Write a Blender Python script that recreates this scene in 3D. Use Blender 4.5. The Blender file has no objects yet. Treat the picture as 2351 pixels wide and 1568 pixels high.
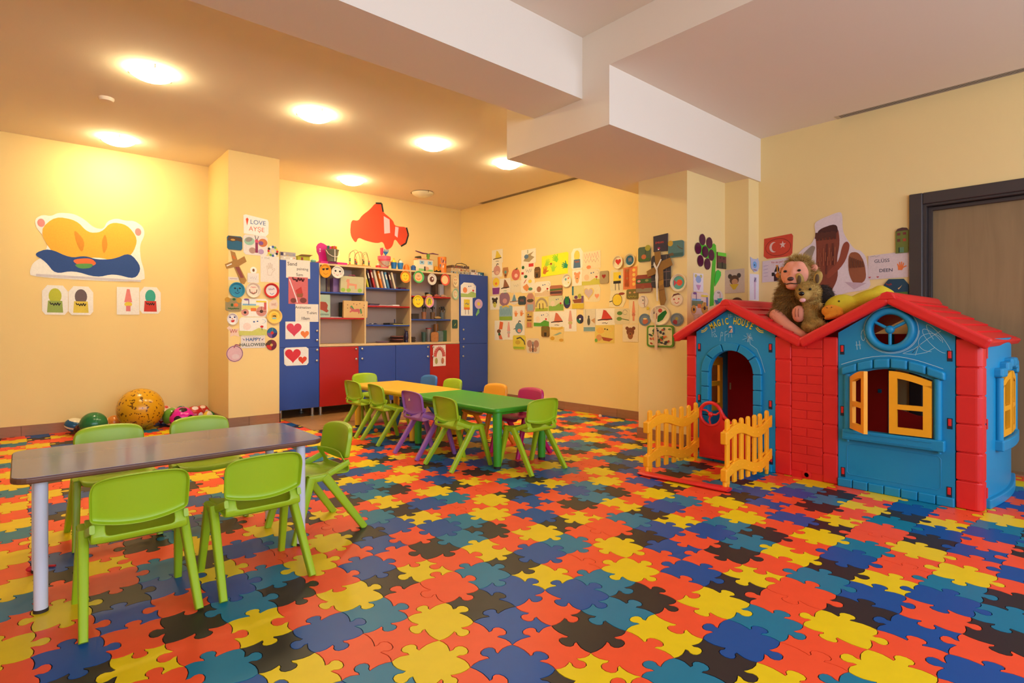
import bpy, bmesh, math, random
from mathutils import Vector, Matrix
sc = bpy.context.scene
C = sc.collection
# ------------------------------------------------------------------ camera, light, exposure
F, HY, CX, CAMZ, YAW = 1280.0, 752.0, 1175.5, 1.05, 0.8488
SN, CS = math.sin(YAW), math.cos(YAW)
cam = bpy.data.cameras.new('camera'); camo = bpy.data.objects.new('camera', cam); C.objects.link(camo)
camo.location = (0, 0, CAMZ); camo.rotation_euler = (math.pi/2, 0, YAW - math.pi/2)
cam.sensor_width = 36; cam.lens = 36*F/2351; cam.shift_y = -32/2351; cam.clip_start = .02
sc.camera = camo
sc.view_settings.view_transform = 'Standard'; sc.view_settings.look = 'None'
sc.view_settings.gamma = 1; sc.view_settings.use_curve_mapping = False
EXPO = 0.5
sc.view_settings.exposure = EXPO
SUN_WIN, WIN_COL = 115.0, (0.64, 0.78, 1.0)       # daylight through the windows behind the camera
LAMP_E, LAMP_COL = 74.0, (1.0, 0.84, 0.46)        # warm ceiling lamps
w = bpy.data.worlds.new('world'); sc.world = w; w.use_nodes = True
w.node_tree.nodes['Background'].inputs[0].default_value = (.62, .75, 1, 1)
w.node_tree.nodes['Background'].inputs[1].default_value = 1.2
def area(name, loc, rot, sx, sy, power, col):
    l = bpy.data.lights.new(name, 'AREA'); l.shape = 'RECTANGLE'; l.size = sx; l.size_y = sy; l.energy = power; l.color = col
    o = bpy.data.objects.new(name, l); o.location = loc; o.rotation_euler = rot; C.objects.link(o); return o
area('window_daylight', (.2, -2.75, 1.75), (math.pi/2, 0, 0), 4.2, 1.7, SUN_WIN, WIN_COL)
area('window_daylight', (3.9, -2.75, 1.75), (math.pi/2, 0, 0), 1.9, 1.7, SUN_WIN*.45, WIN_COL)

# ------------------------------------------------------------------ helpers
def s2l(c):
    return tuple(((v/255)/12.92 if v/255 <= .04045 else ((v/255+.055)/1.055)**2.4) for v in c)
MATS = {}
def mat(name, col, rough=.5, metal=0.0, spec=.5, var=.06, scale=6.0, bump=0.0, bscale=60.0, emit=0.0, coat=0.0, alpha=1.0, trans=0.0):
    if name in MATS: return MATS[name]
    m = bpy.data.materials.new(name); m.use_nodes = True; nt = m.node_tree; b = nt.nodes['Principled BSDF']
    r, g, bl = s2l(col)
    b.inputs['Roughness'].default_value = rough; b.inputs['Metallic'].default_value = metal; b.inputs['Specular IOR Level'].default_value = spec
    if coat: b.inputs['Coat Weight'].default_value = coat; b.inputs['Coat Roughness'].default_value = .15
    tc = nt.nodes.new('ShaderNodeTexCoord')
    n = nt.nodes.new('ShaderNodeTexNoise'); n.inputs['Scale'].default_value = scale; n.inputs['Detail'].default_value = 4
    nt.links.new(tc.outputs['Object'], n.inputs['Vector'])
    rp = nt.nodes.new('ShaderNodeMixRGB'); rp.blend_type = 'MIX'
    rp.inputs[1].default_value = (r*(1-var), g*(1-var), bl*(1-var), 1)
    rp.inputs[2].default_value = (min(1, r*(1+var)), min(1, g*(1+var)), min(1, bl*(1+var)), 1)
    nt.links.new(n.outputs['Fac'], rp.inputs[0]); nt.links.new(rp.outputs[0], b.inputs['Base Color'])
    if bump:
        n2 = nt.nodes.new('ShaderNodeTexNoise'); n2.inputs['Scale'].default_value = bscale; n2.inputs['Detail'].default_value = 3
        nt.links.new(tc.outputs['Object'], n2.inputs['Vector'])
        bp = nt.nodes.new('ShaderNodeBump'); bp.inputs['Strength'].default_value = bump; bp.inputs['Distance'].default_value = .01
        nt.links.new(n2.outputs['Fac'], bp.inputs['Height']); nt.links.new(bp.outputs[0], b.inputs['Normal'])
    if emit:
        b.inputs['Emission Color'].default_value = (r, g, bl, 1); b.inputs['Emission Strength'].default_value = emit
    if trans: b.inputs['Transmission Weight'].default_value = trans
    if alpha < 1: b.inputs['Alpha'].default_value = alpha
    MATS[name] = m; return m
def wood(name, col, col2, scale=(1, 1, 12), rough=.5, bump=0.0):
    if name in MATS: return MATS[name]
    m = bpy.data.materials.new(name); m.use_nodes = True; nt = m.node_tree; b = nt.nodes['Principled BSDF']; b.inputs['Roughness'].default_value = rough
    tc = nt.nodes.new('ShaderNodeTexCoord'); mp = nt.nodes.new('ShaderNodeMapping'); mp.inputs['Scale'].default_value = scale
    n = nt.nodes.new('ShaderNodeTexNoise'); n.inputs['Scale'].default_value = 4; n.inputs['Detail'].default_value = 6; n.inputs['Distortion'].default_value = 1.2
    mx = nt.nodes.new('ShaderNodeMixRGB'); mx.inputs[1].default_value = s2l(col)+(1,); mx.inputs[2].default_value = s2l(col2)+(1,)
    nt.links.new(tc.outputs['Object'], mp.inputs[0]); nt.links.new(mp.outputs[0], n.inputs['Vector'])
    nt.links.new(n.outputs['Fac'], mx.inputs[0]); nt.links.new(mx.outputs[0], b.inputs['Base Color'])
    if bump:
        bp = nt.nodes.new('ShaderNodeBump'); bp.inputs['Strength'].default_value = bump; bp.inputs['Distance'].default_value = .004
        nt.links.new(n.outputs['Fac'], bp.inputs['Height']); nt.links.new(bp.outputs[0], b.inputs['Normal'])
    MATS[name] = m; return m
def vcol_mat(name, rough=.75, var=.10, scale=90, coat=0):
    if name in MATS: return MATS[name]
    m = bpy.data.materials.new(name); m.use_nodes = True; nt = m.node_tree; b = nt.nodes['Principled BSDF']; b.inputs['Roughness'].default_value = rough
    if coat: b.inputs['Coat Weight'].default_value = coat
    a = nt.nodes.new('ShaderNodeVertexColor'); a.layer_name = 'Col'
    tc = nt.nodes.new('ShaderNodeTexCoord'); n = nt.nodes.new('ShaderNodeTexNoise'); n.inputs['Scale'].default_value = scale; n.inputs['Detail'].default_value = 3
    nt.links.new(tc.outputs['Object'], n.inputs['Vector'])
    mr = nt.nodes.new('ShaderNodeMapRange'); mr.inputs['To Min'].default_value = 1-var; mr.inputs['To Max'].default_value = 1+var
    nt.links.new(n.outputs['Fac'], mr.inputs['Value'])
    mx = nt.nodes.new('ShaderNodeMixRGB'); mx.blend_type = 'MULTIPLY'; mx.inputs[0].default_value = 1
    nt.links.new(a.outputs['Color'], mx.inputs[1]); nt.links.new(mr.outputs[0], mx.inputs[2]); nt.links.new(mx.outputs[0], b.inputs['Base Color'])
    MATS[name] = m; return m

class MB:
    """collects shapes into one mesh"""
    def __init__(s): s.v = []; s.f = []; s.c = []; s.mi = []; s.sm = []
    def add(s, vs, fs, col=None, mi=0, smooth=False, M=None):
        o = len(s.v)
        s.v += [tuple(M @ Vector(p)) if M else tuple(p) for p in vs]
        for f in fs: s.f.append(tuple(i+o for i in f)); s.c.append(col); s.mi.append(mi); s.sm.append(smooth)
        return s
    def box(s, x0, x1, y0, y1, z0, z1, **k):
        x0, x1 = min(x0, x1), max(x0, x1); y0, y1 = min(y0, y1), max(y0, y1); z0, z1 = min(z0, z1), max(z0, z1)
        return s.add([(x0,y0,z0),(x1,y0,z0),(x1,y1,z0),(x0,y1,z0),(x0,y0,z1),(x1,y0,z1),(x1,y1,z1),(x0,y1,z1)],
            [(0,3,2,1),(4,5,6,7),(0,1,5,4),(1,2,6,5),(2,3,7,6),(3,0,4,7)], **k)
    def prism(s, pts, d0, d1, axes='xz', **k):
        """polygon in two axes extruded along the third"""
        n = len(pts); ar = sum(pts[i][0]*pts[(i+1)%n][1]-pts[(i+1)%n][0]*pts[i][1] for i in range(n))
        if ar < 0: pts = pts[::-1]
        def mk(p, d):
            if axes == 'xz': return (p[0], d, p[1])
            if axes == 'yz': return (d, p[0], p[1])
            return (p[0], p[1], d)
        if axes == 'xz': d0, d1 = max(d0, d1), min(d0, d1)
        else: d0, d1 = min(d0, d1), max(d0, d1)
        vs = [mk(p, d0) for p in pts]+[mk(p, d1) for p in pts]
        fs = [tuple(range(n-1, -1, -1)), tuple(range(n, 2*n))]+[(i, (i+1)%n, n+(i+1)%n, n+i) for i in range(n)]
        return s.add(vs, fs, **k)
    def tube(s, pts, r, n=10, closed=False, cap=True, flat=1.0, **k):
        pts = [Vector(p) for p in pts]; m = len(pts); vs = []; up = None
        rr = r if isinstance(r, (list, tuple)) else [r]*m
        for i, p in enumerate(pts):
            if closed: t = pts[(i+1) % m]-pts[i-1]
            else: t = pts[min(i+1, m-1)]-pts[max(i-1, 0)]
            if t.length < 1e-9: t = Vector((0,0,1))
            t.normalize()
            if up is None:
                a = Vector((0,0,1)) if abs(t.z) < .9 else Vector((1,0,0)); up = (a-t*a.dot(t)).normalized()
            else:
                up = (up-t*up.dot(t)).normalized()
            sd = t.cross(up)
            for j in range(n):
                an = 2*math.pi*j/n; vs.append(p+(up*math.cos(an)*flat+sd*math.sin(an))*rr[i])
        fs = []
        for i in range(m if closed else m-1):
            a, b = i*n, ((i+1) % m)*n
            for j in range(n): fs.append((a+j, a+(j+1) % n, b+(j+1) % n, b+j))
        if cap and not closed: fs += [tuple(range(n-1, -1, -1)), tuple(range((m-1)*n, m*n))]
        k.setdefault('smooth', True)
        return s.add(vs, fs, **k)
    def lathe(s, prof, n=24, cx=0, cy=0, axis='z', **k):
        vs = []; fs = []
        for r, h in prof:
            for j in range(n):
                a = 2*math.pi*j/n; x, y = r*math.cos(a), r*math.sin(a)
                vs.append((cx+x, cy+y, h) if axis == 'z' else ((cx+x, -h, cy+y) if axis == 'y' else (-h, cx-x, cy+y)))
        for i in range(len(prof)-1):
            for j in range(n): fs.append((i*n+j, i*n+(j+1) % n, (i+1)*n+(j+1) % n, (i+1)*n+j))
        if prof[0][0] > 1e-6: fs.append(tuple(range(n-1, -1, -1)))
        if prof[-1][0] > 1e-6: fs.append(tuple(range((len(prof)-1)*n, len(prof)*n)))
        k.setdefault('smooth', True)
        return s.add(vs, fs, **k)
    def cyl(s, p0, p1, r, n=16, r2=None, **k):
        return s.tube([p0, p1], [r, r2 if r2 is not None else r], n, **k)
    def ball(s, c, r, seg=20, rings=12, scale=(1,1,1), **k):
        vs = []; fs = []
        for i in range(rings+1):
            t = math.pi*i/rings
            for j in range(seg):
                a = 2*math.pi*j/seg
                vs.append((c[0]+r*scale[0]*math.sin(t)*math.cos(a), c[1]+r*scale[1]*math.sin(t)*math.sin(a), c[2]+r*scale[2]*math.cos(t)))
        for i in range(rings):
            for j in range(seg): fs.append((i*seg+j, (i+1)*seg+j, (i+1)*seg+(j+1) % seg, i*seg+(j+1) % seg))
        k.setdefault('smooth', True)
        return s.add(vs, fs, **k)
    def grid(s, P, nu, nv, **k):
        """P(u,v) with u,v in 0..1"""
        vs = [P(i/(nu-1), j/(nv-1)) for j in range(nv) for i in range(nu)]
        fs = [(j*nu+i, j*nu+i+1, (j+1)*nu+i+1, (j+1)*nu+i) for j in range(nv-1) for i in range(nu-1)]
        k.setdefault('smooth', True)
        return s.add(vs, fs, **k)
    def mesh(s, name):
        me = bpy.data.meshes.new(name); me.from_pydata(s.v, [], s.f)
        if any(c is not None for c in s.c):
            ca = me.color_attributes.new('Col', 'FLOAT_COLOR', 'CORNER'); buf = []
            for p, c in zip(me.polygons, s.c):
                l = s2l(c or (255,255,255)); buf += [l[0], l[1], l[2], 1.0]*p.loop_total
            ca.data.foreach_set('color', buf)
        me.polygons.foreach_set('material_index', s.mi)
        me.polygons.foreach_set('use_smooth', s.sm)
        bm = bmesh.new(); bm.from_mesh(me); bmesh.ops.remove_doubles(bm, verts=bm.verts, dist=1e-6); bmesh.ops.recalc_face_normals(bm, faces=bm.faces); bm.to_mesh(me); bm.free()
        if any(s.sm): me.set_sharp_from_angle(angle=math.radians(42))
        me.update(); return me
    def build(s, name, m, parent=None, bevel=0, loc=None, seg=2, subsurf=0, solid=0):
        me = s.mesh(name)
        for mm in (m if isinstance(m, (list, tuple)) else [m]): me.materials.append(mm)
        o = bpy.data.objects.new(name, me); C.objects.link(o)
        if parent: o.parent = parent
        if loc is not None: o.location = loc
        if solid:
            md = o.modifiers.new('solid', 'SOLIDIFY'); md.thickness = solid; md.offset = 0
        if bevel:
            md = o.modifiers.new('bevel', 'BEVEL'); md.width = bevel; md.segments = seg; md.limit_method = 'ANGLE'; md.angle_limit = math.radians(40)
        if subsurf:
            md = o.modifiers.new('sub', 'SUBSURF'); md.levels = subsurf; md.render_levels = subsurf
        return o
def tag(o, label=None, cat=None, group=None, kind=None):
    if label: o['label'] = label
    if cat: o['category'] = cat
    if group: o['group'] = group
    if kind: o['kind'] = kind
    return o
def thing(name, label, cat, loc=(0,0,0), rz=0, group=None):
    o = bpy.data.objects.new(name, None); o.empty_display_size = .1; C.objects.link(o)
    o.location = loc; o.rotation_euler = (0, 0, rz); return tag(o, label, cat, group)
def dup(root, loc, rz, label, group=None, mats=None):
    r = root.copy(); C.objects.link(r); r.location = loc; r.rotation_euler = (0, 0, rz); r['label'] = label
    if group: r['group'] = group
    def rec(src, dst):
        for ch in list(src.children):
            c = ch.copy(); C.objects.link(c); c.parent = dst
            if mats:
                for sl in c.material_slots:
                    sl.link = 'OBJECT'
                    sl.material = mats
            rec(ch, c)
    rec(root, r); return r
def struct(name, mb, m, parent=None, bevel=0):
    o = mb.build(name, m, parent, bevel)
    if not parent: o['kind'] = 'structure'
    return o
def ray(px, py):
    u = (px-CX)/F; return Vector((SN*u+CS, -CS*u+SN, (HY-py)/F))
def onX(px, py, X): r = ray(px, py); return Vector((0,0,CAMZ))+r*(X/r.x)
def onY(px, py, Y): r = ray(px, py); return Vector((0,0,CAMZ))+r*(Y/r.y)
def onZ(px, py, z=0): r = ray(px, py); return Vector((0,0,CAMZ))+r*((z-CAMZ)/r.z)
def proj(p):
    u = SN*p[0]-CS*p[1]; f = CS*p[0]+SN*p[1]
    return (CX+F*u/f, HY-F*(p[2]-CAMZ)/f) if f > .05 else (-9999, -9999)

# ------------------------------------------------------------------ materials of the room
M_WALL = mat('cream_wall_paint', (241, 211, 145), .85, var=.025, scale=1.5, bump=.08, bscale=180)
M_CEIL = mat('ceiling_paint', (240, 224, 204), .9, var=.02, scale=1.2, bump=.05, bscale=120)
M_UNDER = mat('dark_mat_backing', (22, 16, 16), .9)
M_TILE = wood('wood_look_tile', (150, 108, 66), (176, 132, 88), (6, 1.2, 1), .42)
M_SKIRT = wood('wood_look_skirting', (140, 92, 62), (170, 122, 92), (1.5, 1.5, 14), .5)
M_GROUT = mat('grout', (120, 96, 70), .9)
# ------------------------------------------------------------------ room shell
HC = 2.915
struct('floor', MB().box(-2.5, 5.5, -2.7, 7.3, -.06, -.0035), M_UNDER)
FLOOR = C.objects['floor']
struct('wall_back', MB().box(-2.5, 5.5, 7.18, 7.3, 0, 3.3), M_WALL)
struct('wall_column', MB().box(1.63, 2.15, 6.345, 7.18, 0, HC), M_WALL)
struct('wall_right', MB().box(5.24, 5.5, 3.2, 7.18, 0, 3.3), M_WALL)
struct('wall_pillar', MB().box(4.43, 5.5, 2.683, 3.2, 0, 2.445).box(5.105, 5.5, 2.45, 2.683, 0, 2.445), M_WALL)
DY0, DY1, DZ = .20, 1.155, 2.02                  # door opening in the near right wall
struct('wall_right_near', MB().box(5.31, 5.6, DY1, 2.45, 0, 3.3).box(5.31, 5.6, -2.7, DY0, 0, 3.3).box(5.31, 5.6, DY0, DY1, DZ, 3.3), M_WALL)
struct('wall_left', MB().box(-2.6, -2.5, -2.7, 7.3, 0, 3.3), M_WALL)
wf = MB().box(-2.5, 5.6, -2.7, -2.6, 0, .88).box(-2.5, 5.6, -2.7, -2.6, 2.62, 3.3)
for a, b in ((-2.5, -1.9), (2.3, 2.95), (4.85, 5.6)): wf.box(a, b, -2.7, -2.6, .88, 2.62)
struct('wall_front', wf, M_WALL)
struct('ceiling', MB().box(-2.5, 5.5, 2.9, 7.3, HC, 3.3).box(-2.5, 3.03, -2.7, 2.9, 3.135, 3.3).box(3.03, 5.6, -2.7, 2.43, 2.855, 3.3), M_CEIL)
struct('ceiling_beam', MB().box(-2.5, 3.03, 2.675, 3.174, 2.693, 3.3), M_CEIL)
struct('ceiling_beam', MB().box(3.03, 5.6, 2.43, 3.505, 2.445, 3.3), M_CEIL)
# skirting tiles: each tile a piece of its skirting
def skirting(name, p0, p1, n, L=.52, start=0.0, h=.1, t=.012):
    p0 = Vector(p0); p1 = Vector(p1); d = (p1-p0); ln = d.length; d.normalize(); n = Vector(n)
    def slab(a, b, tt, h0, h1):
        q = [p0+d*a, p0+d*b, p0+d*b+n*tt, p0+d*a+n*tt]
        return MB().add([(v.x, v.y, h0) for v in q]+[(v.x, v.y, h1) for v in q],
            [(0,1,2,3)[::-1],(4,5,6,7),(0,1,5,4),(1,2,6,5),(2,3,7,6),(3,0,4,7)] if d.cross(n).z > 0 else [(0,1,2,3),(7,6,5,4),(4,5,1,0),(5,6,2,1),(6,7,3,2),(7,4,0,3)])
    base = struct(name, slab(0, ln, t*.6, 0, h-.002), M_GROUT)
    a = -start
    while a < ln:
        b = a+L; aa, bb = max(a, 0), min(b, ln)
        if bb-aa > .01: slab(aa+(.0015 if aa > 0 else 0), bb-.0015, t, 0, h).build('tile', M_SKIRT, base)
        a = b
skirting('baseboard_back', (-2.4, 7.18, 0), (1.63, 7.18, 0), (0, -1, 0), start=.2)
skirting('baseboard_column', (1.63, 6.345, 0), (2.15, 6.345, 0), (0, -1, 0), start=.32)
skirting('baseboard_column_side', (1.63, 7.18, 0), (1.63, 6.333, 0), (-1, 0, 0))
skirting('baseboard_column_right', (2.15, 6.333, 0), (2.15, 7.18, 0), (1, 0, 0))
skirting('baseboard_right', (5.24, 6.5, 0), (5.24, 3.2, 0), (-1, 0, 0), L=.42, start=.1)
skirting('baseboard_pillar', (4.43, 3.21, 0), (4.43, 2.671, 0), (-1, 0, 0), start=.0)
skirting('baseboard_pillar_front', (4.418, 2.683, 0), (5.105, 2.683, 0), (0, -1, 0))
skirting('baseboard_right_near', (5.31, 2.45, 0), (5.31, DY1+.09, 0), (-1, 0, 0))
# door and frame in the near right wall
M_FRAME = mat('dark_door_frame', (64, 54, 52), .38, var=.08, scale=3, bump=.03)
M_LEAF = wood('grey_brown_door_leaf', (158, 128, 88), (126, 100, 66), (4, 4, .35), .5, bump=.15)
door = struct('door_1', MB().box(5.40, 5.44, DY0+.03, DY1-.03, .012, DZ-.03), M_LEAF)
fr = MB()
fr.box(5.285, 5.325, DY1-.005, DY1+.083, 0, DZ+.083).box(5.285, 5.325, DY0-.083, DY0+.005, 0, DZ+.083)
fr.build('architrave', M_FRAME, door, bevel=.006)
MB().box(5.289, 5.325, DY0+.005, DY1-.005, DZ-.005, DZ+.083).build('architrave_head', M_FRAME, door, bevel=.006)
jb = MB()
jb.box(5.31, 5.46, DY1-.022, DY1, 0, DZ).box(5.31, 5.46, DY0, DY0+.022, 0, DZ).box(5.31, 5.46, DY0+.022, DY1-.022, DZ-.022, DZ)
jb.build('jamb', M_FRAME, door, bevel=.003)
st = MB()
st.box(5.365, 5.40, DY1-.05, DY1-.022, 0, DZ-.022).box(5.365, 5.40, DY0+.022, DY0+.05, 0, DZ-.022).box(5.365, 5.40, DY0+.05, DY1-.05, DZ-.052, DZ-.022)
st.build('door_stop', M_FRAME, door, bevel=.004)
MB().box(5.29, 5.46, DY0, DY1, 0, .012).build('threshold', mat('threshold_strip', (150, 110, 72), .5), door)
# slot air grilles in the ceiling
M_SLAT = mat('grille_slat', (205, 186, 160), .6); M_DARK = mat('grille_dark', (22, 16, 14), .8)
def grille(label, x0, x1, y0, y1, z):
    t = thing('air_grille', label, 'air vent', ((x0+x1)/2, (y0+y1)/2, z), group='slot grilles in the ceiling')
    cx, cy = (x0+x1)/2, (y0+y1)/2; w, l = x1-x0, y1-y0
    MB().box(-w/2+.004, w/2-.004, -l/2+.004, l/2-.004, -.0008, .0).build('backing', M_DARK, t)
    f = MB().box(-w/2, -w/2+.008, -l/2, l/2, -.002, 0).box(w/2-.008, w/2, -l/2, l/2, -.002, 0).box(-w/2+.008, w/2-.008, -l/2, -l/2+.03, -.002, 0).box(-w/2+.008, w/2-.008, l/2-.03, l/2, -.002, 0)
    f.build('frame', M_SLAT, t)
    for i in range(3):
        xx = -w/2+w*(i+1)/4
        MB().box(xx-.0035, xx+.0035, -l/2+.03, l/2-.03, -.0018, -.0002).build('slat', M_SLAT, t)
grille('long dark slot grille in the ceiling above the door wall', 5.222, 5.308, -.9, 1.76, 2.855)
grille('slot grille in the far ceiling along the wall of drawings', 5.145, 5.236, 4.66, 6.62, HC)
# smoke detector
so = tag(MB().lathe([(.055, 0), (.055, -.012), (.045, -.026), (0, -.028)], 20).build('smoke_detector', M_CEIL, loc=(.52, 5.578, HC)),
    'small round white cap on the ceiling between two lamps', 'smoke detector')
# ceiling lamps
M_GLASS_ON = mat('lit_frosted_glass', (255, 255, 255), .4)
nt = M_GLASS_ON.node_tree; b = nt.nodes['Principled BSDF']; b.inputs['Emission Color'].default_value = LAMP_COL+(1,); b.inputs['Emission Strength'].default_value = LAMP_E
ge = nt.nodes.new('ShaderNodeNewGeometry'); sx = nt.nodes.new('ShaderNodeSeparateXYZ'); ab = nt.nodes.new('ShaderNodeMath'); ab.operation = 'ABSOLUTE'
mr = nt.nodes.new('ShaderNodeMapRange'); mr.inputs['From Min'].default_value = .45; mr.inputs['From Max'].default_value = 1.0; mr.inputs['To Min'].default_value = LAMP_E*.16; mr.inputs['To Max'].default_value = LAMP_E   # frosted bowl: brightest round the bulb in its middle
nt.links.new(ge.outputs['Normal'], sx.inputs[0]); nt.links.new(sx.outputs['Z'], ab.inputs[0]); nt.links.new(ab.outputs[0], mr.inputs['Value']); nt.links.new(mr.outputs[0], b.inputs['Emission Strength'])
M_GLASS_OFF = mat('frosted_glass_shade', (226, 220, 192), .3)
M_CLIP = mat('brass_clip', (90, 70, 40), .35, metal=.8)
M_LBASE = mat('lamp_base_white', (235, 230, 215), .5)
def lamp(x, y, lit, label):
    t = thing('ceiling_lamp', label, 'ceiling lamp', (x, y, HC), group='round ceiling lamps')
    MB().lathe([(.06, 0), (.06, -.012), (0, -.012)], 24).build('base', M_LBASE, t)
    pr = [(0.150*math.sin(a), -.010-.060*(math.cos(a)-math.cos(1.25))/(1-math.cos(1.25))) for a in [1.25*i/9 for i in range(10)]]
    R = .150/math.sin(1.25)*1.0
    prof = [(r/math.sin(1.25), z) for r, z in pr]
    inner = [(r*.975, z+.004) for r, z in prof][::-1]
    MB().lathe(prof+inner, 40).build('glass_shade', M_GLASS_ON if lit else M_GLASS_OFF, t)
    for k in range(3):
        a = 2*math.pi*k/3+.5
        MB().tube([(.152*math.cos(a), .152*math.sin(a), 0), (.156*math.cos(a), .156*math.sin(a), -.018), (.146*math.cos(a), .146*math.sin(a), -.024)], .004, 6).build('clip', M_CLIP, t)
lamp(.715, 4.78, True, 'lit ceiling lamp nearest the camera, left of the front row')
lamp(1.925, 4.78, True, 'lit ceiling lamp second from the left in the front row')
lamp(3.13, 4.77, True, 'lit ceiling lamp third from the left in the front row')
lamp(4.13, 4.76, True, 'lit ceiling lamp half hidden behind the corner of the beam')
lamp(.717, 6.70, True, 'lit ceiling lamp close to the left back wall')
lamp(3.13, 6.61, True, 'lit ceiling lamp above the orange fish-shaped cut-out')
lamp(4.16, 6.59, False, 'unlit ceiling lamp near the far corner')
# ------------------------------------------------------------------ jigsaw mat: every piece is a piece of the floor
GX, GY, PX, PY = 1.222, 1.383, .170, .1935
COLS = {'R': ((240, 80, 44)), 'Y': ((230, 196, 18)), 'B': ((16, 76, 148)), 'T': ((14, 116, 148)), 'K': ((46, 38, 40))}
MATJ = {k: mat('jigsaw_'+{'R':'orange_red','Y':'yellow','B':'blue','T':'teal','K':'black'}[k], v, .40, spec=.28, var=.07, scale=14, bump=.02, bscale=300) for k, v in COLS.items()}
JIG = ['BRBTYR', 'KBYRRY', 'RTKBTR', 'YRYRYK', 'RKTKRB']
rj = random.Random(11)
VJ = [[(rj.uniform(-.012, .012), rj.uniform(-.012, .012)) for i in range(6)] for j in range(5)]
KX = [[rj.choice((-1, 1)) for i in range(6)] for j in range(5)]; KY = [[rj.choice((-1, 1)) for i in range(6)] for j in range(5)]
OX = [[(rj.uniform(-.07, .07), rj.uniform(-.16, .16), rj.uniform(.9, 1.1)) for i in range(6)] for j in range(5)]
OY = [[(rj.uniform(-.07, .07), rj.uniform(-.16, .16), rj.uniform(.9, 1.1)) for i in range(6)] for j in range(5)]
TAB = [(0, 0), (.10, .035), (.22, .045), (.33, .02), (.395, -.005), (.40, .05), (.355, .10), (.36, .165), (.41, .215), (.5, .235),
       (.59, .215), (.64, .165), (.645, .10), (.60, .05), (.605, -.005), (.67, .02), (.78, .045), (.90, .035)]
def jedge(a, b, sgn, sh):
    a = Vector(a); b = Vector(b); d = b-a; L = d.length; n = Vector((-d.y, d.x))/L; u = d/L; out = []
    for t, h in TAB:
        tt = t+(sh[0] if .3 < t < .7 else sh[0]*max(0, 1-abs(t-.5)*2)*1.2)
        lean = sh[1]*h*1.2 if .34 < t < .66 else 0
        bow = -.05*sgn*math.sin(math.pi*t) if h < .06 else 0
        out.append(a+u*(tt*L+lean*L*.5)+n*((h*sgn*sh[2]+bow*.35)*.19*1.0))
    return out
def vert(i, j):
    o = VJ[j % 5][i % 6]; return (GX+i*PX+o[0], GY+j*PY+o[1])
def edgeX(i, j): return jedge(vert(i, j), vert(i+1, j), KY[j % 5][i % 6], OY[j % 5][i % 6])     # along X, bottom of cell (i,j)
def edgeY(i, j): return jedge(vert(i, j), vert(i, j+1), KX[j % 5][i % 6], OX[j % 5][i % 6])     # along Y, left of cell
def rev(e, end): return [Vector(end)]+e[:0:-1]
def piece_poly(i, j):
    p = edgeX(i, j)+edgeY(i+1, j)+rev(edgeX(i, j+1), vert(i+1, j+1))+rev(edgeY(i, j), vert(i, j+1))
    n = len(p); q = []
    for k in range(n):
        t = p[(k+1) % n]-p[k-1]; t.normalize(); q.append((p[k].x-t.y*.0016, p[k].y+t.x*.0016))
    return q
PIECE = {}
def piece_mesh(ci, cj):
    if (ci, cj) not in PIECE:
        ox, oy = GX+(ci+.5)*PX, GY+(cj+.5)*PY
        mb = MB(); q = [(x-ox, y-oy) for x, y in piece_poly(ci, cj)]; n = len(q)
        mb.add([(x, y, 0) for x, y in q]+[(x, y, -.0035) for x, y in q], [tuple(range(n))]+[(n+k, n+(k+1) % n, (k+1) % n, k) for k in range(n)])
        me = mb.mesh('jigsaw_piece'); me.materials.append(MATJ[JIG[cj][ci]]); PIECE[(ci, cj)] = me
    return PIECE[(ci, cj)]
cells = []
for i in range(-14, 24):
    for j in range(-9, 30):
        cx, cy = GX+(i+.5)*PX, GY+(j+.5)*PY
        if cx < -1.3 or cx > 5.36 or cy < -.3 or cy > 7.25: continue
        if cx > 2.36 and cy > 5.72: continue
        if 1.75 < cx < 2.05 and cy > 6.5: continue
        px, py = proj((cx, cy, 0)); f = CS*cx+SN*cy
        vis = f > .3 and -120 < px < 2470 and py < 1690
        hid = (4.25 < cx < 5.2 and .8 < cy < 2.4)
        cells.append((0 if vis and not hid else 1, f, i, j, cx, cy))
cells.sort()
rest = {k: MB() for k in COLS}
for n, (v, f, i, j, cx, cy) in enumerate(cells):
    ci, cj = i % 6, j % 5
    me = piece_mesh(ci, cj)
    if n < 300:
        o = bpy.data.objects.new('jigsaw_piece', me); C.objects.link(o); o.parent = FLOOR; o.location = (cx, cy, 0)
    else:
        k = JIG[cj][ci]
        rest[k].add([(p.co.x+cx, p.co.y+cy, p.co.z) for p in me.vertices], [tuple(p.vertices) for p in me.polygons])
allr = MB(); ks = list(COLS)
for a, k in enumerate(ks): allr.add(rest[k].v, rest[k].f, mi=a)
o = allr.build('far_jigsaw_pieces', [MATJ[k] for k in ks], FLOOR); o['kind'] = 'stuff'
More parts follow.
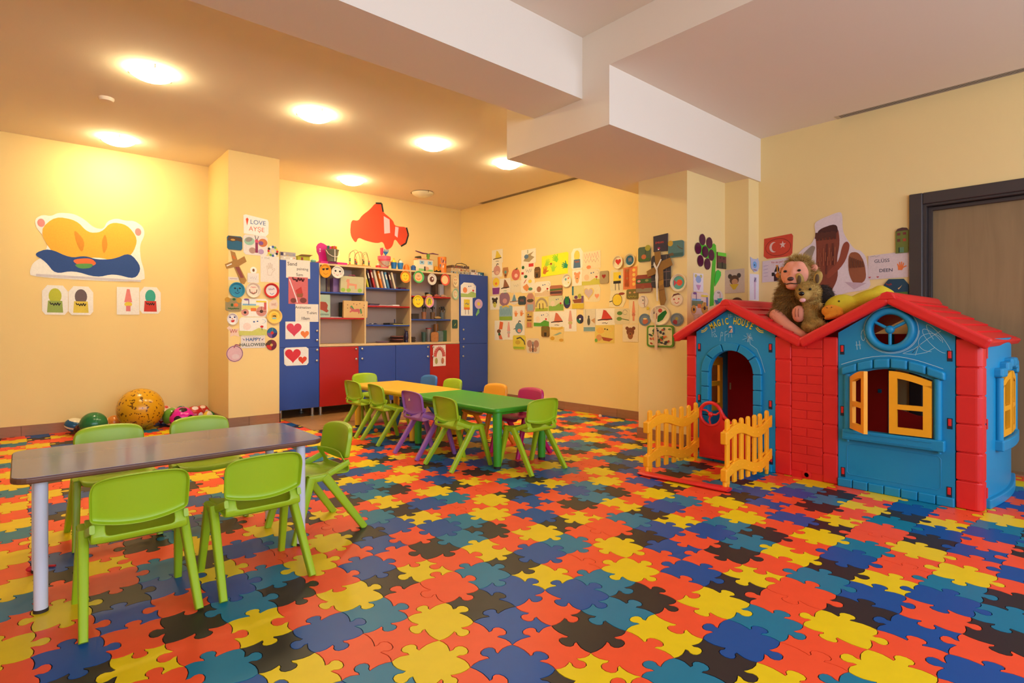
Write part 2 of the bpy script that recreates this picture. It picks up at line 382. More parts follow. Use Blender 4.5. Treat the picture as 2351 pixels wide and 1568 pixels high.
# wood-look floor tiles in front of the cabinets, laid diagonally
TX0, TX1, TY0, TY1 = 2.235, 5.24, 5.585, 7.18
MB().box(TX0, TX1, TY0, TY1, -.003, .0012).build('tile_bed', M_GROUT, FLOOR)
def clip(poly, ax, lim, keep):
    out = []
    for k in range(len(poly)):
        a, b = poly[k-1], poly[k]; da, db = (a[ax]-lim)*keep, (b[ax]-lim)*keep
        if da*db < 0: t = da/(da-db); out.append((a[0]+(b[0]-a[0])*t, a[1]+(b[1]-a[1])*t))
        if db >= 0: out.append(b)
    return out
tl = .30
for a in range(-2, 16):
    for b2 in range(-14, 6):
        u0, v0 = a*tl, b2*tl
        sq = [(u0+.0015, v0+.0015), (u0+tl-.0015, v0+.0015), (u0+tl-.0015, v0+tl-.0015), (u0+.0015, v0+tl-.0015)]
        pl = [(TX0+(x-y)*.7071-1.0+.4, TY0+(x+y)*.7071-.2) for x, y in sq]
        for ax, lim, kp in ((0, TX0, 1), (0, TX1, -1), (1, TY0, 1), (1, TY1, -1)):
            if len(pl) > 2: pl = clip(pl, ax, lim, kp)
        if len(pl) > 2 and abs(sum(pl[k-1][0]*pl[k][1]-pl[k][0]*pl[k-1][1] for k in range(len(pl)))) > .004:
            MB().prism(pl, -.002, .0025, 'xy').build('tile', M_TILE, FLOOR)
# ------------------------------------------------------------------ chairs
def plastic(name, c): return mat(name, c, .42, var=.03, scale=9, bump=.02, bscale=250)
M_LIME = plastic('lime_plastic', (156, 186, 24)); M_PURPLE = plastic('purple_plastic', (152, 92, 168)); M_BLUECH = plastic('blue_chair_plastic', (52, 110, 180))
M_ORANGE = plastic('orange_chair_plastic', (248, 160, 40)); M_MAGENTA = plastic('magenta_plastic', (190, 20, 96))
def bar(mb, p0, p1, w0, d0, w1, d1, side=(1, 0, 0), r=.35):
    """rounded bar from p0 to p1; w across `side`, d across the other way"""
    p0 = Vector(p0); p1 = Vector(p1); t = (p1-p0).normalized(); s = Vector(side); s = (s-t*s.dot(t)).normalized(); q = t.cross(s)
    prof = []
    for k in range(16):
        a = 2*math.pi*k/16; ca, sa = math.cos(a), math.sin(a); e = .45
        prof.append((math.copysign(abs(ca)**e, ca)/2, math.copysign(abs(sa)**e, sa)/2))
    vs = [p0+s*x*w0+q*y*d0 for x, y in prof]+[p1+s*x*w1+q*y*d1 for x, y in prof]; n = 16
    return mb.add(vs, [tuple(range(n-1, -1, -1)), tuple(range(n, 2*n))]+[(i, (i+1) % n, n+(i+1) % n, n+i) for i in range(n)], smooth=True)
def make_chair(label, m):
    t = thing('child_chair', label, 'chair')
    # seat shell: profile runs from the front lip back and up behind the sitter, with a slot under the backrest
    prof = [(.162, .282, .138), (.166, .294, .143), (.158, .304, .147), (.125, .308, .150), (.07, .304, .152), (.01, .300, .152), (-.045, .293, .151),
            (-.085, .288, .150), (-.112, .297, .149), (-.121, .322, .148), (-.112, .350, .146), (-.100, .380, .142), (-.096, .40, .138)]
    nu = 15; vs = []; fs = []
    for y, z, hw in prof:
        for i in range(nu):
            u = -1+2*i/(nu-1); back = max(0, (z-.31)/.09)
            vs.append((u*hw, y+.028*u*u*min(1, back*1.4), z+.012*abs(u)**3*(1 if y > -.09 else 0)-.006*(1-u*u)*(1 if y > -.08 else 0)))
    for j in range(len(prof)-1):
        for i in range(nu-1):
            if j in (9, 10) and 2 <= i <= nu-4: continue
            fs.append((j*nu+i, j*nu+i+1, (j+1)*nu+i+1, (j+1)*nu+i))
    MB().add(vs, fs, smooth=True).build('seat', m, t, solid=.008, subsurf=1)
    # backrest: dished plate with a rim turned back all round
    nu, nv = 13, 9; rows = []
    def bp(u, v):            # u -1..1, v 0..1
        hw = .146+.004*v-.010*max(0, v-.8)/.2*abs(u)**6
        zb = .352+.022*u*u; zt = .532-.014*u*u-.012*abs(u)**8
        z = zb+(zt-zb)*v; y = -.108-.030*(z-.35)/.18+.026*u*u
        return Vector((u*hw, y, z))
    bm_v = [bp(-1+2*i/(nu-1), j/(nv-1)) for j in range(nv) for i in range(nu)]
    bm_f = [(j*nu+i, j*nu+i+1, (j+1)*nu+i+1, (j+1)*nu+i) for j in range(nv-1) for i in range(nu-1)]
    ring = [i for i in range(nu)]+[j*nu+nu-1 for j in range(1, nv)]+[(nv-1)*nu+i for i in range(nu-2, -1, -1)]+[j*nu for j in range(nv-2, 0, -1)]
    b0 = len(bm_v)
    for k in ring:
        p = bm_v[k]; bm_v.append(p+Vector((p.x*.02, -.027, .002 if p.z > .45 else -.001)))
    for k in range(len(ring)):
        a, b = ring[k], ring[(k+1) % len(ring)]; bm_f.append((a, b, b0+(k+1) % len(ring), b0+k))
    MB().add(bm_v, bm_f, smooth=True).build('backrest', m, t, solid=.007, subsurf=1)
    for sx in (-1, 1):
        f = MB(); bar(f, (sx*.158, .098, .306), (sx*.170, .185, 0), .034, .042, .027, .032); f.build('leg', m, t)
        r = MB(); bar(r, (sx*.158, .030, .306), (sx*.172, -.185, 0), .034, .046, .027, .034); r.build('leg', m, t)
        g = MB(); bar(g, (sx*.157, .112, .300), (sx*.157, .014, .300), .030, .034, .030, .034, side=(1, 0, 0)); bar(g, (sx*.135, .065, .290), (sx*.160, .065, .290), .06, .02, .06, .02, side=(0, 1, 0))
        bar(g, (sx*.150, .02, .300), (sx*.143, -.112, .350), .02, .030, .016, .03)
        g.build('side_bracket', m, t)
    return t
CH = make_chair('lime green chair in front of the grey table, nearest the left edge', M_LIME)
CH['group'] = 'small plastic chairs'
CH.location = (.327, 2.515, 0)
G = 'small plastic chairs'
dup(CH, (.752, 2.51, 0), .0, 'lime green chair in front of the grey table, second from the left edge', G)
dup(CH, (1.165, 2.885, 0), math.pi/2+.05, 'lime green chair at the right end of the grey table, seen from the side', G)
dup(CH, (.355, 3.49, 0), math.pi+.03, 'lime green chair behind the grey table, in front of the big yellow ball', G)
dup(CH, (.775, 3.50, 0), math.pi-.03, 'lime green chair behind the grey table, below the bright pink football', G)
H2 = -math.pi/2
dup(CH, (2.555, 5.13, 0), H2+.04, 'lime green chair at the yellow table, farthest left seen from behind', G)
dup(CH, (2.555, 4.645, 0), H2-.05, 'lime green chair at the yellow table, between another lime chair and the purple one', G)
dup(CH, (2.52, 3.965, 0), H2, 'purple chair pushed up where the yellow and green tables meet', G, M_PURPLE)
dup(CH, (2.51, 3.48, 0), H2, 'lime green chair seen from behind beside the purple chair at the green table', G)
dup(CH, (2.87, 3.035, 0), 0, 'lime green chair at the near end of the green table', G)
dup(CH, (2.92, 5.72, 0), math.pi, 'lime green chair at the far end of the yellow table facing the camera', G)
dup(CH, (3.20, 5.13, 0), math.pi/2, 'blue chair behind the yellow table', G, M_BLUECH)
dup(CH, (3.15, 4.62, 0), math.pi/2, 'lime green chair behind the tables between the blue and the orange chair', G)
dup(CH, (3.15, 3.935, 0), math.pi/2+.05, 'orange chair behind the green table', G, M_ORANGE)
dup(CH, (3.15, 3.47, 0), math.pi/2, 'magenta chair behind the green table', G, M_MAGENTA)
# the sticker on the purple chair belongs to it
pc = [o for o in C.objects if o.get('label', '').startswith('purple chair')][0]
MB().add([(-.022, -.142, .452), (.012, -.1425, .456), (-.002, -.1435, .478)], [(0, 1, 2)]).build('sticker', mat('torn_sticker', (226, 220, 196), .6), pc)
# ------------------------------------------------------------------ tables
def rrect(x0, x1, y0, y1, r, n=6):
    out = []
    for cx, cy, a0 in ((x1-r, y0+r, -90), (x1-r, y1-r, 0), (x0+r, y1-r, 90), (x0+r, y0+r, 180)):
        for k in range(n+1):
            a = math.radians(a0+90*k/n); out.append((cx+r*math.cos(a), cy+r*math.sin(a)))
    return out
M_LAM = mat('grey_laminate', (112, 116, 146), .12, var=.04, scale=5)
M_EDGE = wood('brown_edge_band', (120, 72, 44), (92, 54, 34), (2, 2, 2), .4)
M_WLEG = mat('white_painted_leg', (214, 214, 226), .4, var=.04, scale=8)
t = thing('activity_table', 'long grey laminate table with brown edge and white legs', 'table', (.535, 2.925, 0))
hx, hy, zt = .565, .31, .515
MB().prism(rrect(-hx, hx, -hy, hy, .06), zt-.0225, zt-.0005, 'xy').build('edge_band', M_EDGE, t, bevel=.006, seg=3)
MB().prism(rrect(-hx+.004, hx-.004, -hy+.004, hy-.004, .057), zt-.004, zt+.0006, 'xy').build('tabletop', M_LAM, t)
for sx in (-1, 1):
    for sy in (-1, 1):
        lg = MB().cyl((sx*(hx-.085), sy*(hy-.085), 0.004), (sx*(hx-.085), sy*(hy-.085), zt-.022), .0215, 20).build('leg', M_WLEG, t)
        MB().cyl((sx*(hx-.085), sy*(hy-.085), 0), (sx*(hx-.085), sy*(hy-.085), .012), .023, 20).build('foot_cap', mat('dark_rubber', (46, 34, 28), .7), lg)
for s_ in (-1, 1):
    MB().box(s_*(hx-.085)-.012, s_*(hx-.085)+.012, -hy+.09, hy-.09, zt-.062, zt-.023).build('apron', M_WLEG, t, bevel=.003)
MB().box(-hx+.09, hx-.09, -.012, .012, zt-.05, zt-.023).build('centre_rail', M_WLEG, t, bevel=.003)
def ptable(label, m, x0, x1, y0, y1, zt):
    t = thing('plastic_table', label, 'table', ((x0+x1)/2, (y0+y1)/2, 0), group='low plastic tables')
    hx, hy = (x1-x0)/2, (y1-y0)/2
    MB().prism(rrect(-hx, hx, -hy, hy, .035), zt-.034, zt, 'xy').build('tabletop', m, t, bevel=.014, seg=4)
    for sx in (-1, 1):
        for sy in (-1, 1):
            a, b = sx*(hx-.06), sy*(hy-.06)
            lg = MB().lathe([(.034, zt-.03), (.036, zt-.05), (.030, .02), (.0, .02)], 20, a, b).build('leg', m, t)
            MB().lathe([(.0, 0), (.027, 0), (.027, .022), (0, .022)], 20, a, b).build('foot_cap', MATS['dark_rubber'], lg)
    MB().prism(rrect(-hx+.05, hx-.05, -hy+.05, hy-.05, .02), zt-.055, zt-.03, 'xy').build('underframe', m, t)
    return t
ptable('low green plastic table joined to the yellow one', plastic('green_table_plastic', (58, 152, 34)), 2.60, 3.18, 3.125, 4.348, .455)
ptable('low yellow plastic table with green one set against it', plastic('yellow_table_plastic', (228, 176, 36)), 2.62, 3.20, 4.352, 5.575, .455)
# ------------------------------------------------------------------ playhouse (front stands in the plane X = 4.09, facing the room)
M_RED = plastic('playhouse_red', (222, 34, 34)); M_PBLUE = plastic('playhouse_blue', (14, 136, 184)); M_PYEL = plastic('playhouse_yellow', (250, 168, 24))
PH = thing('playhouse', 'red and blue plastic playhouse with two gables and yellow shutters', 'playhouse', (4.6, 1.55, 0))
OFF = Vector((-4.6, -1.55, 0))
class LB(MB):
    def build(s, name, m, parent=None, **k):
        top = parent is None or parent is PH
        s.v = [(x-4.6, y-1.55, z) for x, y, z in s.v]
        return MB.build(s, name, m, PH if parent is None else parent, **k)
X0, XB = 4.09, 5.14
def arc(cx, cz, rx, rz, a0, a1, n): return [(cx+rx*math.cos(math.radians(a0+(a1-a0)*k/n)), cz+rz*math.sin(math.radians(a0+(a1-a0)*k/n))) for k in range(n+1)]
# door panel with arch
yl, yr, yc = 2.395, 1.765, 2.095
ol, orr, sp = 2.275, 1.925, .70; oc = (ol+orr)/2; ow = (ol-orr)/2
top = arc(oc, sp, ow, .172, 0, 180, 20)               # from small Y to large Y
pl = [(yr, .055), (yr, 1.016), (2.10, 1.205), (yl, 1.016), (yl, .055), (ol, .055)]+top+[(orr, .055)]
DP = LB().prism(pl, X0, X0+.03, 'yz').box(X0, X0+.03, yr, yl, 0, .055).build('door_panel', M_PBLUE, bevel=.004)
# arch stones round the doorway
def stone(y0z0, y1z1, y2z2, y3z3, d=.022, parent=DP): LB().prism([y0z0, y1z1, y2z2, y3z3], X0-d, X0+.004, 'yz').build('arch_stone', M_PBLUE, parent, bevel=.005, seg=3)
an = [0, 36, 72, 108, 144, 180]
for k in range(5):
    a0, a1 = an[k]+1.2, an[k+1]-1.2
    po = arc(oc, sp, ow+.066, .232, a0, a1, 6); pi_ = arc(oc, sp, ow+.003, .174, a0, a1, 6)
    LB().prism(po+pi_[::-1], X0-.022, X0+.004, 'yz').build('arch_stone', M_PBLUE, DP, bevel=.005, seg=3)
for side in (-1, 1):
    ye = oc+side*(ow+.003); yo = oc+side*(ow+.066)
    zs = [.70, .585, .475, .36, .24, .12, .06]
    for k in range(6): LB().box(X0-.022, X0+.004, ye, yo, zs[k+1]+.0025, zs[k]-.0025).build('arch_stone', M_PBLUE, DP, bevel=.005, seg=3)
for k in range(4):
    y0 = yr+.02+k*.152; LB().box(X0-.016, X0+.004, y0+.003, y0+.149, 0, .052).build('plinth_block', M_PBLUE, DP, bevel=.005)
# locking clips: slot with a red tongue
M_SLOT = mat('clip_slot_dark', (20, 30, 50), .6)
def clip_at(y, z, parent, x=X0):
    LB().box(x-.0025, x+.002, y-.013, y+.013, z-.034, z+.03).build('clip_slot', M_SLOT, parent, bevel=.001)
    LB().box(x-.008, x, y-.008, y+.008, z-.016, z+.026).build('clip_tongue', M_RED, parent, bevel=.003)
for y, z in ((2.366, .893), (2.366, .484), (2.366, .10), (1.80, .903), (1.80, .49), (1.795, .09)): clip_at(y, z, DP)
# lettering and chalk scribbles on the door panel
def text_mesh(s, size=1.0, font=None, off=0.0, space=1.0):
    cu = bpy.data.curves.new('txt', 'FONT'); cu.body = s; cu.size = size; cu.align_x = 'CENTER'; cu.align_y = 'CENTER'; cu.resolution_u = 3; cu.offset = off; cu.space_character = space
    ob = bpy.data.objects.new('txt', cu); C.objects.link(ob)
    bpy.context.view_layer.update()
    me = bpy.data.meshes.new_from_object(ob)
    vs = [(v.co.x, v.co.y) for v in me.vertices]; fs = [tuple(p.vertices) for p in me.polygons]
    bpy.data.objects.remove(ob); bpy.data.curves.remove(cu); bpy.data.meshes.remove(me)
    return vs, fs
TXT = {}
def txt(s, off=0.0, space=1.0):
    if (s, off, space) not in TXT: TXT[(s, off, space)] = text_mesh(s, 1.0, None, off, space)
    return TXT[(s, off, space)]
M_YPRINT = mat('yellow_print', (244, 214, 40), .5); M_DKPRINT = mat('dark_green_print', (20, 62, 60), .5); M_CHALK = mat('white_chalk', (176, 206, 214), .9)
lt, ls = LB(), LB()
word = 'MAGIC HOUSE'; R = .34; ctr = (2.101, 1.098-R)
for k, ch in enumerate(word):
    if ch == ' ': continue
    a = (k-5)*.098; vs, fs = txt(ch, .018)
    for mb, dx, dz, xx in ((ls, .002, -.002, -.0006), (lt, 0, 0, -.0012)):
        o_ = []
        for x, y in vs:
            px, pz = x*.040+dx, y*.070+dz; rx = px*math.cos(a)+(pz+R)*math.sin(a); rz = -px*math.sin(a)+(pz+R)*math.cos(a)
            o_.append((X0+xx, ctr[0]-rx, ctr[1]+rz))
        mb.add(o_, fs)
ls.build('lettering_shadow', M_DKPRINT, DP); lt.build('lettering', M_YPRINT, DP)
def stroke(mb, pts, w, x=X0-.0008):
    pts = [Vector((p[0], p[1])) for p in pts]
    for a, b in zip(pts, pts[1:]):
        d = b-a
        if d.length < 1e-6: continue
        n = Vector((-d.y, d.x)).normalized()*w/2
        mb.add([(x, a.x+n.x, a.y+n.y), (x, b.x+n.x, b.y+n.y), (x, b.x-n.x, b.y-n.y), (x, a.x-n.x, a.y-n.y)], [(0, 1, 2, 3)])
sw = LB()
for s_ in (-1, 1):
    for r_ in (.05, .062):
        stroke(sw, [(2.101+s_*(.225-r_*math.cos(math.radians(t_))*.9+.02), 1.075-r_*math.sin(math.radians(t_))) for t_ in range(25, 100, 10)], .006)
sw.build('stripe_print', M_YPRINT, DP)
em = LB().prism([(2.127, 1.006), (2.075, 1.006), (2.075, 1.05)]+arc(2.101, 1.05, .026, .024, 0, 180, 8)+[(2.127, 1.05)], X0-.006, X0, 'yz').build('emblem', M_PBLUE, DP, bevel=.002)
LB().prism([(2.116, 1.012), (2.086, 1.012), (2.086, 1.048)]+arc(2.101, 1.048, .015, .016, 0, 180, 8), X0-.0075, X0-.006, 'yz').build('emblem_face', mat('emblem_pink', (236, 190, 170), .6), em)
LB().box(X0-.0082, X0-.0075, 2.105, 2.111, 1.018, 1.028).box(X0-.0082, X0-.0075, 2.094, 2.1, 1.018, 1.028).build('emblem_mark', M_DKPRINT, em)
chk = LB(); rc = random.Random(4)
for bx, pts in ((2.255, [(0,0),(.006,.07),(-.02,.07),(-.026,.045),(.0,.035)]), (2.215, [(0,0),(.02,.03),(.03,.02),(.02,0),(0,.01)]), (2.19, [(0,-.03),(-.01,.04),(-.025,.035),(-.02,.01),(-.004,.01)]),
                (2.15, [(0,-.03),(0,.04),(-.02,.05),(-.028,.03),(-.004,.015)]), (2.12, [(0,0),(-.004,.04),(-.02,.045),(-.026,.0)])):
    stroke(chk, [(bx+p[0], .975+p[1]) for p in pts], .0028)
for k in range(16):
    a = rc.uniform(0, 6.28); stroke(chk, [(1.965, .975), (1.965+.06*math.cos(a)*rc.uniform(.4, 1), .975+.035*math.sin(a))], .0022)
stroke(chk, [(1.955, .965), (1.95, .925), (1.90, .89), (1.87, .82), (1.84, .72)], .0026)
for p in ([(2.12, 1.155), (2.118, 1.12)], [(2.105, 1.158), (2.104, 1.125)], [(2.128, 1.147), (2.092, 1.149)], [(2.126, 1.133), (2.09, 1.135)], [(2.07, 1.14), (2.04, 1.12), (2.0, 1.11)], [(2.06, 1.125), (2.03, 1.13), (1.99, 1.095)]): stroke(chk, p, .0024)
chk.build('chalk_scribble', M_CHALK, DP)['kind'] = 'stuff'
# posts with raised blocks
def post(y0, y1, zt, n, x0=X0-.006, x1=X0+.10, name='corner_post'):
    p = LB().box(x0+.006, x1, y0+.004, y1-.004, 0, zt).build(name, M_RED, bevel=.004)
    for k in range(n):
        a, b = zt*k/n, zt*(k+1)/n
        LB().box(x0, x1+.002, y0, y1, a+.003, b-.003).build('post_block', M_RED, p, bevel=.008, seg=3)
    return p
post(2.395, 2.478, .985, 6); post(1.655, 1.765, .985, 6); post(1.355, 1.447, .985, 5)
# rounded post at the near corner
pc2 = LB().box(X0+.004, X0+.07, .605, .725, 0, .985).build('corner_post', M_RED, bevel=.02)
for k in range(6):
    a, b = .985*k/6, .985*(k+1)/6
    LB().prism([(X0-.006, .728), (X0-.006, .64)]+[(X0+.03-.036*math.cos(math.radians(q)), .64-.036*math.sin(math.radians(q))) for q in range(0, 91, 15)]+[(X0+.09, .604), (X0+.09, .728)], a+.003, b-.003, 'xy').build('post_block', M_RED, pc2, bevel=.006)
# brick wall between the two gables
bw = LB().box(X0+.004, X0+.04, 1.447, 1.655, 0, .985).build('brick_wall', M_RED)
nb = 15; hb = .92/nb
for k in range(nb):
    z0 = .045+k*hb; rows_ = [(1.45, 1.652)] if k % 2 else [(1.45, 1.549), (1.553, 1.652)]
    for a, b in rows_: LB().box(X0-.0015, X0+.006, a+.001, b-.001, z0+.002, z0+hb-.002).build('brick', M_RED, bw, bevel=.0025)
LB().lathe([(.03, -.004), (.03, .002), (.016, .004), (.016, -.004)], 20, 1.552, .028, axis='x').build('drain_ring', M_RED, bw).location = (X0-.002-4.6+0, 0-0, 0)
bw_r = [o for o in bw.children if o.name.startswith('drain_ring')][0]; bw_r.location = (X0-.001, 0, 0)
# window panel
yl2, yr2, pk = 1.352, .732, 1.055
wl, wr, wz0 = 1.272, .838, .383
wa = [(wr+(wl-wr)*k/12, .735+.055*math.sin(math.pi*k/12)) for k in range(13)]
cw, cz, ri = 1.055, 1.037, .098
hl = [(cw+ri*math.sin(math.radians(q)), cz-ri*math.cos(math.radians(q))) for q in range(0, 181, 10)]     # left half (large Y), bottom to top
hr = [(cw-ri*math.sin(math.radians(q)), cz-ri*math.cos(math.radians(q))) for q in range(0, 181, 10)]
midi = [p for p in wa if p[0] >= cw-1e-6]; mids = [p for p in wa if p[0] <= cw+1e-6]
WP_ = LB()
WP_.prism([(yl2, .735)]+midi[::-1]+[(cw, .79)]*0+hl+[(cw, 1.205), (yl2, 1.016)], X0, X0+.03, 'yz')
WP_.prism([(yr2, .735)]+mids+hr+[(cw, 1.205), (yr2, 1.016)], X0, X0+.03, 'yz')
WP_.box(X0, X0+.03, wl, yl2, wz0, .735).box(X0, X0+.03, yr2, wr, wz0, .735).box(X0, X0+.03, yr2, yl2, 0, wz0)
WP = WP_.build('window_panel', M_PBLUE)
for y, z in ((1.328, .905), (1.326, .50), (1.323, .095), (.757, .885), (.757, .488), (.76, .085)): clip_at(y, z, WP)
# round window: ring, hub and three spokes
ring = [(X0-.012, cw+.116*math.cos(a), cz+.116*math.sin(a)) for a in [2*math.pi*k/40 for k in range(40)]]
RW = LB().tube(ring, .022, 12, closed=True).build('round_window_ring', M_PBLUE, WP)
LB().ball((X0-.012, cw, cz), .026, scale=(.8, 1, 1)).build('hub', M_PBLUE, WP)
for a in (30, 150, 270):
    LB().cyl((X0-.008, cw, cz), (X0-.008, cw-.1*math.cos(math.radians(a)), cz+.1*math.sin(math.radians(a))), .0095, 10).build('spoke', M_PBLUE, WP)
# lintel stones, side pilasters, sill, panel line and plinth
for k in range(6):
    def L_(t, r): return (1.325-(1.325-.772)*t, .735+.062*math.sin(math.pi*t)+r*(.050+.012*math.sin(math.pi*t)))
    t0, t1 = k/6+.004, (k+1)/6-.004; ts = [t0+(t1-t0)*q/4 for q in range(5)]
    LB().prism([L_(q, 0) for q in ts]+[L_(q, 1) for q in ts][::-1], X0-.042, X0+.002, 'yz').build('lintel_stone', M_PBLUE, WP, bevel=.012, seg=3)
for y in (1.295, .812): LB().cyl((X0-.008, y, .38), (X0-.008, y, .745), .02, 14).build('pilaster', M_PBLUE, WP)
sill = LB().box(X0-.045, X0+.002, .775, 1.318, .318, .385).build('sill', M_PBLUE, WP, bevel=.008, seg=3)
for a, b in ((1.30, 1.16), (1.15, .965), (.955, .835)): LB().box(X0-.049, X0-.044, a, b, .332, .338).box(X0-.049, X0-.044, a, b, .366, .371).build('sill_rib', M_PBLUE, WP, bevel=.001)
for y in (1.285, .80): LB().lathe([(0, .305), (.008, .306), (.010, .32)], 12, X0-.03, y).build('sill_peg', M_PBLUE, WP)
fr_ = [(1.30, .285), (.80, .285), (.80, .085), (1.30, .085)]
LB().tube([(X0, y, z) for y, z in [(1.30, .27), (1.285, .285), (.815, .285), (.80, .27), (.80, .10), (.815, .085), (1.285, .085), (1.30, .10)]], .0025, 6, closed=True).build('panel_moulding', M_PBLUE, WP)
for k in range(7):
    a = yr2+(yl2-yr2)*k/7; b = yr2+(yl2-yr2)*(k+1)/7
    LB().prism([(X0-.022, a+.002), (X0-.022, b-.002), (X0+.002, b-.002), (X0+.002, a+.002)], 0, .055, 'xy').build('plinth_block', M_PBLUE, WP, bevel=.006)
# chalk on the window panel
ck = LB()
stroke(ck, [(cw+.146*math.cos(a), cz+.146*math.sin(a)*.98) for a in [2*math.pi*k/40 for k in range(41)]], .0032)
stroke(ck, [(cw+.150*math.cos(a), cz-.004+.150*math.sin(a)*.97) for a in [2*math.pi*k/40 for k in range(20, 38)]], .003)
for q in range(3):
    stroke(ck, [(.85-.06*math.cos(a+q)-.02*q, .96+.055*math.sin(a)*(1+.3*q)+.01*q) for a in [.3*k for k in range(17)]], .0024)
stroke(ck, [(.80, 1.03), (.86, .985), (.93, .92), (.99, .89), (.93, .885), (.87, .90), (.83, .93)], .0026); stroke(ck, [(.90, .95), (.94, .895), (.91, .935), (.925, .88)], .0024)
stroke(ck, [(1.245, .96), (1.24, .905)], .003); stroke(ck, [(1.228, .965), (1.222, .91)], .003); stroke(ck, [(1.25, .935), (1.218, .938)], .003)
stroke(ck, [(1.205+.012*math.cos(a), 1.0+.035*math.sin(a)) for a in [.5*k for k in range(14)]], .003)
stroke(ck, [(1.32-(1.32-.78)*t_/12, .808+.066*math.sin(math.pi*t_/12)) for t_ in range(13)], .003, X0-.0425)
ck.build('chalk_scribble', M_CHALK, WP)['kind'] = 'stuff'
# yellow shutters: the left one open outwards, the right one closed
def shutter(name, w, flip):
    h0, h1 = .39, .735; mb = LB()
    def tp(t): return .738+.048*math.sin(math.pi*(.5*t if flip else .5-.5*t+0.0)) if False else h1+.05*(t if not flip else 1-t)
    return None
def shut_mesh(hinge, d, tall_far):
    """leaf from hinge point along direction d (2D in X,Y); arch rises away from the hinge"""
    d = Vector(d).normalized(); n = Vector((-d.y, d.x)); w = .215; mb = LB(); th = .011
    def P(s, z, o): q = Vector(hinge)+d*s+n*o; return (q.x, q.y, z)
    def top(s): return .728+.052*math.sin(math.pi/2*s/w)
    def slab(poly):
        m = len(poly); ar = sum(poly[i][0]*poly[(i+1) % m][1]-poly[(i+1) % m][0]*poly[i][1] for i in range(m))
        if ar < 0: poly = poly[::-1]
        mb.add([P(s, z, -th) for s, z in poly]+[P(s, z, th) for s, z in poly], [tuple(range(m)), tuple(range(2*m-1, m-1, -1))]+[(i, m+i, m+(i+1) % m, (i+1) % m) for i in range(m)])
    fw = .042
    slab([(0, .392), (w, .392), (w, .392+fw), (0, .392+fw)])
    slab([(0, .392+fw), (fw, .392+fw), (fw, top(fw)-fw)]+[(0, top(0)-fw*.6)])
    slab([(w-fw, .392+fw), (w, .392+fw), (w, top(w)-fw), (w-fw, top(w-fw)-fw)])
    slab([(fw, .545), (w-fw, .545), (w-fw, .575), (fw, .575)])
    ss = [w*k/8 for k in range(9)]
    slab([(s, top(s)) for s in ss]+[(s, top(s)-fw) for s in ss[::-1]])
    return mb
shut_mesh((X0-.012, 1.270), (-.79, -.61), 1).build('shutter', M_PYEL, bevel=.004)
shut_mesh((X0-.016, .840), (-.04, 1), 1).build('shutter', M_PYEL, bevel=.004)
# interior walls: red side and back panels, blue frame strip and yellow window seen through the openings
bk = LB().box(XB, XB+.03, 1.34, 2.47, 0, 1.0).box(XB, XB+.03, .62, .80, 0, 1.0).box(XB, XB+.03, .80, 1.30, .84, 1.0)
bk.prism([(.80, 0), (1.30, 0), (1.30, .42), (1.24, .40), (1.15, .375), (1.02, .37), (.9, .39), (.80, .42)], XB, XB+.03, 'yz')
bk.build('back_wall', M_RED)
LB().box(XB-.01, XB+.035, 1.30, 1.34, 0, 1.0).build('back_edge_strip', M_PBLUE, bevel=.003)
LB().box(XB-.012, XB, 1.385, 1.41, .53, .56).build('wall_catch', M_PBLUE, bevel=.003)
sw_ = LB().box(4.19, 4.27, 2.445, 2.475, 0, .985).box(4.60, 4.70, 2.445, 2.475, 0, .985).box(4.27, 4.60, 2.445, 2.475, 0, .33).box(4.27, 4.60, 2.445, 2.475, .80, .985).build('side_wall', M_PBLUE)
LB().box(4.70, XB, 2.44, 2.475, 0, .985).build('side_wall', M_RED)
wi = LB()
for a_, b_, c_, d_ in ((4.28, 4.59, .34, .40), (4.28, 4.59, .73, .79), (4.28, 4.33, .40, .73), (4.54, 4.59, .40, .73), (4.33, 4.54, .55, .59)): wi.box(a_, b_, 2.432, 2.456, c_, d_)
wi.build('shutter', M_PYEL, sw_, bevel=.003)
LB().box(4.72, 4.735, 2.43, 2.44, .50, .56).build('wall_catch', mat('pale_catch', (226, 196, 150), .5), bevel=.002)
# side panel towards the camera: bow front with window
def bow(s): return .612-.042*math.sin(math.pi*s)       # s 0..1 along X 4.18..5.12
def BX(s): return 4.18+.94*s
sp_ = LB()
def bowstrip(mb, s0, s1, z0, z1, n=10, th=.012, push=0.0):
    for k in range(n):
        a, b = s0+(s1-s0)*k/n, s0+(s1-s0)*(k+1)/n
        q = [(BX(a), bow(a)-push), (BX(b), bow(b)-push), (BX(b), bow(b)+th), (BX(a), bow(a)+th)]
        mb.prism(q, z0, z1, 'xy')
bowstrip(sp_, 0, 1, 0, .37, 16); bowstrip(sp_, 0, .24, .37, .745, 4); bowstrip(sp_, .76, 1, .37, .745, 4); bowstrip(sp_, 0, 1, .745, .985, 16)
SPN = sp_.build('side_panel', M_PBLUE)
mb_ = LB(); bowstrip(mb_, .02, .98, 0, .055, 14, push=.022); mb_.build('plinth', M_PBLUE, SPN, bevel=.006)
mb_ = LB(); bowstrip(mb_, .18, .82, .315, .38, 10, push=.04); mb_.build('sill', M_PBLUE, SPN, bevel=.008)
for k in range(6):
    s0 = .16+.68*k/6; s1 = .16+.68*(k+1)/6; mb_ = LB(); zz = .735+.075*math.sin(math.pi*(k+.5)/6); bowstrip(mb_, s0+.002, s1-.002, zz, zz+.055, 3, push=.04); mb_.build('lintel_stone', M_PBLUE, SPN, bevel=.012)
for s_ in (.21, .79): LB().cyl((BX(s_), bow(s_)-.012, .37), (BX(s_), bow(s_)-.012, .75), .02, 12).build('pilaster', M_PBLUE, SPN)
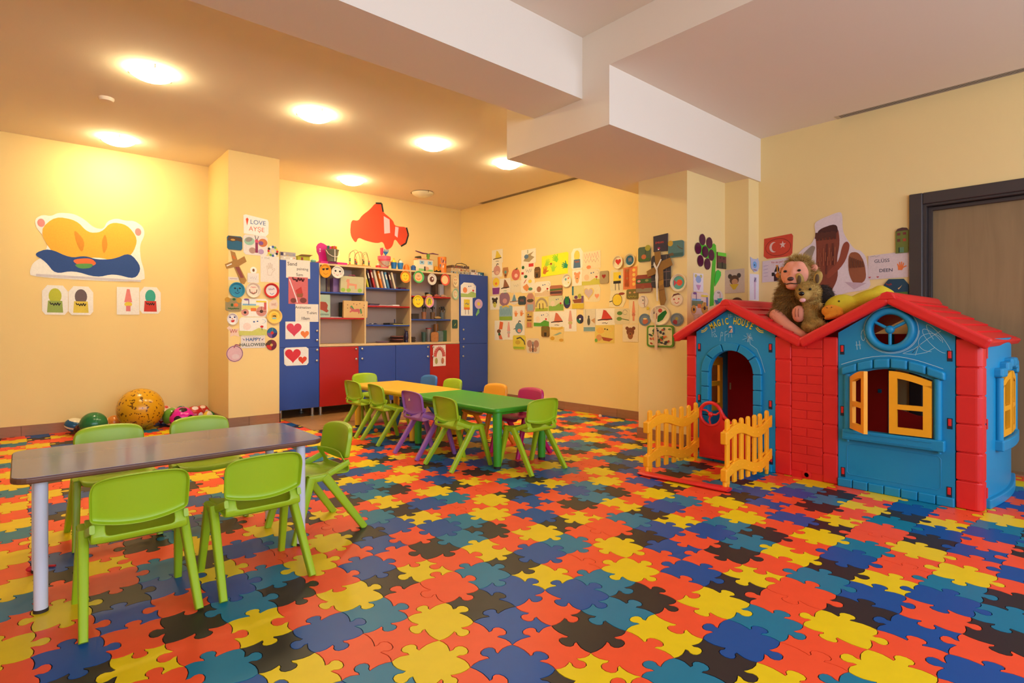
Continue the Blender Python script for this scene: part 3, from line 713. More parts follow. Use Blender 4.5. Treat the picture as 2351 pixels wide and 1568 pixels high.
for z in (.9, .49, .09): LB().box(4.192, 4.214, bow(.03)-.006, bow(.03), z-.03, z+.03).build('clip_slot', M_RED, SPN, bevel=.002)
shut_mesh((BX(.25), bow(.25)-.012), (BX(.5)-BX(.25), bow(.5)-bow(.25)), 1).build('shutter', M_PYEL, SPN, bevel=.004).location = (0, 0, 0)
shut_mesh((BX(.75), bow(.75)-.012), (BX(.5)-BX(.75), bow(.5)-bow(.75)), 1).build('shutter', M_PYEL, SPN, bevel=.004)
# roofs: two gables, each slope with courses of scalloped tiles, a thick rim and a ridge cap
def slope(ya, za, yb, zb, label_, rim_lo, rim_hi):
    """from ridge (ya,za) down to eave (yb,zb)"""
    xf, xb = X0-.055, 5.19
    d = Vector((yb-ya, zb-za)); L = d.length; d.normalize(); n = Vector((-d.y, d.x));
    if n.y < 0: n = -n
    def Q(s, o): return (ya+d.x*s+n.x*o, za+d.y*s+n.y*o)
    base = LB().prism([Q(0, 0), Q(L, 0), Q(L, .018), Q(0, .018)], xf, xb, 'yz').build('roof_slab', M_RED, bevel=.004)
    nr = 6
    for k in range(nr):
        s0, s1 = L*k/nr, L*(k+1)/nr; mb = LB(); N = 36; vs = []; fs = []
        for i in range(N*2+1):
            x = xf+.05+(xb-xf-.06)*i/(2*N); wv = .010*(i % 2)
            for s, o in ((s0, .020), (s1-wv*.6, .030), (s1-wv*.6, .018)):
                q = Q(s, o); vs.append((x, q[0], q[1]))
        for i in range(2*N):
            a, b = i*3, (i+1)*3; fs += [(a, a+1, b+1, b), (a+1, a+2, b+2, b+1)]
        mb.add(vs, fs, smooth=False).build('tile_course', M_RED, base)
    rim = LB().prism([Q(-.005, -.022), Q(L+.03, -.022), Q(L+.03, .046), Q(-.005, .046)], xf-.012, xf+.05, 'yz').build('roof_rim', M_RED, base, bevel=.018, seg=4)
    LB().prism([Q(L-.005, -.01), Q(L+.028, -.01), Q(L+.028, .03), Q(L-.005, .03)], xf+.03, xb, 'yz').build('eave_rim', M_RED, base, bevel=.010, seg=3)
    return base
slope(2.115, 1.215, 2.53, .965, '', 0, 0); slope(2.115, 1.215, 1.60, .945, '', 0, 0)
slope(1.058, 1.222, 1.545, .945, '', 0, 0); slope(1.058, 1.222, .602, .958, '', 0, 0)
for yc_, zc_ in ((2.115, 1.245), (1.058, 1.252)):
    LB().prism([(yc_-.055, zc_-.03), (yc_+.055, zc_-.03), (yc_+.03, zc_+.012), (yc_, zc_+.022), (yc_-.03, zc_+.012)], X0-.07, 5.2, 'yz').build('ridge_cap', M_RED, bevel=.008)
LB().lathe([(0, -.02), (.012, -.016), (.012, .016), (0, .02)], 10).build('eave_peg', M_RED).location = (X0-.02-4.6+4.6, 2.57, .955)
# half door with steering wheel
HD_ = LB()
pts = [(2.335, .03), (1.925, .03), (1.925, .29), (2.02, .295), (2.09, .31), (2.14, .345), (2.155, .373)]+[(2.24+.09*math.cos(math.radians(q)), .373+.09*math.sin(math.radians(q))) for q in range(180, 361, 20)]+[(2.335, .373)]
HD = HD_.prism(pts, X0-.06, X0-.036, 'yz').build('half_door', M_RED, bevel=.006)
LB().tube([(X0-.05, 2.24+.09*math.cos(2*math.pi*k/32), .373+.09*math.sin(2*math.pi*k/32)) for k in range(32)], .014, 12, closed=True).build('wheel_rim', M_RED, HD)
LB().tube([(X0-.05, 2.155, .40), (X0-.05, 2.13, .365), (X0-.05, 2.09, .33), (X0-.05, 2.02, .312), (X0-.05, 1.93, .305)], .014, 10).build('door_rail', M_RED, HD)
LB().ball((X0-.052, 2.24, .373), .02).build('wheel_hub', M_RED, HD)
for a in (20, 160, 270):
    m_ = math.radians(a); LB().tube([(X0-.05, 2.24, .373), (X0-.05, 2.24-.045*math.cos(m_-.3), .373+.045*math.sin(m_-.3)), (X0-.05, 2.24-.085*math.cos(m_), .373+.085*math.sin(m_))], .0075, 8).build('wheel_spoke', M_RED, HD)
LB().box(X0-.066, X0-.06, 2.14, 2.05, .09, .19).build('door_pocket', M_RED, HD, bevel=.004)
LB().box(X0-.064, X0-.06, 2.325, 1.935, .035, .05).build('door_ledge', M_RED, HD, bevel=.003)
# picket fences on both sides of the doorway and the red bar on the floor
def fence(xa, xb, y, side):
    t_ = LB().box(xb-.004, X0-.01, y-.012, y+.012, .33, .40).box(xb-.004, X0-.01, y-.012, y+.012, .1, .17).build('fence_hinge', M_PYEL, bevel=.003)
    for k in range(7):
        x = xa+.035+(xb-xa-.06)*k/6; lean = .012 if (side < 0 and k == 5) else 0
        tall = .445+(.012 if k in (0, 6) else 0)
        p = [(x-.022, .03), (x+.022, .03), (x+.022-lean, tall-.022)]+[(x-lean+.022*math.cos(math.radians(q)), tall-.022+.022*math.sin(math.radians(q))) for q in range(15, 166, 15)]+[(x-.022-lean, tall-.022)]
        LB().prism(p, y-.009, y+.009, 'xz').build('picket', M_PYEL, t_, bevel=.005)
        if k in (0, 6): LB().lathe([(0, 0), (.012, .002), (.014, .03), (.017, .035)], 12, x, y).build('picket_foot', M_PYEL, t_)
    for zc in (.345, .105):
        mb = LB(); N = 28; vs = []; up_ = []; dn = []
        for i in range(N+1):
            f_ = i/N; x = xa+(xb-xa+.02)*f_; z = zc+.034*math.sin(2*math.pi*f_*1.12-.1)+.018*f_*f_
            up_.append((x, z+.036)); dn.append((x, z-.030))
        mb.prism(dn+up_[::-1], y-.022 if side > 0 else y-.022, y-.006, 'xz').prism(dn+up_[::-1], y+.006, y+.018, 'xz')
        mb.build('wavy_rail', M_PYEL, t_, bevel=.004)
        LB().box(xa-.022, xa+.02, y-.024, y+.02, zc-.05, zc+.032).build('rail_end', M_PYEL, t_, bevel=.008)
        for i in range(8):
            f_ = .08+i*.12; x = xa+(xb-xa)*f_; z = zc+.034*math.sin(2*math.pi*f_*1.12-.1)+.018*f_*f_+.004
            LB().ball((x, y-.022, z), .005, 8, 6).build('rivet', M_PYEL, t_)
    for zc in (.06,): LB().cyl((xa-.005, y-.004, .018), (xa-.005, y-.004, .1), .014, 12).build('fence_foot', M_PYEL, t_)
fence(3.36, 4.04, 2.355, 1); fence(3.41, 4.04, 1.795, -1)
LB().tube([(3.335, 2.385, .012), (3.325, 2.33, .014), (3.345, 2.1, .014), (3.365, 1.95, .014), (3.39, 1.82, .014), (3.395, 1.755, .013)], [.042, .050, .038, .038, .052, .044], 14, flat=.28).build('floor_bar', M_RED)
# ------------------------------------------------------------------ cabinet wall
KY_ = 6.5; BK = 7.15
M_CB = mat('blue_cabinet_board', (44, 76, 160), .38, var=.03, scale=4, bump=.03, bscale=400)
M_CR = mat('red_cabinet_board', (178, 26, 26), .38, var=.03, scale=4, bump=.03, bscale=400)
M_CC = wood('cream_board', (226, 196, 148), (216, 184, 134), (1, 1, 1), .5)
M_CBACK = mat('shelf_back_board', (216, 186, 160), .7, var=.02)
M_STEEL = mat('steel', (190, 190, 188), .28, metal=.9)
M_KICK = mat('dark_underside', (40, 34, 34), .7)
def knob(parent, x, z, y=KY_-.02):
    MB().lathe([(.004, -.0), (.005, .010), (.013, .014), (.014, .022), (.010, .026), (0, .027)], 16, 0, 0, axis='y').build('knob', M_STEEL, parent, loc=(x, y, z))
def doorp(parent, x0, x1, z0, z1, m, knobs):
    d = MB().box(x0+.002, x1-.002, KY_-.018, KY_, z0+.002, z1-.002).build('door', m, parent, bevel=.0015)
    for x, z in knobs: knob(d, x, z, KY_-.018)
    return d
def cleg(parent, x, y):
    MB().lathe([(.0, 0), (.026, 0), (.026, .008), (.018, .016), (.018, .10), (0, .10)], 16, x, y).build('leg', M_STEEL, parent)
def carcass(name, label, x0, x1, z0, z1, m, group=None):
    t = thing(name, label, 'cabinet', (0, 0, 0), group=group)
    MB().box(x0+.001, x1-.001, KY_, BK, z0, z1).build('body', m, t, bevel=.001)
    return t
KZ = [(.36, 0)]
t = carcass('tall_cabinet', 'tall blue cabinet beside the column with price signs on it', 2.19, 2.658, .105, 1.822, M_CB)
doorp(t, 2.19, 2.658, .82, 1.822, M_CB, [(2.625, 1.012), (2.625, .90)]); doorp(t, 2.19, 2.658, .105, .82, M_CB, [(2.625, .785), (2.622, .66)])
for x in (2.23, 2.60): cleg(t, x, KY_+.05); cleg(t, x, BK-.25)
t = carcass('base_cabinet', 'low cabinet with one red and one blue door below the shelves, left half', 2.66, 3.679, .105, .818, M_CC)
doorp(t, 2.66, 3.16, .105, .818, M_CR, [(3.12, .785), (3.12, .66)]); doorp(t, 3.16, 3.679, .105, .818, M_CB, [(3.20, .785), (3.20, .66)])
for x in (2.70, 3.17, 3.64): cleg(t, x, KY_+.05)
t = carcass('base_cabinet', 'low cabinet with one blue and one red door below the shelves, right half', 3.681, 4.711, .105, .818, M_CC)
doorp(t, 3.681, 4.21, .105, .818, M_CB, [(4.165, .785), (4.165, .655)]); doorp(t, 4.21, 4.711, .105, .818, M_CR, [(4.25, .785), (4.25, .655)])
for x in (3.73, 4.2, 4.67): cleg(t, x, KY_+.05)
t = carcass('tall_cabinet', 'tall blue cabinet in the far corner beside the wall of drawings', 4.715, 5.226, .105, 1.82, M_CB)
doorp(t, 4.715, 5.226, .815, 1.82, M_CB, [(4.765, 1.02), (4.77, .885)]); doorp(t, 4.715, 5.226, .105, .815, M_CB, [(4.765, .775), (4.76, .64)])
for x in (4.76, 5.18): cleg(t, x, KY_+.05)
# open shelving between the tall cabinets
SH = thing('shelving_unit', 'cream open shelving unit with red and blue shelves', 'shelf', (0, 0, 0))
SB = 6.87
MB().box(2.66, 4.711, KY_-.012, SB, .822, .85).build('base_board', M_CC, SH, bevel=.002)
MB().box(2.66, 4.711, KY_-.002, BK, 1.798, 1.82).build('top_board', M_CC, SH, bevel=.002)
MB().box(2.66, 4.711, SB, SB+.012, .85, 1.798).build('back_panel', M_CBACK, SH)
for x0, x1 in ((2.66, 2.678), (3.249, 3.268), (3.905, 3.925), (4.572, 4.588)): MB().box(x0, x1, KY_, SB, .85, 1.798).build('upright', M_CC, SH, bevel=.001)
MB().box(4.588, 4.712, KY_, KY_+.018, .85, 1.798).build('filler_panel', M_CC, SH, bevel=.001)
SHELVES = [('r', 2.678, 3.249, 1.165), ('b', 2.678, 3.249, 1.475), ('b', 3.268, 3.905, 1.08), ('r', 3.268, 3.905, 1.325), ('b', 3.268, 3.905, 1.555), ('b', 3.925, 4.572, 1.16), ('r', 3.925, 4.572, 1.472)]
for c, x0, x1, z in SHELVES:
    MB().box(x0+.001, x1-.001, KY_+.006, SB, z-.012, z+.006).build('shelf_board', M_CR if c == 'r' else M_CB, SH, bevel=.001)
# ------------------------------------------------------------------ things on the shelves and on top
VC = vcol_mat('printed_card', .55, .08, 60)
PL = lambda n, c, r=.4: mat(n, c, r, var=.03)
def shX(px, y): r = ray(px, 700); return r.x*(y/r.y)          # world X on depth y for an image column
def book(x, z, h, t_, dpt, col, tilt, label, y=None):
    o = thing('book', label, 'book', (x, KY_+.05 if y is None else y, z), group='books leaning on the blue shelf'); o.rotation_euler = (0, tilt, 0)
    MB().box(-t_/2, t_/2, 0, dpt, 0, h).box(-t_/2, t_/2, -.0, .003, 0, h).build('cover', mat('book_'+str(col), col, .5), o, bevel=.001)
    MB().box(-t_/2+.002, t_/2-.002, .004, dpt+.0015, .003, h+.0008).build('pages', mat('book_pages', (232, 224, 200), .8), o)
    MB().box(-t_/2+.003, t_/2-.003, -.0006, 0, h*.55, h*.85).build('spine_label', mat('spine_label_light', (236, 226, 200), .7), o)
bz = 1.561
for k, (px, h, t_, c, lb) in enumerate([(846, .20, .022, (206, 196, 40), 'yellow book, leftmost in the leaning row of books'), (853, .225, .02, (66, 52, 72), 'dark book with light edge, second in the leaning row'), (861, .24, .022, (188, 44, 44), 'red book, third in the leaning row'),
        (869, .235, .026, (236, 224, 190), 'cream book, fourth in the leaning row'), (878, .23, .024, (232, 130, 36), 'orange book in the leaning row of books'), (886, .225, .022, (232, 226, 214), 'white book beside the orange book'),
        (893, .22, .026, (84, 138, 178), 'pale blue book in the leaning row'), (901, .22, .02, (92, 50, 52), 'brown-red book, next to last in the leaning row'), (908, .22, .022, (230, 206, 170), 'beige book, last on the right of the leaning row')]):
    book(shX(px, KY_+.05), bz, h, t_, .15, c, -.26, lb)
def card(name, label, x0, x1, z0, z1, y, th, base, elems, cat, tiltx=0, parts=None):
    pass
def flatbox(name, label, cat, x0, x1, y0, y1, z0, z1, col, group=None, bevel=.003):
    o = MB().box(x0, x1, y0, y1, z0, z1).build(name, mat(name+str(col), col, .55, var=.1, scale=40), bevel=bevel); return tag(o, label, cat, group)
def cup(name, label, cat, x, y, z, r0, r1, h, col, group=None, n=20, inner=None):
    o = MB().lathe([(0, 0), (r0, 0), (r1, h), (r1-.003, h), (r0-.003, .006), (0, .006)], n).build(name, PL(name+str(col), col), loc=(x, y, z)); return tag(o, label, cat, group)
y1 = KY_+.10
# bay 1
flatbox('box_file', 'black and white patterned box behind the orange smiling plate', 'box', shX(733, y1), shX(748, y1), y1, y1+.12, 1.481, 1.72, (120, 118, 112))
flatbox('box_file', 'dark upright folder beside the patterned box', 'box', shX(749, y1), shX(752, y1), y1, y1+.12, 1.481, 1.71, (70, 40, 50))
flatbox('book_box', 'colourful upright box below the white cat-face plate', 'box', shX(765, y1), shX(779, y1), y1, y1+.10, 1.481, 1.66, (150, 110, 160))
o = thing('painted_case', 'cream case painted with a pink animal, on the upper blue shelf', 'case', (shX(807, KY_+.04), KY_+.04, 1.481)); o.rotation_euler = (.06, 0, 0)
MB().prism(rrect(-.155, .155, 0, .205, .014), -.02, .02, 'xz').build('case_body', mat('pale_painted_wood', (206, 196, 152), .6, var=.1, scale=25), o, bevel=.004)
MB().tube([(-.04, 0, .205), (-.035, 0, .222), (.035, 0, .222), (.04, 0, .205)], .004, 8).build('handle', PL('pink_handle', (190, 70, 110)), o)
dr = MB()
for p in ([(-.07, .05), (-.05, .05), (-.045, .09), (.03, .09), (.035, .05), (.055, .05), (.06, .11), (-.04, .12), (-.04, .17), (-.075, .17), (-.085, .14), (-.07, .13)],): dr.add([(x, -.0212, z) for x, z in p], [tuple(range(len(p)))], col=(226, 150, 120))
for cx_ in (-.12, .1, -.05): dr.add([(cx_+.03*math.cos(a), -.0211, .035+.025*math.sin(a)) for a in [k*.63 for k in range(10)]], [tuple(range(10))], col=(160, 196, 70))
dr.build('painting', VC, o)
o = thing('painted_case', 'wooden case printed with a pink and green horse, standing on the red shelf', 'case', (shX(815, KY_+.03), KY_+.03, 1.171)); o.rotation_euler = (.05, 0, 0)
MB().prism(rrect(-.16, .16, 0, .212, .01), -.02, .02, 'xz').build('case_body', mat('plain_plywood', (216, 176, 118), .6, var=.06, scale=14), o, bevel=.004)
dr = MB(); def_h = [(-.085, .10), (-.06, .105), (-.04, .09), (-.02, .075), (.02, .085), (.045, .08), (.055, .06), (.05, .03), (.035, .02), (.03, .045), (-.02, .045), (-.05, .05), (-.075, .035), (-.085, .05), (-.06, .065), (-.075, .085)]
dr.add([(x, -.0212, z+.03) for x, z in def_h], [tuple(range(len(def_h)))], col=(196, 92, 96))
for p in ([(-.08, .14), (-.055, .155), (-.03, .12), (-.02, .105), (-.045, .115)], [(.05, .11), (.07, .12), (.085, .06), (.065, .05), (.055, .09)]): dr.add([(x, -.0213, z) for x, z in p], [tuple(range(len(p)))], col=(84, 140, 84))
for x, z in ((-.11, .16), (-.03, .175), (.01, .165), (.05, .18), (.1, .13), (.11, .16), (-.11, .12), (.09, .035)): dr.add([(x+.006*math.cos(a), -.0212, z+.006*math.sin(a)) for a in [k*.785 for k in range(8)]], [tuple(range(8))], col=(96, 62, 40))
dr.build('printed_horse', VC, o)
o = thing('painted_board', 'pale green board with a red-brown painted shape and lettering on the red shelf', 'board', (shX(744, KY_+.015), KY_+.015, 1.171))
MB().box(-.075, .075, -.006, .006, 0, .275).build('board', mat('pale_green_board', (168, 190, 170), .6), o, bevel=.001)
dr = MB(); p = [(-.07, .10), (-.02, .085), (.03, .06), (.055, .08), (.035, .10), (.045, .15), (.02, .185), (-.03, .19), (-.07, .185)]
dr.add([(x, -.0066, z) for x, z in p], [tuple(range(len(p)))], col=(160, 62, 40))
vs, fs = txt('GERMAN', 0)
dr.add([(x*.03-.005, -.0066, .035+y*.03) for x, y in vs], fs, col=(40, 44, 40)); dr.build('painting', VC, o)
flatbox('paper_stack', 'thin stack of white sheets on the red shelf between the board and the case', 'paper', shX(757, KY_+.1), shX(785, KY_+.1), KY_+.1, KY_+.3, 1.171, 1.182, (226, 218, 206))
flatbox('book_box', 'dark green book standing behind the printed case', 'book', shX(785, KY_+.2), shX(790, KY_+.2), KY_+.2, KY_+.3, 1.171, 1.37, (52, 62, 36))
# bay 2
flatbox('pencil_case', 'dark pink pencil case at the right end of the blue book shelf', 'pencil case', shX(920, KY_+.1), shX(938, KY_+.1), KY_+.1, KY_+.18, 1.561, 1.588, (120, 34, 66))
o = MB().tube([(0, 0, .01), (.05, .01, .018), (.1, 0, .012)], [.012, .016, .008], 10).build('small_toy', PL('red_toy', (150, 40, 50)), loc=(shX(898, KY_+.1), KY_+.1, 1.563)); tag(o, 'small red toy beside the leaning books', 'toy')
for k, (a, b_, z, c, lb) in enumerate([(846, 870, 1.331, (120, 104, 140), 'lilac folder lying on the red shelf'), (850, 872, 1.345, (66, 48, 60), 'dark folder lying on top of the lilac folder'), (868, 902, 1.331, (196, 176, 176), 'pale flat folder on the red shelf')]):
    flatbox('folder', lb, 'folder', shX(a, KY_+.06), shX(b_, KY_+.06), KY_+.06+.002*k, KY_+.28, z, z+.013, c)
o = MB().box(0, .11, 0, .09, 0, .022).build('white_case', PL('white_case', (216, 206, 202)), bevel=.008, loc=(shX(901, KY_+.06), KY_+.06, 1.331)); tag(o, 'small white rounded case on the red shelf', 'case')
o = MB().grid(lambda u, v: (.17*u, .14*v, .006+.018*abs(math.sin(7*u+3*v))*math.sin(math.pi*u)), 16, 8).build('plastic_sleeve', mat('clear_sleeve', (206, 200, 220), .15), loc=(shX(843, KY_+.06), KY_+.06, 1.086)); tag(o, 'crumpled clear plastic sleeve on the lower blue shelf', 'plastic sleeve')
flatbox('tray', 'dark tray on the lower blue shelf', 'tray', shX(895, KY_+.08), shX(925, KY_+.08), KY_+.08, KY_+.26, 1.086, 1.112, (60, 48, 44))
flatbox('ruler', 'yellow ruler lying before the dark tray', 'ruler', shX(905, KY_+.03), shX(939, KY_+.03), KY_+.03, KY_+.07, 1.086, 1.095, (206, 186, 70))
o = MB().cyl((0, 0, 0), (0, 0, .05), .008, 10).build('glue_stick', PL('dark_blue_stick', (40, 44, 80)), loc=(shX(906, KY_+.15), KY_+.15, 1.112)); tag(o, 'dark blue stick standing on the dark tray', 'glue stick')
for k in range(6):
    xx = shX(912, KY_+.1)+.008*((k*7) % 3-1)
    o = MB().lathe([(0, 0), (.085, .002), (.10-.006*(k % 3), .012), (.088, .014), (0, .006)], 20).build('painted_plate', PL('plate_stack'+str(k % 3), [(104, 58, 52), (60, 44, 40), (150, 92, 80)][k % 3]), loc=(xx, KY_+.12, .852+.0145*k)); tag(o, ['dark red', 'black', 'pinkish', 'red-brown', 'black-brown', 'pale red'][k]+' painted plate, '+['lowest', 'second from the bottom', 'third from the bottom', 'third from the top', 'second from the top', 'topmost'][k]+' in the stack in the middle bay', 'plate', 'stack of painted plates')
o = MB().lathe([(0, 0), (.07, .002), (.092, .018), (.085, .02), (0, .008)], 20).build('painted_plate', PL('lilac_plate', (150, 120, 160)), loc=(shX(878, KY_+.1), KY_+.1, .852)); tag(o, 'lilac speckled plate lying left of the plate stack', 'plate')
v = thing('vase', 'small dark vase with two ears and a red patch', 'vase', (shX(933, KY_+.07), KY_+.07, .852))
MB().lathe([(0, 0), (.02, 0), (.034, .03), (.03, .08), (.02, .11), (.024, .12)], 18).build('vase_body', PL('dark_vase', (46, 34, 60), .25), v).location = (0, 0, .03)
for s_ in (-1, 1): MB().cyl((s_*.016, 0, .145), (s_*.034, 0, .185), .009, 8, r2=.003).build('ear', MATS['dark_vase'], v)
MB().lathe([(0, 0), (.03, 0), (.03, .032), (0, .032)], 14).build('vase_foot', MATS['dark_vase'], v)
MB().ball((0, -.026, .065), .014, 12, 8, (1, .5, 1)).build('red_patch', PL('red_glaze', (190, 30, 50)), v)
# bay 3
for k, (px, c, lb) in enumerate([(973, (176, 110, 66), 'terracotta-coloured pot of brushes on the blue shelf'), (993, (120, 84, 50), 'brown pot of brushes beside the grey cup'), (1015, (92, 96, 96), 'grey cup of scissors and brushes at the right end of the blue shelf')]):
    t = thing('brush_pot', lb, 'brush pot', (shX(px, KY_+.12), KY_+.12, 1.166), group='pots of brushes')
    MB().lathe([(0, 0), (.028, 0), (.036, .10), (.033, .10), (.026, .006), (0, .006)], 18).build('pot', PL('pot'+str(k), c), t)
    rr = random.Random(k)
    for q in range(9):
        a, rad = rr.uniform(0, 6.28), rr.uniform(0, .022); h = rr.uniform(.13, .18); x2, y2 = rad*math.cos(a), rad*math.sin(a)
        br = MB().cyl((x2*.5, y2*.5, .01), (x2*1.7, y2*1.7, h), .0035, 6).build('brush', PL(['brush_dark', 'brush_brown', 'brush_steel'][(q+k) % 3], [(38, 32, 30), (104, 70, 40), (170, 170, 170)][(q+k) % 3]), t)
        MB().ball((x2*1.75, y2*1.75, h+.008), .009, 8, 6, (1, 1, 1.5)).build('brush_tip', MATS['brush_dark'] if 'brush_dark' in MATS else PL('brush_dark', (38, 32, 30)), br)
flatbox('folder', 'heap of dark brown folded cloth at the left of the brush shelf', 'cloth', shX(946, KY_+.1), shX(962, KY_+.1), KY_+.1, KY_+.26, 1.166, 1.24, (64, 50, 40))
o = MB().ball((0, 0, .02), .04, 14, 8, (1.3, 1, .55)).build('wooden_shavings', mat('wood_chips', (180, 140, 84), .8, var=.4, scale=90), loc=(shX(1005, KY_+.06), KY_+.06, 1.166)); tag(o, 'small heap of wooden pieces between the brush pots', 'craft pieces')
cup('glass_cup', 'dark green tumbler on the bottom of the right bay', 'cup', shX(973, KY_+.1), KY_+.1, .852, .026, .036, .135, (56, 80, 74))
cup('glass_cup', 'grey cup with a red rim on the bottom of the right bay', 'cup', shX(984, KY_+.14), KY_+.14, .852, .036, .04, .18, (120, 112, 108))
o = MB().lathe([(.041, 0), (.043, .012), (.041, .014)], 20).build('cup_lid', PL('red_rim', (170, 40, 44)), loc=(shX(984, KY_+.14), KY_+.14, 1.03)); tag(o, 'red lid on the grey cup', 'lid')
cup('wooden_cup', 'orange-brown cup standing behind the plaques in the right bay', 'cup', shX(1001, KY_+.24), KY_+.24, .98, .035, .035, .12, (196, 120, 50))
flatbox('plaque_box', 'dark box carrying the orange-brown cup', 'box', shX(994, KY_+.2), shX(1012, KY_+.2), KY_+.2, KY_+.32, .852, .98, (80, 78, 66))
for k, (px, rx, rz, c, lb) in enumerate([(998, .062, .09, (170, 110, 62), 'orange and red painted plaque leaning in the right bay'), (1010, .055, .10, (96, 112, 116), 'grey-blue painted plaque leaning in the right bay'), (1021, .05, .105, (58, 92, 60), 'dark green painted plaque leaning at the right of the right bay')]):
    o = MB().prism(rrect(-rx, rx, 0, 2*rz*.75, .03), -.005, .005, 'xz').build('painted_plaque', mat('plaque'+str(k), c, .5, var=.35, scale=30), loc=(shX(px, KY_+.06+.025*k), KY_+.06+.025*k, .852)); tag(o, lb, 'plaque', 'plaques leaning in the right bay')
for k in range(5):
    o = MB().box(0, .055+.006*(k % 2), 0, .1, 0, .013).build('dark_tile', PL('dark_wood_tile', (58, 44, 40)), loc=(shX(945.5, KY_+.08), KY_+.08, .852+.0145*k)); tag(o, 'dark flat piece, '+['lowest', 'second from the bottom', 'middle one', 'second from the top', 'topmost'][k]+' in the small stack in the right bay', 'craft piece', 'stack of dark pieces')
o = MB().box(0, .15, 0, .10, 0, .016).build('lace_cloth', PL('lilac_pad', (176, 160, 180)), loc=(shX(946, KY_+.1), KY_+.1, 1.478)); tag(o, 'flat lilac pad at the left of the upper red shelf', 'pad')
o = MB().lathe([(0, 0), (.05, 0), (.062, .05), (.06, .062), (.052, .062), (0, .055)], 20).build('black_bowl', PL('black_bowl', (46, 42, 40), .2), loc=(shX(985, KY_+.14), KY_+.14, 1.478)); tag(o, 'black bowl on the upper red shelf', 'bowl')
for k, (px, c, lb) in enumerate([(985, (206, 160, 100), 'small yellowish clay piece before the black bowl'), (1003, (170, 92, 80), 'reddish clay piece on the upper red shelf'), (1018, (196, 150, 120), 'pale clay piece at the right end of the upper red shelf')]):
    o = MB().tube([(-.045, 0, .012), (0, 0, .02), (.045, 0, .010)], [.014, .02, .012], 10).build('clay_piece', PL('clay'+str(k), c, .7), loc=(shX(px, KY_+.05), KY_+.05, 1.478)); tag(o, lb, 'clay figure')
flatbox('board_game', 'tall dark box standing on the upper red shelf behind the red plate', 'box', shX(1000, KY_+.2), shX(1012, KY_+.2), KY_+.2, KY_+.3, 1.478, 1.735, (96, 72, 52))
flatbox('board_game', 'white and black framed box standing at the right of the upper red shelf', 'box', shX(1010, KY_+.16), shX(1019, KY_+.16), KY_+.16, KY_+.24, 1.478, 1.67, (206, 200, 196))
# ---- on top
TZ = 1.82
def printbox(name, label, cat, x0, x1, y0, y1, z0, z1, base, cols, seed, group=None):
    """game box with printed panels"""
    rr = random.Random(seed); mb = MB(); mb.box(x0, x1, y0, y1, z0, z1, col=base)
    n = max(3, int((x1-x0)/.03))
    for k in range(n):
        a = x0+(x1-x0)*k/n+.003; b_ = x0+(x1-x0)*(k+rr.uniform(.5, .95))/n; zz = sorted((rr.uniform(z0+.004, z1-.004), rr.uniform(z0+.004, z1-.004))); c = rr.choice(cols)
        mb.add([(a, y0-.0006, zz[0]), (b_, y0-.0006, zz[0]), (b_, y0-.0006, zz[1]), (a, y0-.0006, zz[1])], [(0, 1, 2, 3)], col=c)
    return tag(mb.build(name, VC), label, cat, group)
mix = [(60, 50, 90), (200, 60, 50), (230, 220, 200), (90, 140, 190), (40, 40, 40), (220, 180, 60)]
yt = KY_+.03
printbox('game_box', 'flat game box on the left tall cabinet, bottom of two', 'game box', shX(644, yt), shX(680, yt), yt, yt+.22, TZ+.003, TZ+.052, (216, 206, 190), [(230, 120, 40), (120, 150, 60), (180, 60, 40), (240, 240, 235)], 1)
printbox('game_box', 'flat game box with a dark printed edge, on top of another at the column', 'game box', shX(644, yt), shX(679, yt), yt+.004, yt+.21, TZ+.0525, TZ+.10, (170, 160, 160), mix, 2)
o = thing('yellow_carton', 'open yellow carton on the left tall cabinet', 'box', (shX(697, yt), yt, TZ+.003))
MB().box(-.068, .075, 0, .12, 0, .065).build('carton_body', mat('yellow_carton', (196, 186, 40), .6), o)
MB().add([(-.068, 0, .065), (.075, 0, .065), (.095, -.04, .082), (-.04, -.045, .08)], [(0, 1, 2, 3)]).build('carton_flap', mat('carton_inner', (190, 150, 100), .7), o, solid=.002)
MB().box(-.03, -.005, -.0008, 0, .015, .05).build('carton_print', mat('carton_print', (150, 60, 40), .6), o)
o = MB().ball((0, 0, .02), .025, 14, 8, (1.4, .8, .8)).build('clear_wrap', mat('green_wrap', (120, 170, 140), .3), loc=(shX(721, yt), yt+.02, TZ+.003)); tag(o, 'small crumpled green wrap beside the yellow carton', 'wrap')
# pink play vanity with a bucket in it
o = thing('toy_vanity', 'magenta toy vanity with a curved mirror back', 'toy', (shX(757, yt+.1), yt+.1, TZ))
M_MAG2 = PL('magenta_toy', (206, 24, 128))
hs = [(-.135, 0), (.135, 0), (.125, .04), (.105, .09), (.12, .14), (.13, .19), (.12, .235), (.095, .255), (.07, .245), (.03, .238), (-.01, .245), (-.045, .265), (-.085, .275), (-.12, .255), (-.14, .22), (-.135, .16), (-.11, .11), (-.105, .06)]
MB().prism(hs, .06, .08, 'xz').build('vanity_back', M_MAG2, o, bevel=.005)
MB().box(-.15, .19, -.09, .08, 0, .032).build('vanity_tray', M_MAG2, o, bevel=.006)
MB().box(-.06, .06, -.095, -.088, .004, .028).build('vanity_drawer', PL('dark_magenta', (130, 10, 84)), o, bevel=.002)
for z in (.165, .19): MB().ball((-.10, .055, z), .010, 10, 8, (1, .5, 1)).build('gem', PL('gem_white', (226, 190, 210), .2), o)
o = thing('sand_bucket', 'grey sand bucket with white handle and toys standing in the toy vanity', 'bucket', (shX(761, yt+.06), yt+.045, TZ+.033))
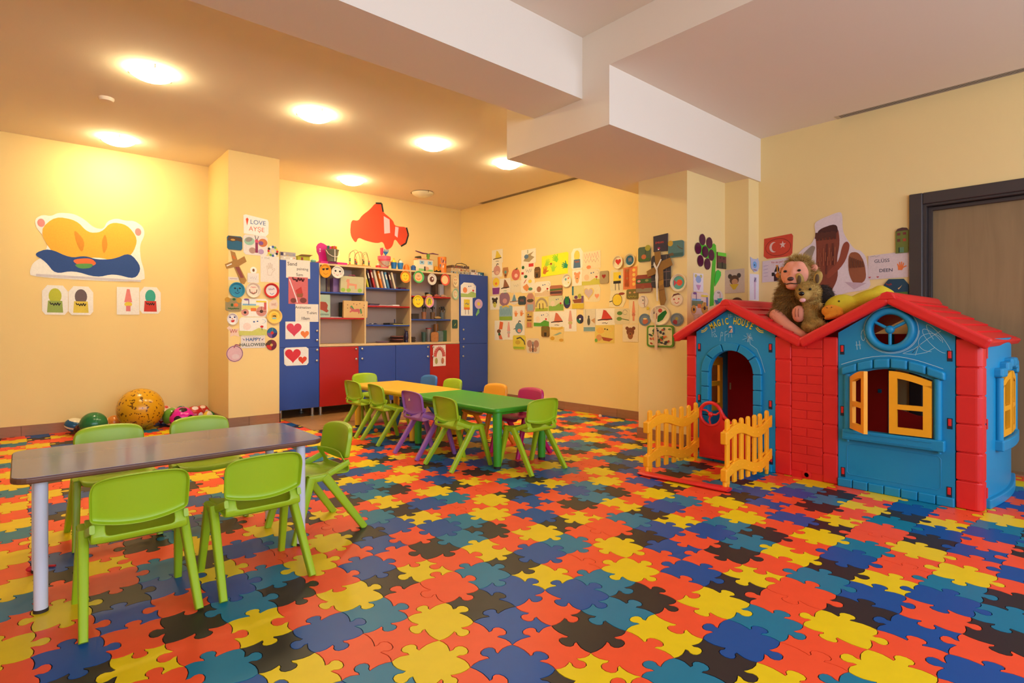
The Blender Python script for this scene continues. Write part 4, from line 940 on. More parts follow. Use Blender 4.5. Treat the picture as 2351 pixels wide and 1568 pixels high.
MB().lathe([(0, 0), (.055, 0), (.078, .135), (.084, .14), (.084, .148), (.074, .148), (.052, .005), (0, .005)], 28).build('bucket', PL('bucket_grey', (120, 118, 100), .25), o)
MB().tube([(-.08, -.01, .14), (-.07, -.055, .09), (-.03, -.08, .06), (.03, -.08, .055), (.075, -.05, .09), (.08, -.01, .14)], .005, 8).build('handle', PL('bucket_white', (226, 216, 200)), o)
MB().box(-.006, .006, -.088, -.080, .0, .145).build('handle_strap', PL('bucket_white', (226, 216, 200)), o)
for k, (x, c) in enumerate(((-.045, (40, 120, 140)), (.01, (236, 120, 30)), (.05, (240, 150, 40)))):
    q = tag(MB().tube([(0, 0, 0), (0, 0, .13), (0, 0, .15), (0, 0, .19)], [.006, .006, .026, .030], 12, flat=.4).build('toy_shovel', PL('shovel'+str(k), c), loc=(shX(761, yt+.06)+x, yt+.05, TZ+.036)), ['teal toy shovel in the grey bucket', 'orange toy shovel in the middle of the grey bucket', 'orange toy shovel at the right of the grey bucket'][k], 'toy shovel')
# bead maze
o = thing('bead_maze', 'wooden bead maze with looping wires and coloured beads', 'toy', (shX(823, yt+.08), yt+.08, TZ))
MB().box(-.15, .15, -.05, .07, 0, .022).build('maze_base', wood('maze_wood', (206, 160, 84), (190, 140, 70), (3, 1, 1), .5), o, bevel=.004)
rr = random.Random(9)
wires = [[(-.13, .2), (.0, .2)], [(-.11, .23), (-.02, .23)], [(-.02, .18), (.06, .21)], [(.02, .17), (.13, .17)], [(-.06, .2), (.09, .19)], [(.05, .21), (.12, .19)]]
wc = [(60, 90, 70), (190, 60, 50), (190, 60, 50), (150, 70, 60), (90, 110, 60), (150, 60, 50)]
for k, (x0, h) in enumerate([(-.135, .19), (-.10, .215), (-.05, .19), (-.02, .2), (.03, .19), (.07, .18)]):
    w_ = [.10, .14, .12, .13, .10, .08][k]; yy = [-.02, .03, 0, .05, -.03, .02][k]
    pts = [(x0, yy, .02)]+[(x0+w_/2-w_/2*math.cos(math.pi*q/10), yy+.02*math.sin(q), .02+(h-.02)*(math.sin(math.pi*q/10)**.45)) for q in range(1, 10)]+[(x0+w_, yy, .02)]
    wv = MB().tube(pts, .0022, 6).build('wire', PL('wire'+str(k), wc[k]), o)
    for q in range(3+k % 2):
        MB().ball((x0+(.0 if k % 2 else w_), yy, .034+.021*q), .0105, 10, 8).build('bead', PL('bead'+str((k+q) % 5), [(40, 60, 110), (200, 50, 40), (226, 180, 40), (50, 110, 70), (80, 70, 60)][(k+q) % 5]), wv)
o = thing('small_jar', 'small red-lidded jar between the bead maze and the pink bucket', 'jar', (shX(868, yt+.05), yt+.05, TZ))
MB().lathe([(0, 0), (.032, 0), (.032, .034), (0, .034)], 18).build('jar_body', PL('red_jar', (206, 40, 40)), o); MB().ball((0, 0, .045), .014, 10, 8).build('jar_knob', PL('jar_white', (236, 226, 210)), o)
o = thing('sand_bucket', 'pink sand bucket with a printed side and red handle', 'bucket', (shX(882, yt+.06), yt+.06, TZ))
MB().lathe([(0, 0), (.055, 0), (.072, .10), (.078, .105), (.078, .115), (.086, .118), (.086, .160), (.075, .164), (.070, .11), (.05, .006), (0, .006)], 28).build('bucket', PL('pink_bucket', (236, 90, 116), .3), o)
MB().lathe([(.0585, .018), (.0715, .096)], 28).build('printed_band', mat('bucket_print', (190, 170, 150), .4, var=.5, scale=40), o)
MB().tube([(-.08, -.01, .11), (-.06, -.065, .05), (0, -.085, .02), (.06, -.065, .05), (.08, -.01, .11)], .004, 8).build('handle', PL('bucket_red_handle', (190, 50, 60)), o)
tag(MB().tube([(0, 0, 0), (0, 0, .16), (0, 0, .18), (0, 0, .26)], [.007, .007, .034, .040], 14, flat=.35).build('toy_shovel', PL('pink_shovel', (226, 60, 110)), loc=(shX(877, yt+.06), yt+.07, TZ+.01)), 'pink toy shovel standing in the pink bucket', 'toy shovel')
rk = thing('toy_rake', 'blue toy rake standing in the pink bucket', 'toy rake', (shX(884, yt+.06), yt+.055, TZ+.01))
M_RAKE = PL('blue_rake', (30, 110, 180))
MB().cyl((0, 0, 0), (.006, 0, .19), .008, 10).build('rake_handle', M_RAKE, rk)
MB().prism([(-.006, .18), (.02, .18), (.046, .215), (-.034, .215)], -.006, .006, 'xz').build('rake_head', M_RAKE, rk)
for k in range(5): MB().cyl((-.029+.0175*k, 0, .21), (-.033+.0195*k, 0, .245), .005, 8).build('rake_tooth', M_RAKE, rk)
for k, (px, c, lid, lb) in enumerate([(904, (20, 110, 180), (236, 190, 40), 'blue cup with a yellow pointed lid'), (919, (16, 104, 176), None, 'blue cup with a curved straw')]):
    t = thing('toy_cup', lb, 'cup', (shX(px, yt+.05), yt+.05, TZ), group='blue cups on the shelf top')
    MB().lathe([(0, 0), (.030, 0), (.042, .085), (.040, .092), (0, .09)], 20).build('cup_body', PL('cup_blue', c, .3), t)
    if lid: MB().lathe([(.040, .092), (.030, .11), (.010, .125), (.008, .15), (0, .152)], 18).build('cup_lid', PL('cup_lid', lid), t)
    else:
        MB().ball((.01, 0, .10), .026, 12, 8).build('cup_foam', PL('cup_foam', (230, 226, 214)), t); MB().tube([(-.03, 0, .09), (-.022, 0, .125), (0, 0, .145)], .004, 8).build('straw', PL('dark_straw', (30, 50, 60)), t)
o = MB().lathe([(0, 0), (.045, 0), (.040, .04), (.025, .075), (0, .085)], 18).build('orange_shell', PL('orange_cup', (240, 120, 30)), loc=(shX(933, yt+.05), yt+.05, TZ)); tag(o, 'orange rounded toy shell beside the blue cups', 'toy')
o = thing('toy_cup', 'small dark blue lidded pot beside the paper house', 'pot', (shX(949, yt+.05), yt+.05, TZ)); MB().lathe([(0, 0), (.034, 0), (.034, .05), (.037, .052), (.037, .06), (.024, .062), (.022, .075), (0, .076)], 20).build('pot_body', PL('blue_pot', (34, 84, 150), .3), o)
# paper house with flower propeller
o = thing('paper_house', 'white cardboard house with two blue windows and an open door', 'paper model', (shX(978, yt+.02), yt+.02, TZ))
MB().box(-.115, .115, 0, .13, 0, .165).build('house_walls', mat('white_card', (232, 220, 196), .7), o)
MB().prism([(0-.01, .165), (.07, .185), (.14, .165)], -.125, .125, 'yz').build('house_roof', mat('house_roof', (226, 140, 100), .7), o)
dr = MB()
for x in (-.065, .065): dr.add([(x-.036, -.0008, .098), (x+.036, -.0008, .098), (x+.036, -.0008, .145), (x-.036, -.0008, .145)], [(0, 1, 2, 3)], col=(150, 196, 220)); dr.add([(x-.008, -.0012, .118), (x+.008, -.0012, .118), (x+.008, -.0012, .134), (x-.008, -.0012, .134)], [(0, 1, 2, 3)], col=(40, 34, 34))
dr.add([(-.115, -.0008, .001), (.115, -.0008, .001), (.115, -.0008, .03), (-.115, -.0008, .04)], [(0, 1, 2, 3)], col=(140, 196, 110)); dr.add([(-.03, -.0012, .01), (-.008, -.0012, .01), (-.008, -.0012, .07), (-.03, -.0012, .07)], [(0, 1, 2, 3)], col=(50, 34, 30))
dr.build('house_print', VC, o); MB().prism([(-.008, .012), (.03, .02), (.044, .045), (.03, .066), (-.008, .07)], -.012, -.010, 'xz').build('house_door', mat('house_door', (226, 170, 130), .7), o)
o = thing('toy_helicopter', 'green toy helicopter with shiny purple rotor blades on the paper house', 'toy', (shX(983, yt+.08), yt+.08, TZ+.178))
MB().lathe([(0, 0), (.022, 0), (.018, .03), (.026, .05), (.02, .075), (0, .08)], 14).build('stem', PL('heli_green', (96, 150, 30)), o)
M_PUR = mat('shiny_purple_foil', (120, 34, 130), .2, metal=.4)
for a, L_ in ((.15, .17), (2.9, .2), (2.3, .08)):
    ca, sa = math.cos(a), math.sin(a); MB().tube([(0, 0, .078), (ca*L_*.4, sa*L_*.2, .09-.01*(a > 2)), (ca*L_, sa*L_*.2, .085+.02*(a > 2.5))], [.014, .030, .016], 10, flat=.3).build('rotor_blade', M_PUR, o)
tag(MB().cyl((0, 0, .02), (.08, .0, .034), .022, 14).build('dark_tube', PL('dark_olive_tube', (70, 62, 44)), loc=(shX(949, yt+.16), yt+.1, TZ+.166)), 'dark stubby tube lying on the paper house', 'tube')
o = thing('toy_digger', 'small yellow and black toy digger before the orange can', 'toy', (shX(1004, yt+.02), yt+.015, TZ))
M_DY = PL('digger_yellow', (226, 150, 20)); M_DK = PL('digger_black', (30, 26, 26))
MB().box(-.05, .05, -.02, .02, .02, .036).build('digger_chassis', M_DY, o, bevel=.003); MB().box(-.05, -.005, -.018, .018, .036, .085).build('digger_cab', M_DY, o, bevel=.004); MB().tube([(.0, 0, .04), (.03, 0, .07), (.05, 0, .04)], .005, 8).build('digger_arm', M_DY, o)
for x in (-.03, .03): MB().cyl((x, -.024, .016), (x, .024, .016), .016, 14).build('digger_wheel', M_DK, o)
o = thing('storage_can', 'tall orange printed can behind the toy digger', 'can', (shX(1015, yt+.08), yt+.08, TZ))
MB().lathe([(0, 0), (.062, 0), (.062, .23), (.057, .23), (.057, .01), (0, .01)], 28).build('can_body', PL('can_orange', (238, 130, 34)), o)
dr = MB(); rr = random.Random(5)
for k in range(22):
    a = rr.uniform(3.5, 5.9); z = rr.uniform(.02, .18); w_ = rr.uniform(.1, .25); h = rr.uniform(.015, .04); c = rr.choice([(240, 226, 200), (60, 120, 150), (40, 50, 70), (190, 80, 60), (150, 90, 140)])
    dr.add([(.0626*math.cos(a+dx*w_), .0626*math.sin(a+dx*w_), z+dz*h) for dx, dz in ((0, 0), (.5, 0), (1, 0), (1, 1), (.5, 1), (0, 1))], [(0, 1, 4, 5), (1, 2, 3, 4)], col=c)
dr.build('can_print', VC, o)
yr_ = KY_+.04
printbox('game_box', 'flat game box at the bottom of the pile on the right tall cabinet', 'game box', 4.60, 4.92, yr_, yr_+.25, TZ+.001, TZ+.04, (190, 176, 150), mix, 11)
printbox('game_box', 'game box in the middle of the pile on the right tall cabinet', 'game box', 4.61, 4.93, yr_+.004, yr_+.24, TZ+.0405, TZ+.085, (206, 180, 140), [(170, 60, 50), (60, 70, 40), (226, 206, 160), (190, 130, 60)], 12)
printbox('game_box', 'dark game box on top of the pile on the right tall cabinet', 'game box', 4.62, 4.925, yr_+.002, yr_+.245, TZ+.0855, TZ+.125, (110, 80, 66), mix, 13)
tag(MB().tube([(0, 0, 0), (.05, .02, .035), (.12, 0, .045), (.19, -.02, .02), (.2, -.05, -.03)], .005, 8).build('black_cable', PL('black_cable', (24, 20, 20)), loc=(4.74, yr_+.1, TZ+.13)), 'black cable looped over the pile of game boxes', 'cable')
printbox('game_box', 'white and red game box on the right tall cabinet beside the pile', 'game box', 4.955, 5.09, yr_, yr_+.16, TZ+.001, TZ+.045, (226, 214, 206), [(190, 50, 60), (226, 120, 60), (236, 230, 220)], 14)
printbox('game_box', 'teal game box at the right end of the tall cabinet', 'game box', 5.095, 5.20, yr_, yr_+.16, TZ+.001, TZ+.05, (30, 110, 140), [(220, 220, 220), (30, 60, 90)], 15)
printbox('game_box', 'white printed carton standing behind the red and teal boxes', 'game box', 4.99, 5.19, yr_+.165, yr_+.25, TZ+.001, TZ+.105, (206, 190, 170), [(90, 60, 60), (150, 60, 70), (60, 60, 50)], 16)
# ------------------------------------------------------------------ paper work, plates and plaques on the walls
PAPER = vcol_mat('crayon_on_paper', .8, .10, 70)
PLANES = {'L': ('y', 7.18), 'C': ('y', 6.345), 'K': ('y', KY_-.018), 'E': ('y', KY_-.014), 'F': ('y', KY_), 'R': ('x', 5.24), 'P': ('x', 4.43), 'Q': ('y', 2.683), 'S': ('x', 5.105), 'T': ('y', 2.45), 'W': ('x', 5.31)}
WH, CRM = (240, 236, 230), (240, 230, 212)
RD, OR, YE, GR, DG, BL, LB_, PU, PK, BR, DK, GY, TE = (206, 50, 44), (232, 120, 60), (232, 206, 70), (120, 170, 70), (50, 100, 56), (50, 90, 160), (130, 180, 214), (130, 84, 150), (226, 140, 140), (120, 76, 46), (44, 38, 40), (150, 142, 138), (50, 130, 140)
def ell(u, v, a, b, n=20, rot=0.0):
    c, s = math.cos(rot), math.sin(rot); return [(u+a*math.cos(t)*c-b*math.sin(t)*s, v+a*math.cos(t)*s+b*math.sin(t)*c) for t in [2*math.pi*k/n for k in range(n)]]
def heart(u, v, s, t=1.0): return [(u+s*.062*16*math.sin(a)**3, v+s*t*.062*(13*math.cos(a)-5*math.cos(2*a)-2*math.cos(3*a)-math.cos(4*a))) for a in [2*math.pi*k/28 for k in range(28)]]
def hand(u, v, s, rot=0.0):
    pts = []
    base = [(-.35, -.6), (.3, -.6), (.45, -.2), (.95, .15), (.85, .3), (.42, .08), (.48, .75), (.33, .8), (.2, .2), (.16, .95), (0, .97), (-.03, .22), (-.18, .9), (-.33, .86), (-.22, .15), (-.5, .6), (-.62, .52), (-.42, -.05)]
    c, q = math.cos(rot), math.sin(rot); return [(u+s*(x*c-y*q), v+s*(x*q+y*c)) for x, y in base]
def zig(u0, v0, u1, v1, n, seed):
    r = random.Random(seed); return [(u0+(u1-u0)*(k/(n-1)), (v0 if k % 2 else v1)+r.uniform(-.06, .06)) for k in range(n)]
OUTL = {'rect': [(-1, -1), (1, -.985), (.985, 1), (-1, .98)], 'cham': [(-.8, -1), (.85, -1), (1, -.75), (1, .8), (.8, 1), (-.85, .97), (-1, .75), (-.97, -.8)],
        'oval': ell(0, 0, 1, 1, 32), 'round': rrect(-1, 1, -1, 1, .3), 'tag': [(-1, -.75), (-.75, -1), (.75, -1), (1, -.75), (1, .6), (.6, 1), (-.6, 1), (-1, .6)]}
NP = [0]
def smo(p, it=2):
    for _ in range(it): p = [q for a, b in zip(p, p[1:]+p[:1]) for q in ((a[0]*.78+b[0]*.22, a[1]*.78+b[1]*.22), (a[0]*.22+b[0]*.78, a[1]*.22+b[1]*.78))]
    return p
def smoothed(els): return [('p', smo(e[1]), e[2]) if e[0] == 'p' and len(e[1]) > 3 else e for e in els]
def paper(name, cat, pl, x0, y0, x1, y1, out, base, elems, label, th=.0012, group=None, lift=0.0, rot=0.0):
    ax, val = PLANES[pl]; f = (lambda a, b: onY(a, b, val)) if ax == 'y' else (lambda a, b: onX(a, b, val))
    xc, yc = (x0+x1)/2, (y0+y1)/2; ctr = f(xc, yc); a, b = f(x0, yc), f(x1, yc); tp, bt = f(xc, y0), f(xc, y1)
    hw = (abs(b.x-a.x) if ax == 'y' else abs(b.y-a.y))/2; hh = abs(tp.z-bt.z)/2
    if ax == 'y': U, N = Vector((1, 0, 0)), Vector((0, -1, 0)); loc = Vector(((a.x+b.x)/2, val, (tp.z+bt.z)/2))
    else: U, N = Vector((0, -1, 0)), Vector((-1, 0, 0)); loc = Vector((val, (a.y+b.y)/2, (tp.z+bt.z)/2))
    V = Vector((0, 0, 1)); NP[0] += 1; base_off = .0006+.0007*(NP[0] % 5)+lift
    cr, sr = math.cos(rot), math.sin(rot)
    def W(u, v, d):
        x, z = u*hw, v*hh; x, z = x*cr-z*sr, x*sr+z*cr; return U*x+V*z+N*(base_off+d)
    mb = MB(); plate = out == 'plate'
    def flat(pts, d, col): mb.add([W(p[0], p[1], d) for p in pts], [tuple(range(len(pts)))], col=col)
    if plate:
        rings = [(1, .016), (.93, .018), (.72, .007), (.7, .004)]; n = 32; vs = []
        for r_, d in rings: vs += [W(r_*math.cos(2*math.pi*k/n), r_*math.sin(2*math.pi*k/n), d) for k in range(n)]
        rim = base if not isinstance(base[0], tuple) else base[0]; inn = rim if not isinstance(base[0], tuple) else base[1]
        for i in range(3): mb.add([vs[i*n+k] for k in range(n)]+[vs[(i+1)*n+k] for k in range(n)], [(k, (k+1) % n, n+(k+1) % n, n+k) for k in range(n)], col=rim if i < 2 else inn, smooth=True)
        mb.add([vs[3*n+k] for k in range(n)], [tuple(range(n))], col=inn)
        back = [W(math.cos(2*math.pi*k/n), math.sin(2*math.pi*k/n), .016) for k in range(n)]; b2 = [W(.8*math.cos(2*math.pi*k/n), .8*math.sin(2*math.pi*k/n), 0) for k in range(n)]
        mb.add(back+b2, [(k, n+k, n+(k+1) % n, (k+1) % n) for k in range(n)]+[tuple(range(2*n-1, n-1, -1))], col=rim); d0 = .0048
    else:
        pts = OUTL[out] if isinstance(out, str) else out; n = len(pts)
        mb.add([W(p[0], p[1], 0) for p in pts]+[W(p[0], p[1], th) for p in pts], [tuple(range(n-1, -1, -1)), tuple(range(n, 2*n))]+[(k, (k+1) % n, n+(k+1) % n, n+k) for k in range(n)], col=base); d0 = th+.0004
    for k, e in enumerate(elems):
        d = d0+.00025*k; t = e[0]
        if t == 'e': flat(ell(e[1], e[2], e[3], e[4], 20, e[6] if len(e) > 6 else 0), d, e[5])
        elif t == 'r': flat([(e[1], e[2]), (e[3], e[2]), (e[3], e[4]), (e[1], e[4])], d, e[5])
        elif t == 'p': flat(e[1], d, e[2])
        elif t == 'h': flat(heart(e[1], e[2], e[3], hw/hh if hh else 1), d, e[4])
        elif t == 'hand': flat([(x, e[2]+(y-e[2])*hw/hh) for x, y in hand(e[1], e[2], e[3], e[5] if len(e) > 5 else 0)], d, e[4])
        elif t == 'l':
            ps = e[1]; w_ = e[2]*min(hw, hh)
            for p, q in zip(ps, ps[1:]):
                dx, dz = (q[0]-p[0])*hw, (q[1]-p[1])*hh; ln = math.hypot(dx, dz)
                if ln < 1e-6: continue
                nx, nz = -dz/ln*w_/2/hw, dx/ln*w_/2/hh; flat([(p[0]+nx, p[1]+nz), (q[0]+nx, q[1]+nz), (q[0]-nx, q[1]-nz), (p[0]-nx, p[1]-nz)], d, e[3])
        elif t == 't':
            vs, fs = txt(e[1], e[6] if len(e) > 6 else 0.0); s_ = e[4]; mb.add([W(e[2]+x*s_*hh/hw, e[3]+y*s_, d) for x, y in vs], fs, col=e[5])
    o = mb.build(name, PAPER); o.location = loc; return tag(o, label, cat, group)
GP = {'L': 'papers on the left back wall', 'C': 'papers and plates on the column', 'K': 'papers on the cabinet doors', 'E': 'plates on the shelving', 'F': 'plates on the shelving', 'R': 'drawings on the far right wall', 'P': 'plaques and plates on the pillar', 'Q': 'drawings on the pillar front', 'S': 'drawings by the pillar', 'T': 'drawings by the pillar', 'W': 'drawings on the door wall'}
def D(pl, x0, y0, x1, y1, out, base, elems, label, name='drawing', cat='drawing', **k): return paper(name, cat, pl, x0, y0, x1, y1, out, base, elems, label, group=GP[pl], **k)
def plt(pl, x0, y0, x1, y1, base, elems, label, **k): return paper('paper_plate', 'plate', pl, x0, y0, x1, y1, 'plate', base, elems, label, group=GP[pl], **k)
def plq(pl, x0, y0, x1, y1, out, base, elems, label, **k): return paper('painted_plaque', 'plaque', pl, x0, y0, x1, y1, out, base, elems, label, th=.010, group=GP[pl], **k)
def smile(u, v, w_, c, d=.2, t=.06): return ('l', [(u-w_+2*w_*k/8, v-d*math.sin(math.pi*k/8)) for k in range(9)], t, c)
def moon(u, v, r, c): return ('p', [(u+r*math.cos(a), v+r*math.sin(a)) for a in [math.radians(q) for q in range(-110, 111, 20)]]+[(u+r*.25+r*.75*math.cos(a)*.8, v+r*.85*math.sin(a)) for a in [math.radians(q) for q in range(100, -101, -20)]], c)
def scene(body, hill, moonc=BL, hl=-.35):        # moon, stars, flower and hill with a plain coloured patch
    return [('p', [(-1, -.95), (1, -.95), (1, hl), (.4, hl+.2), (-.1, hl-.15), (-1, hl-.1)], hill), ('e', -.45, .0, .28, .38, body), moon(.68, .55, .22, moonc), ('e', .05, .5, .07, .08, BL), ('e', .3, .55, .06, .07, BL), ('e', .62, -.02, .12, .13, RD), ('l', [(.62, -.1), (.63, -.4)], .05, DG)]
def patch(c1, c2, c3=DK, seed=0):                # plain colour patches
    return [('e', 0, .28, .5, .52, c1), ('p', [(-.62, -.85), (.62, -.85), (.55, -.05), (-.55, -.05)], c2), ('l', zig(-.4, -.35, .4, -.2, 9, seed), .08, c3)]
def blob(c1, c2, seed=0): return [('e', 0, -.05, .66, .7, c1), ('e', .08, -.38, .34, .24, c2), ('l', [(-.1, .62), (.05, .9), (.35, .8)], .12, DK), ('l', [(-.6, -.1), (-.95, -.2)], .08, DK)]
def cone(c1, txtc=DK): return [('p', [(-.75, -.35), (-.35, -.2), (-.15, .85), (.1, .75), (.65, -.05), (.75, -.3), (.2, -.42)], c1), ('l', [(-.75, -.38), (0, -.3), (.75, -.28)], .12, DK), ('l', zig(-.3, -.75, .3, -.68, 8, 3), .06, txtc)]
def tall(c1, c2): return [('p', [(-.35, -.1), (.35, -.1), (.12, .85), (-.12, .85)], c1), ('e', 0, -.25, .34, .18, c2), ('r', -.2, -.75, .2, -.35, c1)]
def bear(c1, c2): return [('e', -.42, .55, .22, .2, c1), ('e', .42, .55, .22, .2, c1), ('e', 0, .15, .5, .48, c1), ('e', 0, -.3, .34, .4, c2), ('e', 0, -.1, .1, .07, DK)]
# --- left back wall: large cut-out in yellow, blue and white (plain colour areas)
cut = [(-.98, -.98), (-1, -.8), (-.95, -.55), (-.78, -.35), (-.7, .1), (-.9, .45), (-.92, .72), (-.8, .86), (-.66, .84), (-.55, .97), (-.3, .99), (-.12, .86), (.05, .62), (.22, .6), (.28, .86), (.45, .99), (.62, .93), (.78, .97), (.95, .8), (.98, .55), (.88, .2), (.9, -.25), (.97, -.6), (.98, -1)]
D('L', 68, 493, 335, 644, smo(cut), WH, smoothed([('p', [(-.85, .4), (-.6, .85), (-.25, .8), (-.05, .45), (.18, .5), (.35, .85), (.65, .82), (.85, .4), (.75, -.1), (.5, -.4), (.1, -.25), (-.3, -.45), (-.65, -.25)], (240, 176, 60)),
   ('p', [(-.95, -.3), (-.7, -.1), (-.35, -.35), (-.1, -.25), (.1, -.35), (.4, -.3), (.7, -.05), (.92, -.5), (.8, -.9), (.4, -.75), (.1, -.9), (-.3, -.72), (-.6, -.85), (-.75, -.5)], (40, 74, 140)), ('p', [(-.35, -.4), (.0, -.3), (.12, -.5), (-.15, -.62)], (226, 110, 60)), ('p', [(-.3, -.52), (.05, -.47), (.0, -.62), (-.2, -.66)], (90, 150, 80)),
   ('p', [(-.3, .55), (-.1, .2), (-.15, -.2), (-.25, .1)], (214, 140, 44)), ('p', [(.25, .5), (.3, .1), (.22, -.2), (.18, .2)], (214, 140, 44)), ('e', -.82, .62, .06, .12, PK), ('e', .85, .62, .06, .12, PK), ('l', [(-.9, -.9), (.9, -.94)], .06, (206, 200, 206))]), 'large white-edged cut-out poster in yellow and blue on the left wall', 'poster_cutout', 'poster')
D('L', 96.5, 655, 156, 722.5, 'tag', WH, patch((186, 190, 60), (150, 170, 84)), 'green and yellow coloured cut-out, leftmost below the large yellow and blue poster')
D('L', 157, 657.5, 214, 723, 'tag', WH, patch((110, 92, 96), (224, 200, 80)), 'yellow and dark grey coloured cut-out beside the green and yellow one')
D('L', 268, 659, 320, 722.5, 'rect', WH, tall((226, 130, 130), YE), 'white sheet with a small pink pointed drawing on the left wall')
D('L', 321, 659, 369, 720, 'tag', WH, patch((60, 170, 150), (206, 60, 50)), 'teal and red coloured cut-out, rightmost on the left wall')
# --- orange cut-out above the shelves (plain shapes, no face)
fish = [(-.98, -.5), (-.95, .12), (-.72, .1), (-.6, .35), (-.35, .62), (-.15, .95), (.05, .98), (.1, .6), (.3, .45), (.45, .3), (.5, .12), (.66, .1), (.92, .12), (1, -.2), (.9, -.6), (.72, -.75), (.5, -.4), (.42, -.8), (.2, -.98), (.1, -.6), (-.1, -.72), (-.5, -.65), (-.72, -.55), (-.8, -.82)]
D('L', 802, 464, 938, 575, smo(fish, 2), (228, 76, 44), [('p', [(.52, .08), (.64, .06), (.6, -.38), (.5, -.3)], (226, 200, 210)), ('p', [(.12, .45), (.32, .34), (.34, -.22), (.14, -.28)], (226, 200, 210)), ('l', [(-.15, .93), (.05, .96), (.1, .62)], .07, DK), ('l', [(.92, .1), (.99, -.2), (.9, -.58), (.72, -.73)], .07, DK)], 'orange-red cut-out with pale bands on the wall above the shelves', 'poster_cutout', 'poster')
# --- column
D('C', 558, 495, 616.6, 541, [(-.95, -.9), (.75, -1), (.98, -.7), (1, .5), (.9, .72), (-.8, 1), (-.98, .9)], WH, [('p', [(-.8, .55), (-.68, .7), (-.58, .55), (-.66, .1), (-.7, -.1)], (226, 80, 50)), ('t', 'LOVE', .15, .3, .62, (70, 104, 160), .0), ('t', 'AYŞE', .05, -.38, .62, (226, 110, 80), .0)], 'white sign reading LOVE AYŞE at the top of the column')
D('C', 558, 540, 614, 586, 'cham', (228, 218, 214), [('e', -.5, .35, .42, .4, (150, 190, 170), .4), ('e', -.55, .5, .3, .22, GY, .5), ('e', .6, .3, .38, .42, (206, 120, 70), -.3), ('e', .45, .25, .2, .2, PU), ('e', -.25, -.55, .28, .3, (176, 140, 130)), ('e', .45, -.6, .24, .26, (180, 150, 190)), ('r', -.02, -.75, .2, .3, (140, 50, 90)), ('e', .09, .42, .14, .18, (214, 80, 110)), ('l', [(.05, .55), (-.05, .95)], .05, DK), ('l', [(.13, .55), (.25, .92)], .05, DK)], 'drawing of a butterfly with patchwork wings on the column')
plq('C', 520.5, 542, 555.6, 573.4, 'cham', (40, 96, 130), [('p', [(-1, .3), (-.75, .95), (.85, .8), (1, .2), (.3, .35), (-.3, .15)], (90, 66, 46)), ('e', -.25, .42, .3, .14, (206, 150, 70))], 'blue and brown painted plaque at the upper left of the column')
cap = [('e', .72*math.cos(2*math.pi*k/12), .72*math.sin(2*math.pi*k/12), .2, .2, [RD, YE, GR, BL, WH, DK][k % 6]) for k in range(12)]
o = D('C', 612, 563, 640.5, 591, [(p[0]*1., p[1]) for p in ell(0, 0, .95, .95, 24)], (206, 196, 190), cap+[('e', 0, 0, .28, .28, (230, 206, 160))], 'ring of coloured dots on a shiny disc at the right edge of the column', 'disc_ornament', 'ornament')
X_ = [(-.5, .98), (-.1, .9), (.12, .45), (.75, .72), (.95, .4), (.28, .1), (.95, -.75), (.75, -.98), (.45, -.95), (-.18, .02), (-.85, -.12), (-1, .15), (-.3, .38)]
paper('cardboard_figure', 'ornament', 'C', 516, 576, 567, 652, X_, (168, 122, 66), [('p', [(-.38, .72), (-.12, .66), (-.02, .48), (-.28, .52)], (206, 110, 50)), ('p', [(-.1, .02), (.25, .05), (.7, -.6), (.4, -.62)], (140, 70, 66)), ('l', [(-.85, .05), (-.4, .2)], .1, WH)], 'cross-shaped brown cardboard figure on the column', th=.006, group=GP['C'])
D('C', 598, 588, 640, 648, 'rect', (228, 218, 212), [('t', 'I', -.85, .82, .18, DK, -.02), ('t', 'lOvE', -.3, .82, .2, DK, -.02), ('l', hand(0, -.1, .6)+[hand(0, -.1, .6)[0]], .03, (190, 160, 140))], 'white sheet reading I love above a traced hand on the column')
D('C', 574, 612.5, 589.5, 628.5, 'oval', WH, [('e', 0, 0, .35, .45, BR)], 'tiny round white sticker with a brown mark on the column')
D('C', 568, 627, 594, 649, 'rect', (226, 218, 216), [('l', zig(-.6, -.3, .6, .3, 7, 8), .05, (190, 180, 190))], 'small pale sketch below the tiny round sticker on the column')
D('C', 524, 636, 548, 643.5, 'rect', (230, 214, 206), [('l', zig(-.7, -.3, .7, .3, 11, 2), .2, (170, 130, 160))], 'narrow paper strip under the cardboard cross on the column')
plt('C', 525, 648, 561.6, 683, (50, 140, 176), [('e', -.22, .2, .14, .1, DK), ('e', .38, .22, .14, .1, DK), ('l', [(.1, .2), (.08, -.15), (.2, -.15)], .07, (20, 60, 90)), smile(.05, -.28, .3, (40, 34, 80))], 'blue painted smiling plate at the left of the column')
plt('C', 564, 648, 598, 684, (232, 216, 200), [('l', [(-.5, .1), (-.42, -.3), (0, -.5), (.42, -.3), (.5, .1)], .1, BR), ('l', zig(-.4, .3, .4, .42, 9, 1), .07, PK), smile(0, -.2, .25, RD)], 'white plate with a faint drawn face at the middle of the column')
plt('C', 605, 650, 640, 684.5, ((206, 40, 40), (226, 214, 218)), [('l', zig(-.4, .1, .4, .3, 8, 4), .05, PU), smile(.05, -.3, .25, BL)], 'white plate with a broad red rim on the column')
plq('C', 517, 685, 553.6, 714, 'round', (150, 136, 100), [('e', -.75, .75, .35, .4, (190, 140, 50)), ('e', .7, .7, .35, .4, (196, 146, 56)), ('e', .05, .85, .2, .2, DG), ('e', .3, -.05, .28, .28, OR), ('e', -.2, -.05, .16, .25, DG), ('l', zig(-.7, -.7, .7, -.55, 11, 6), .14, (70, 110, 60))], 'stone-coloured plaque with orange and green dabs on the column')
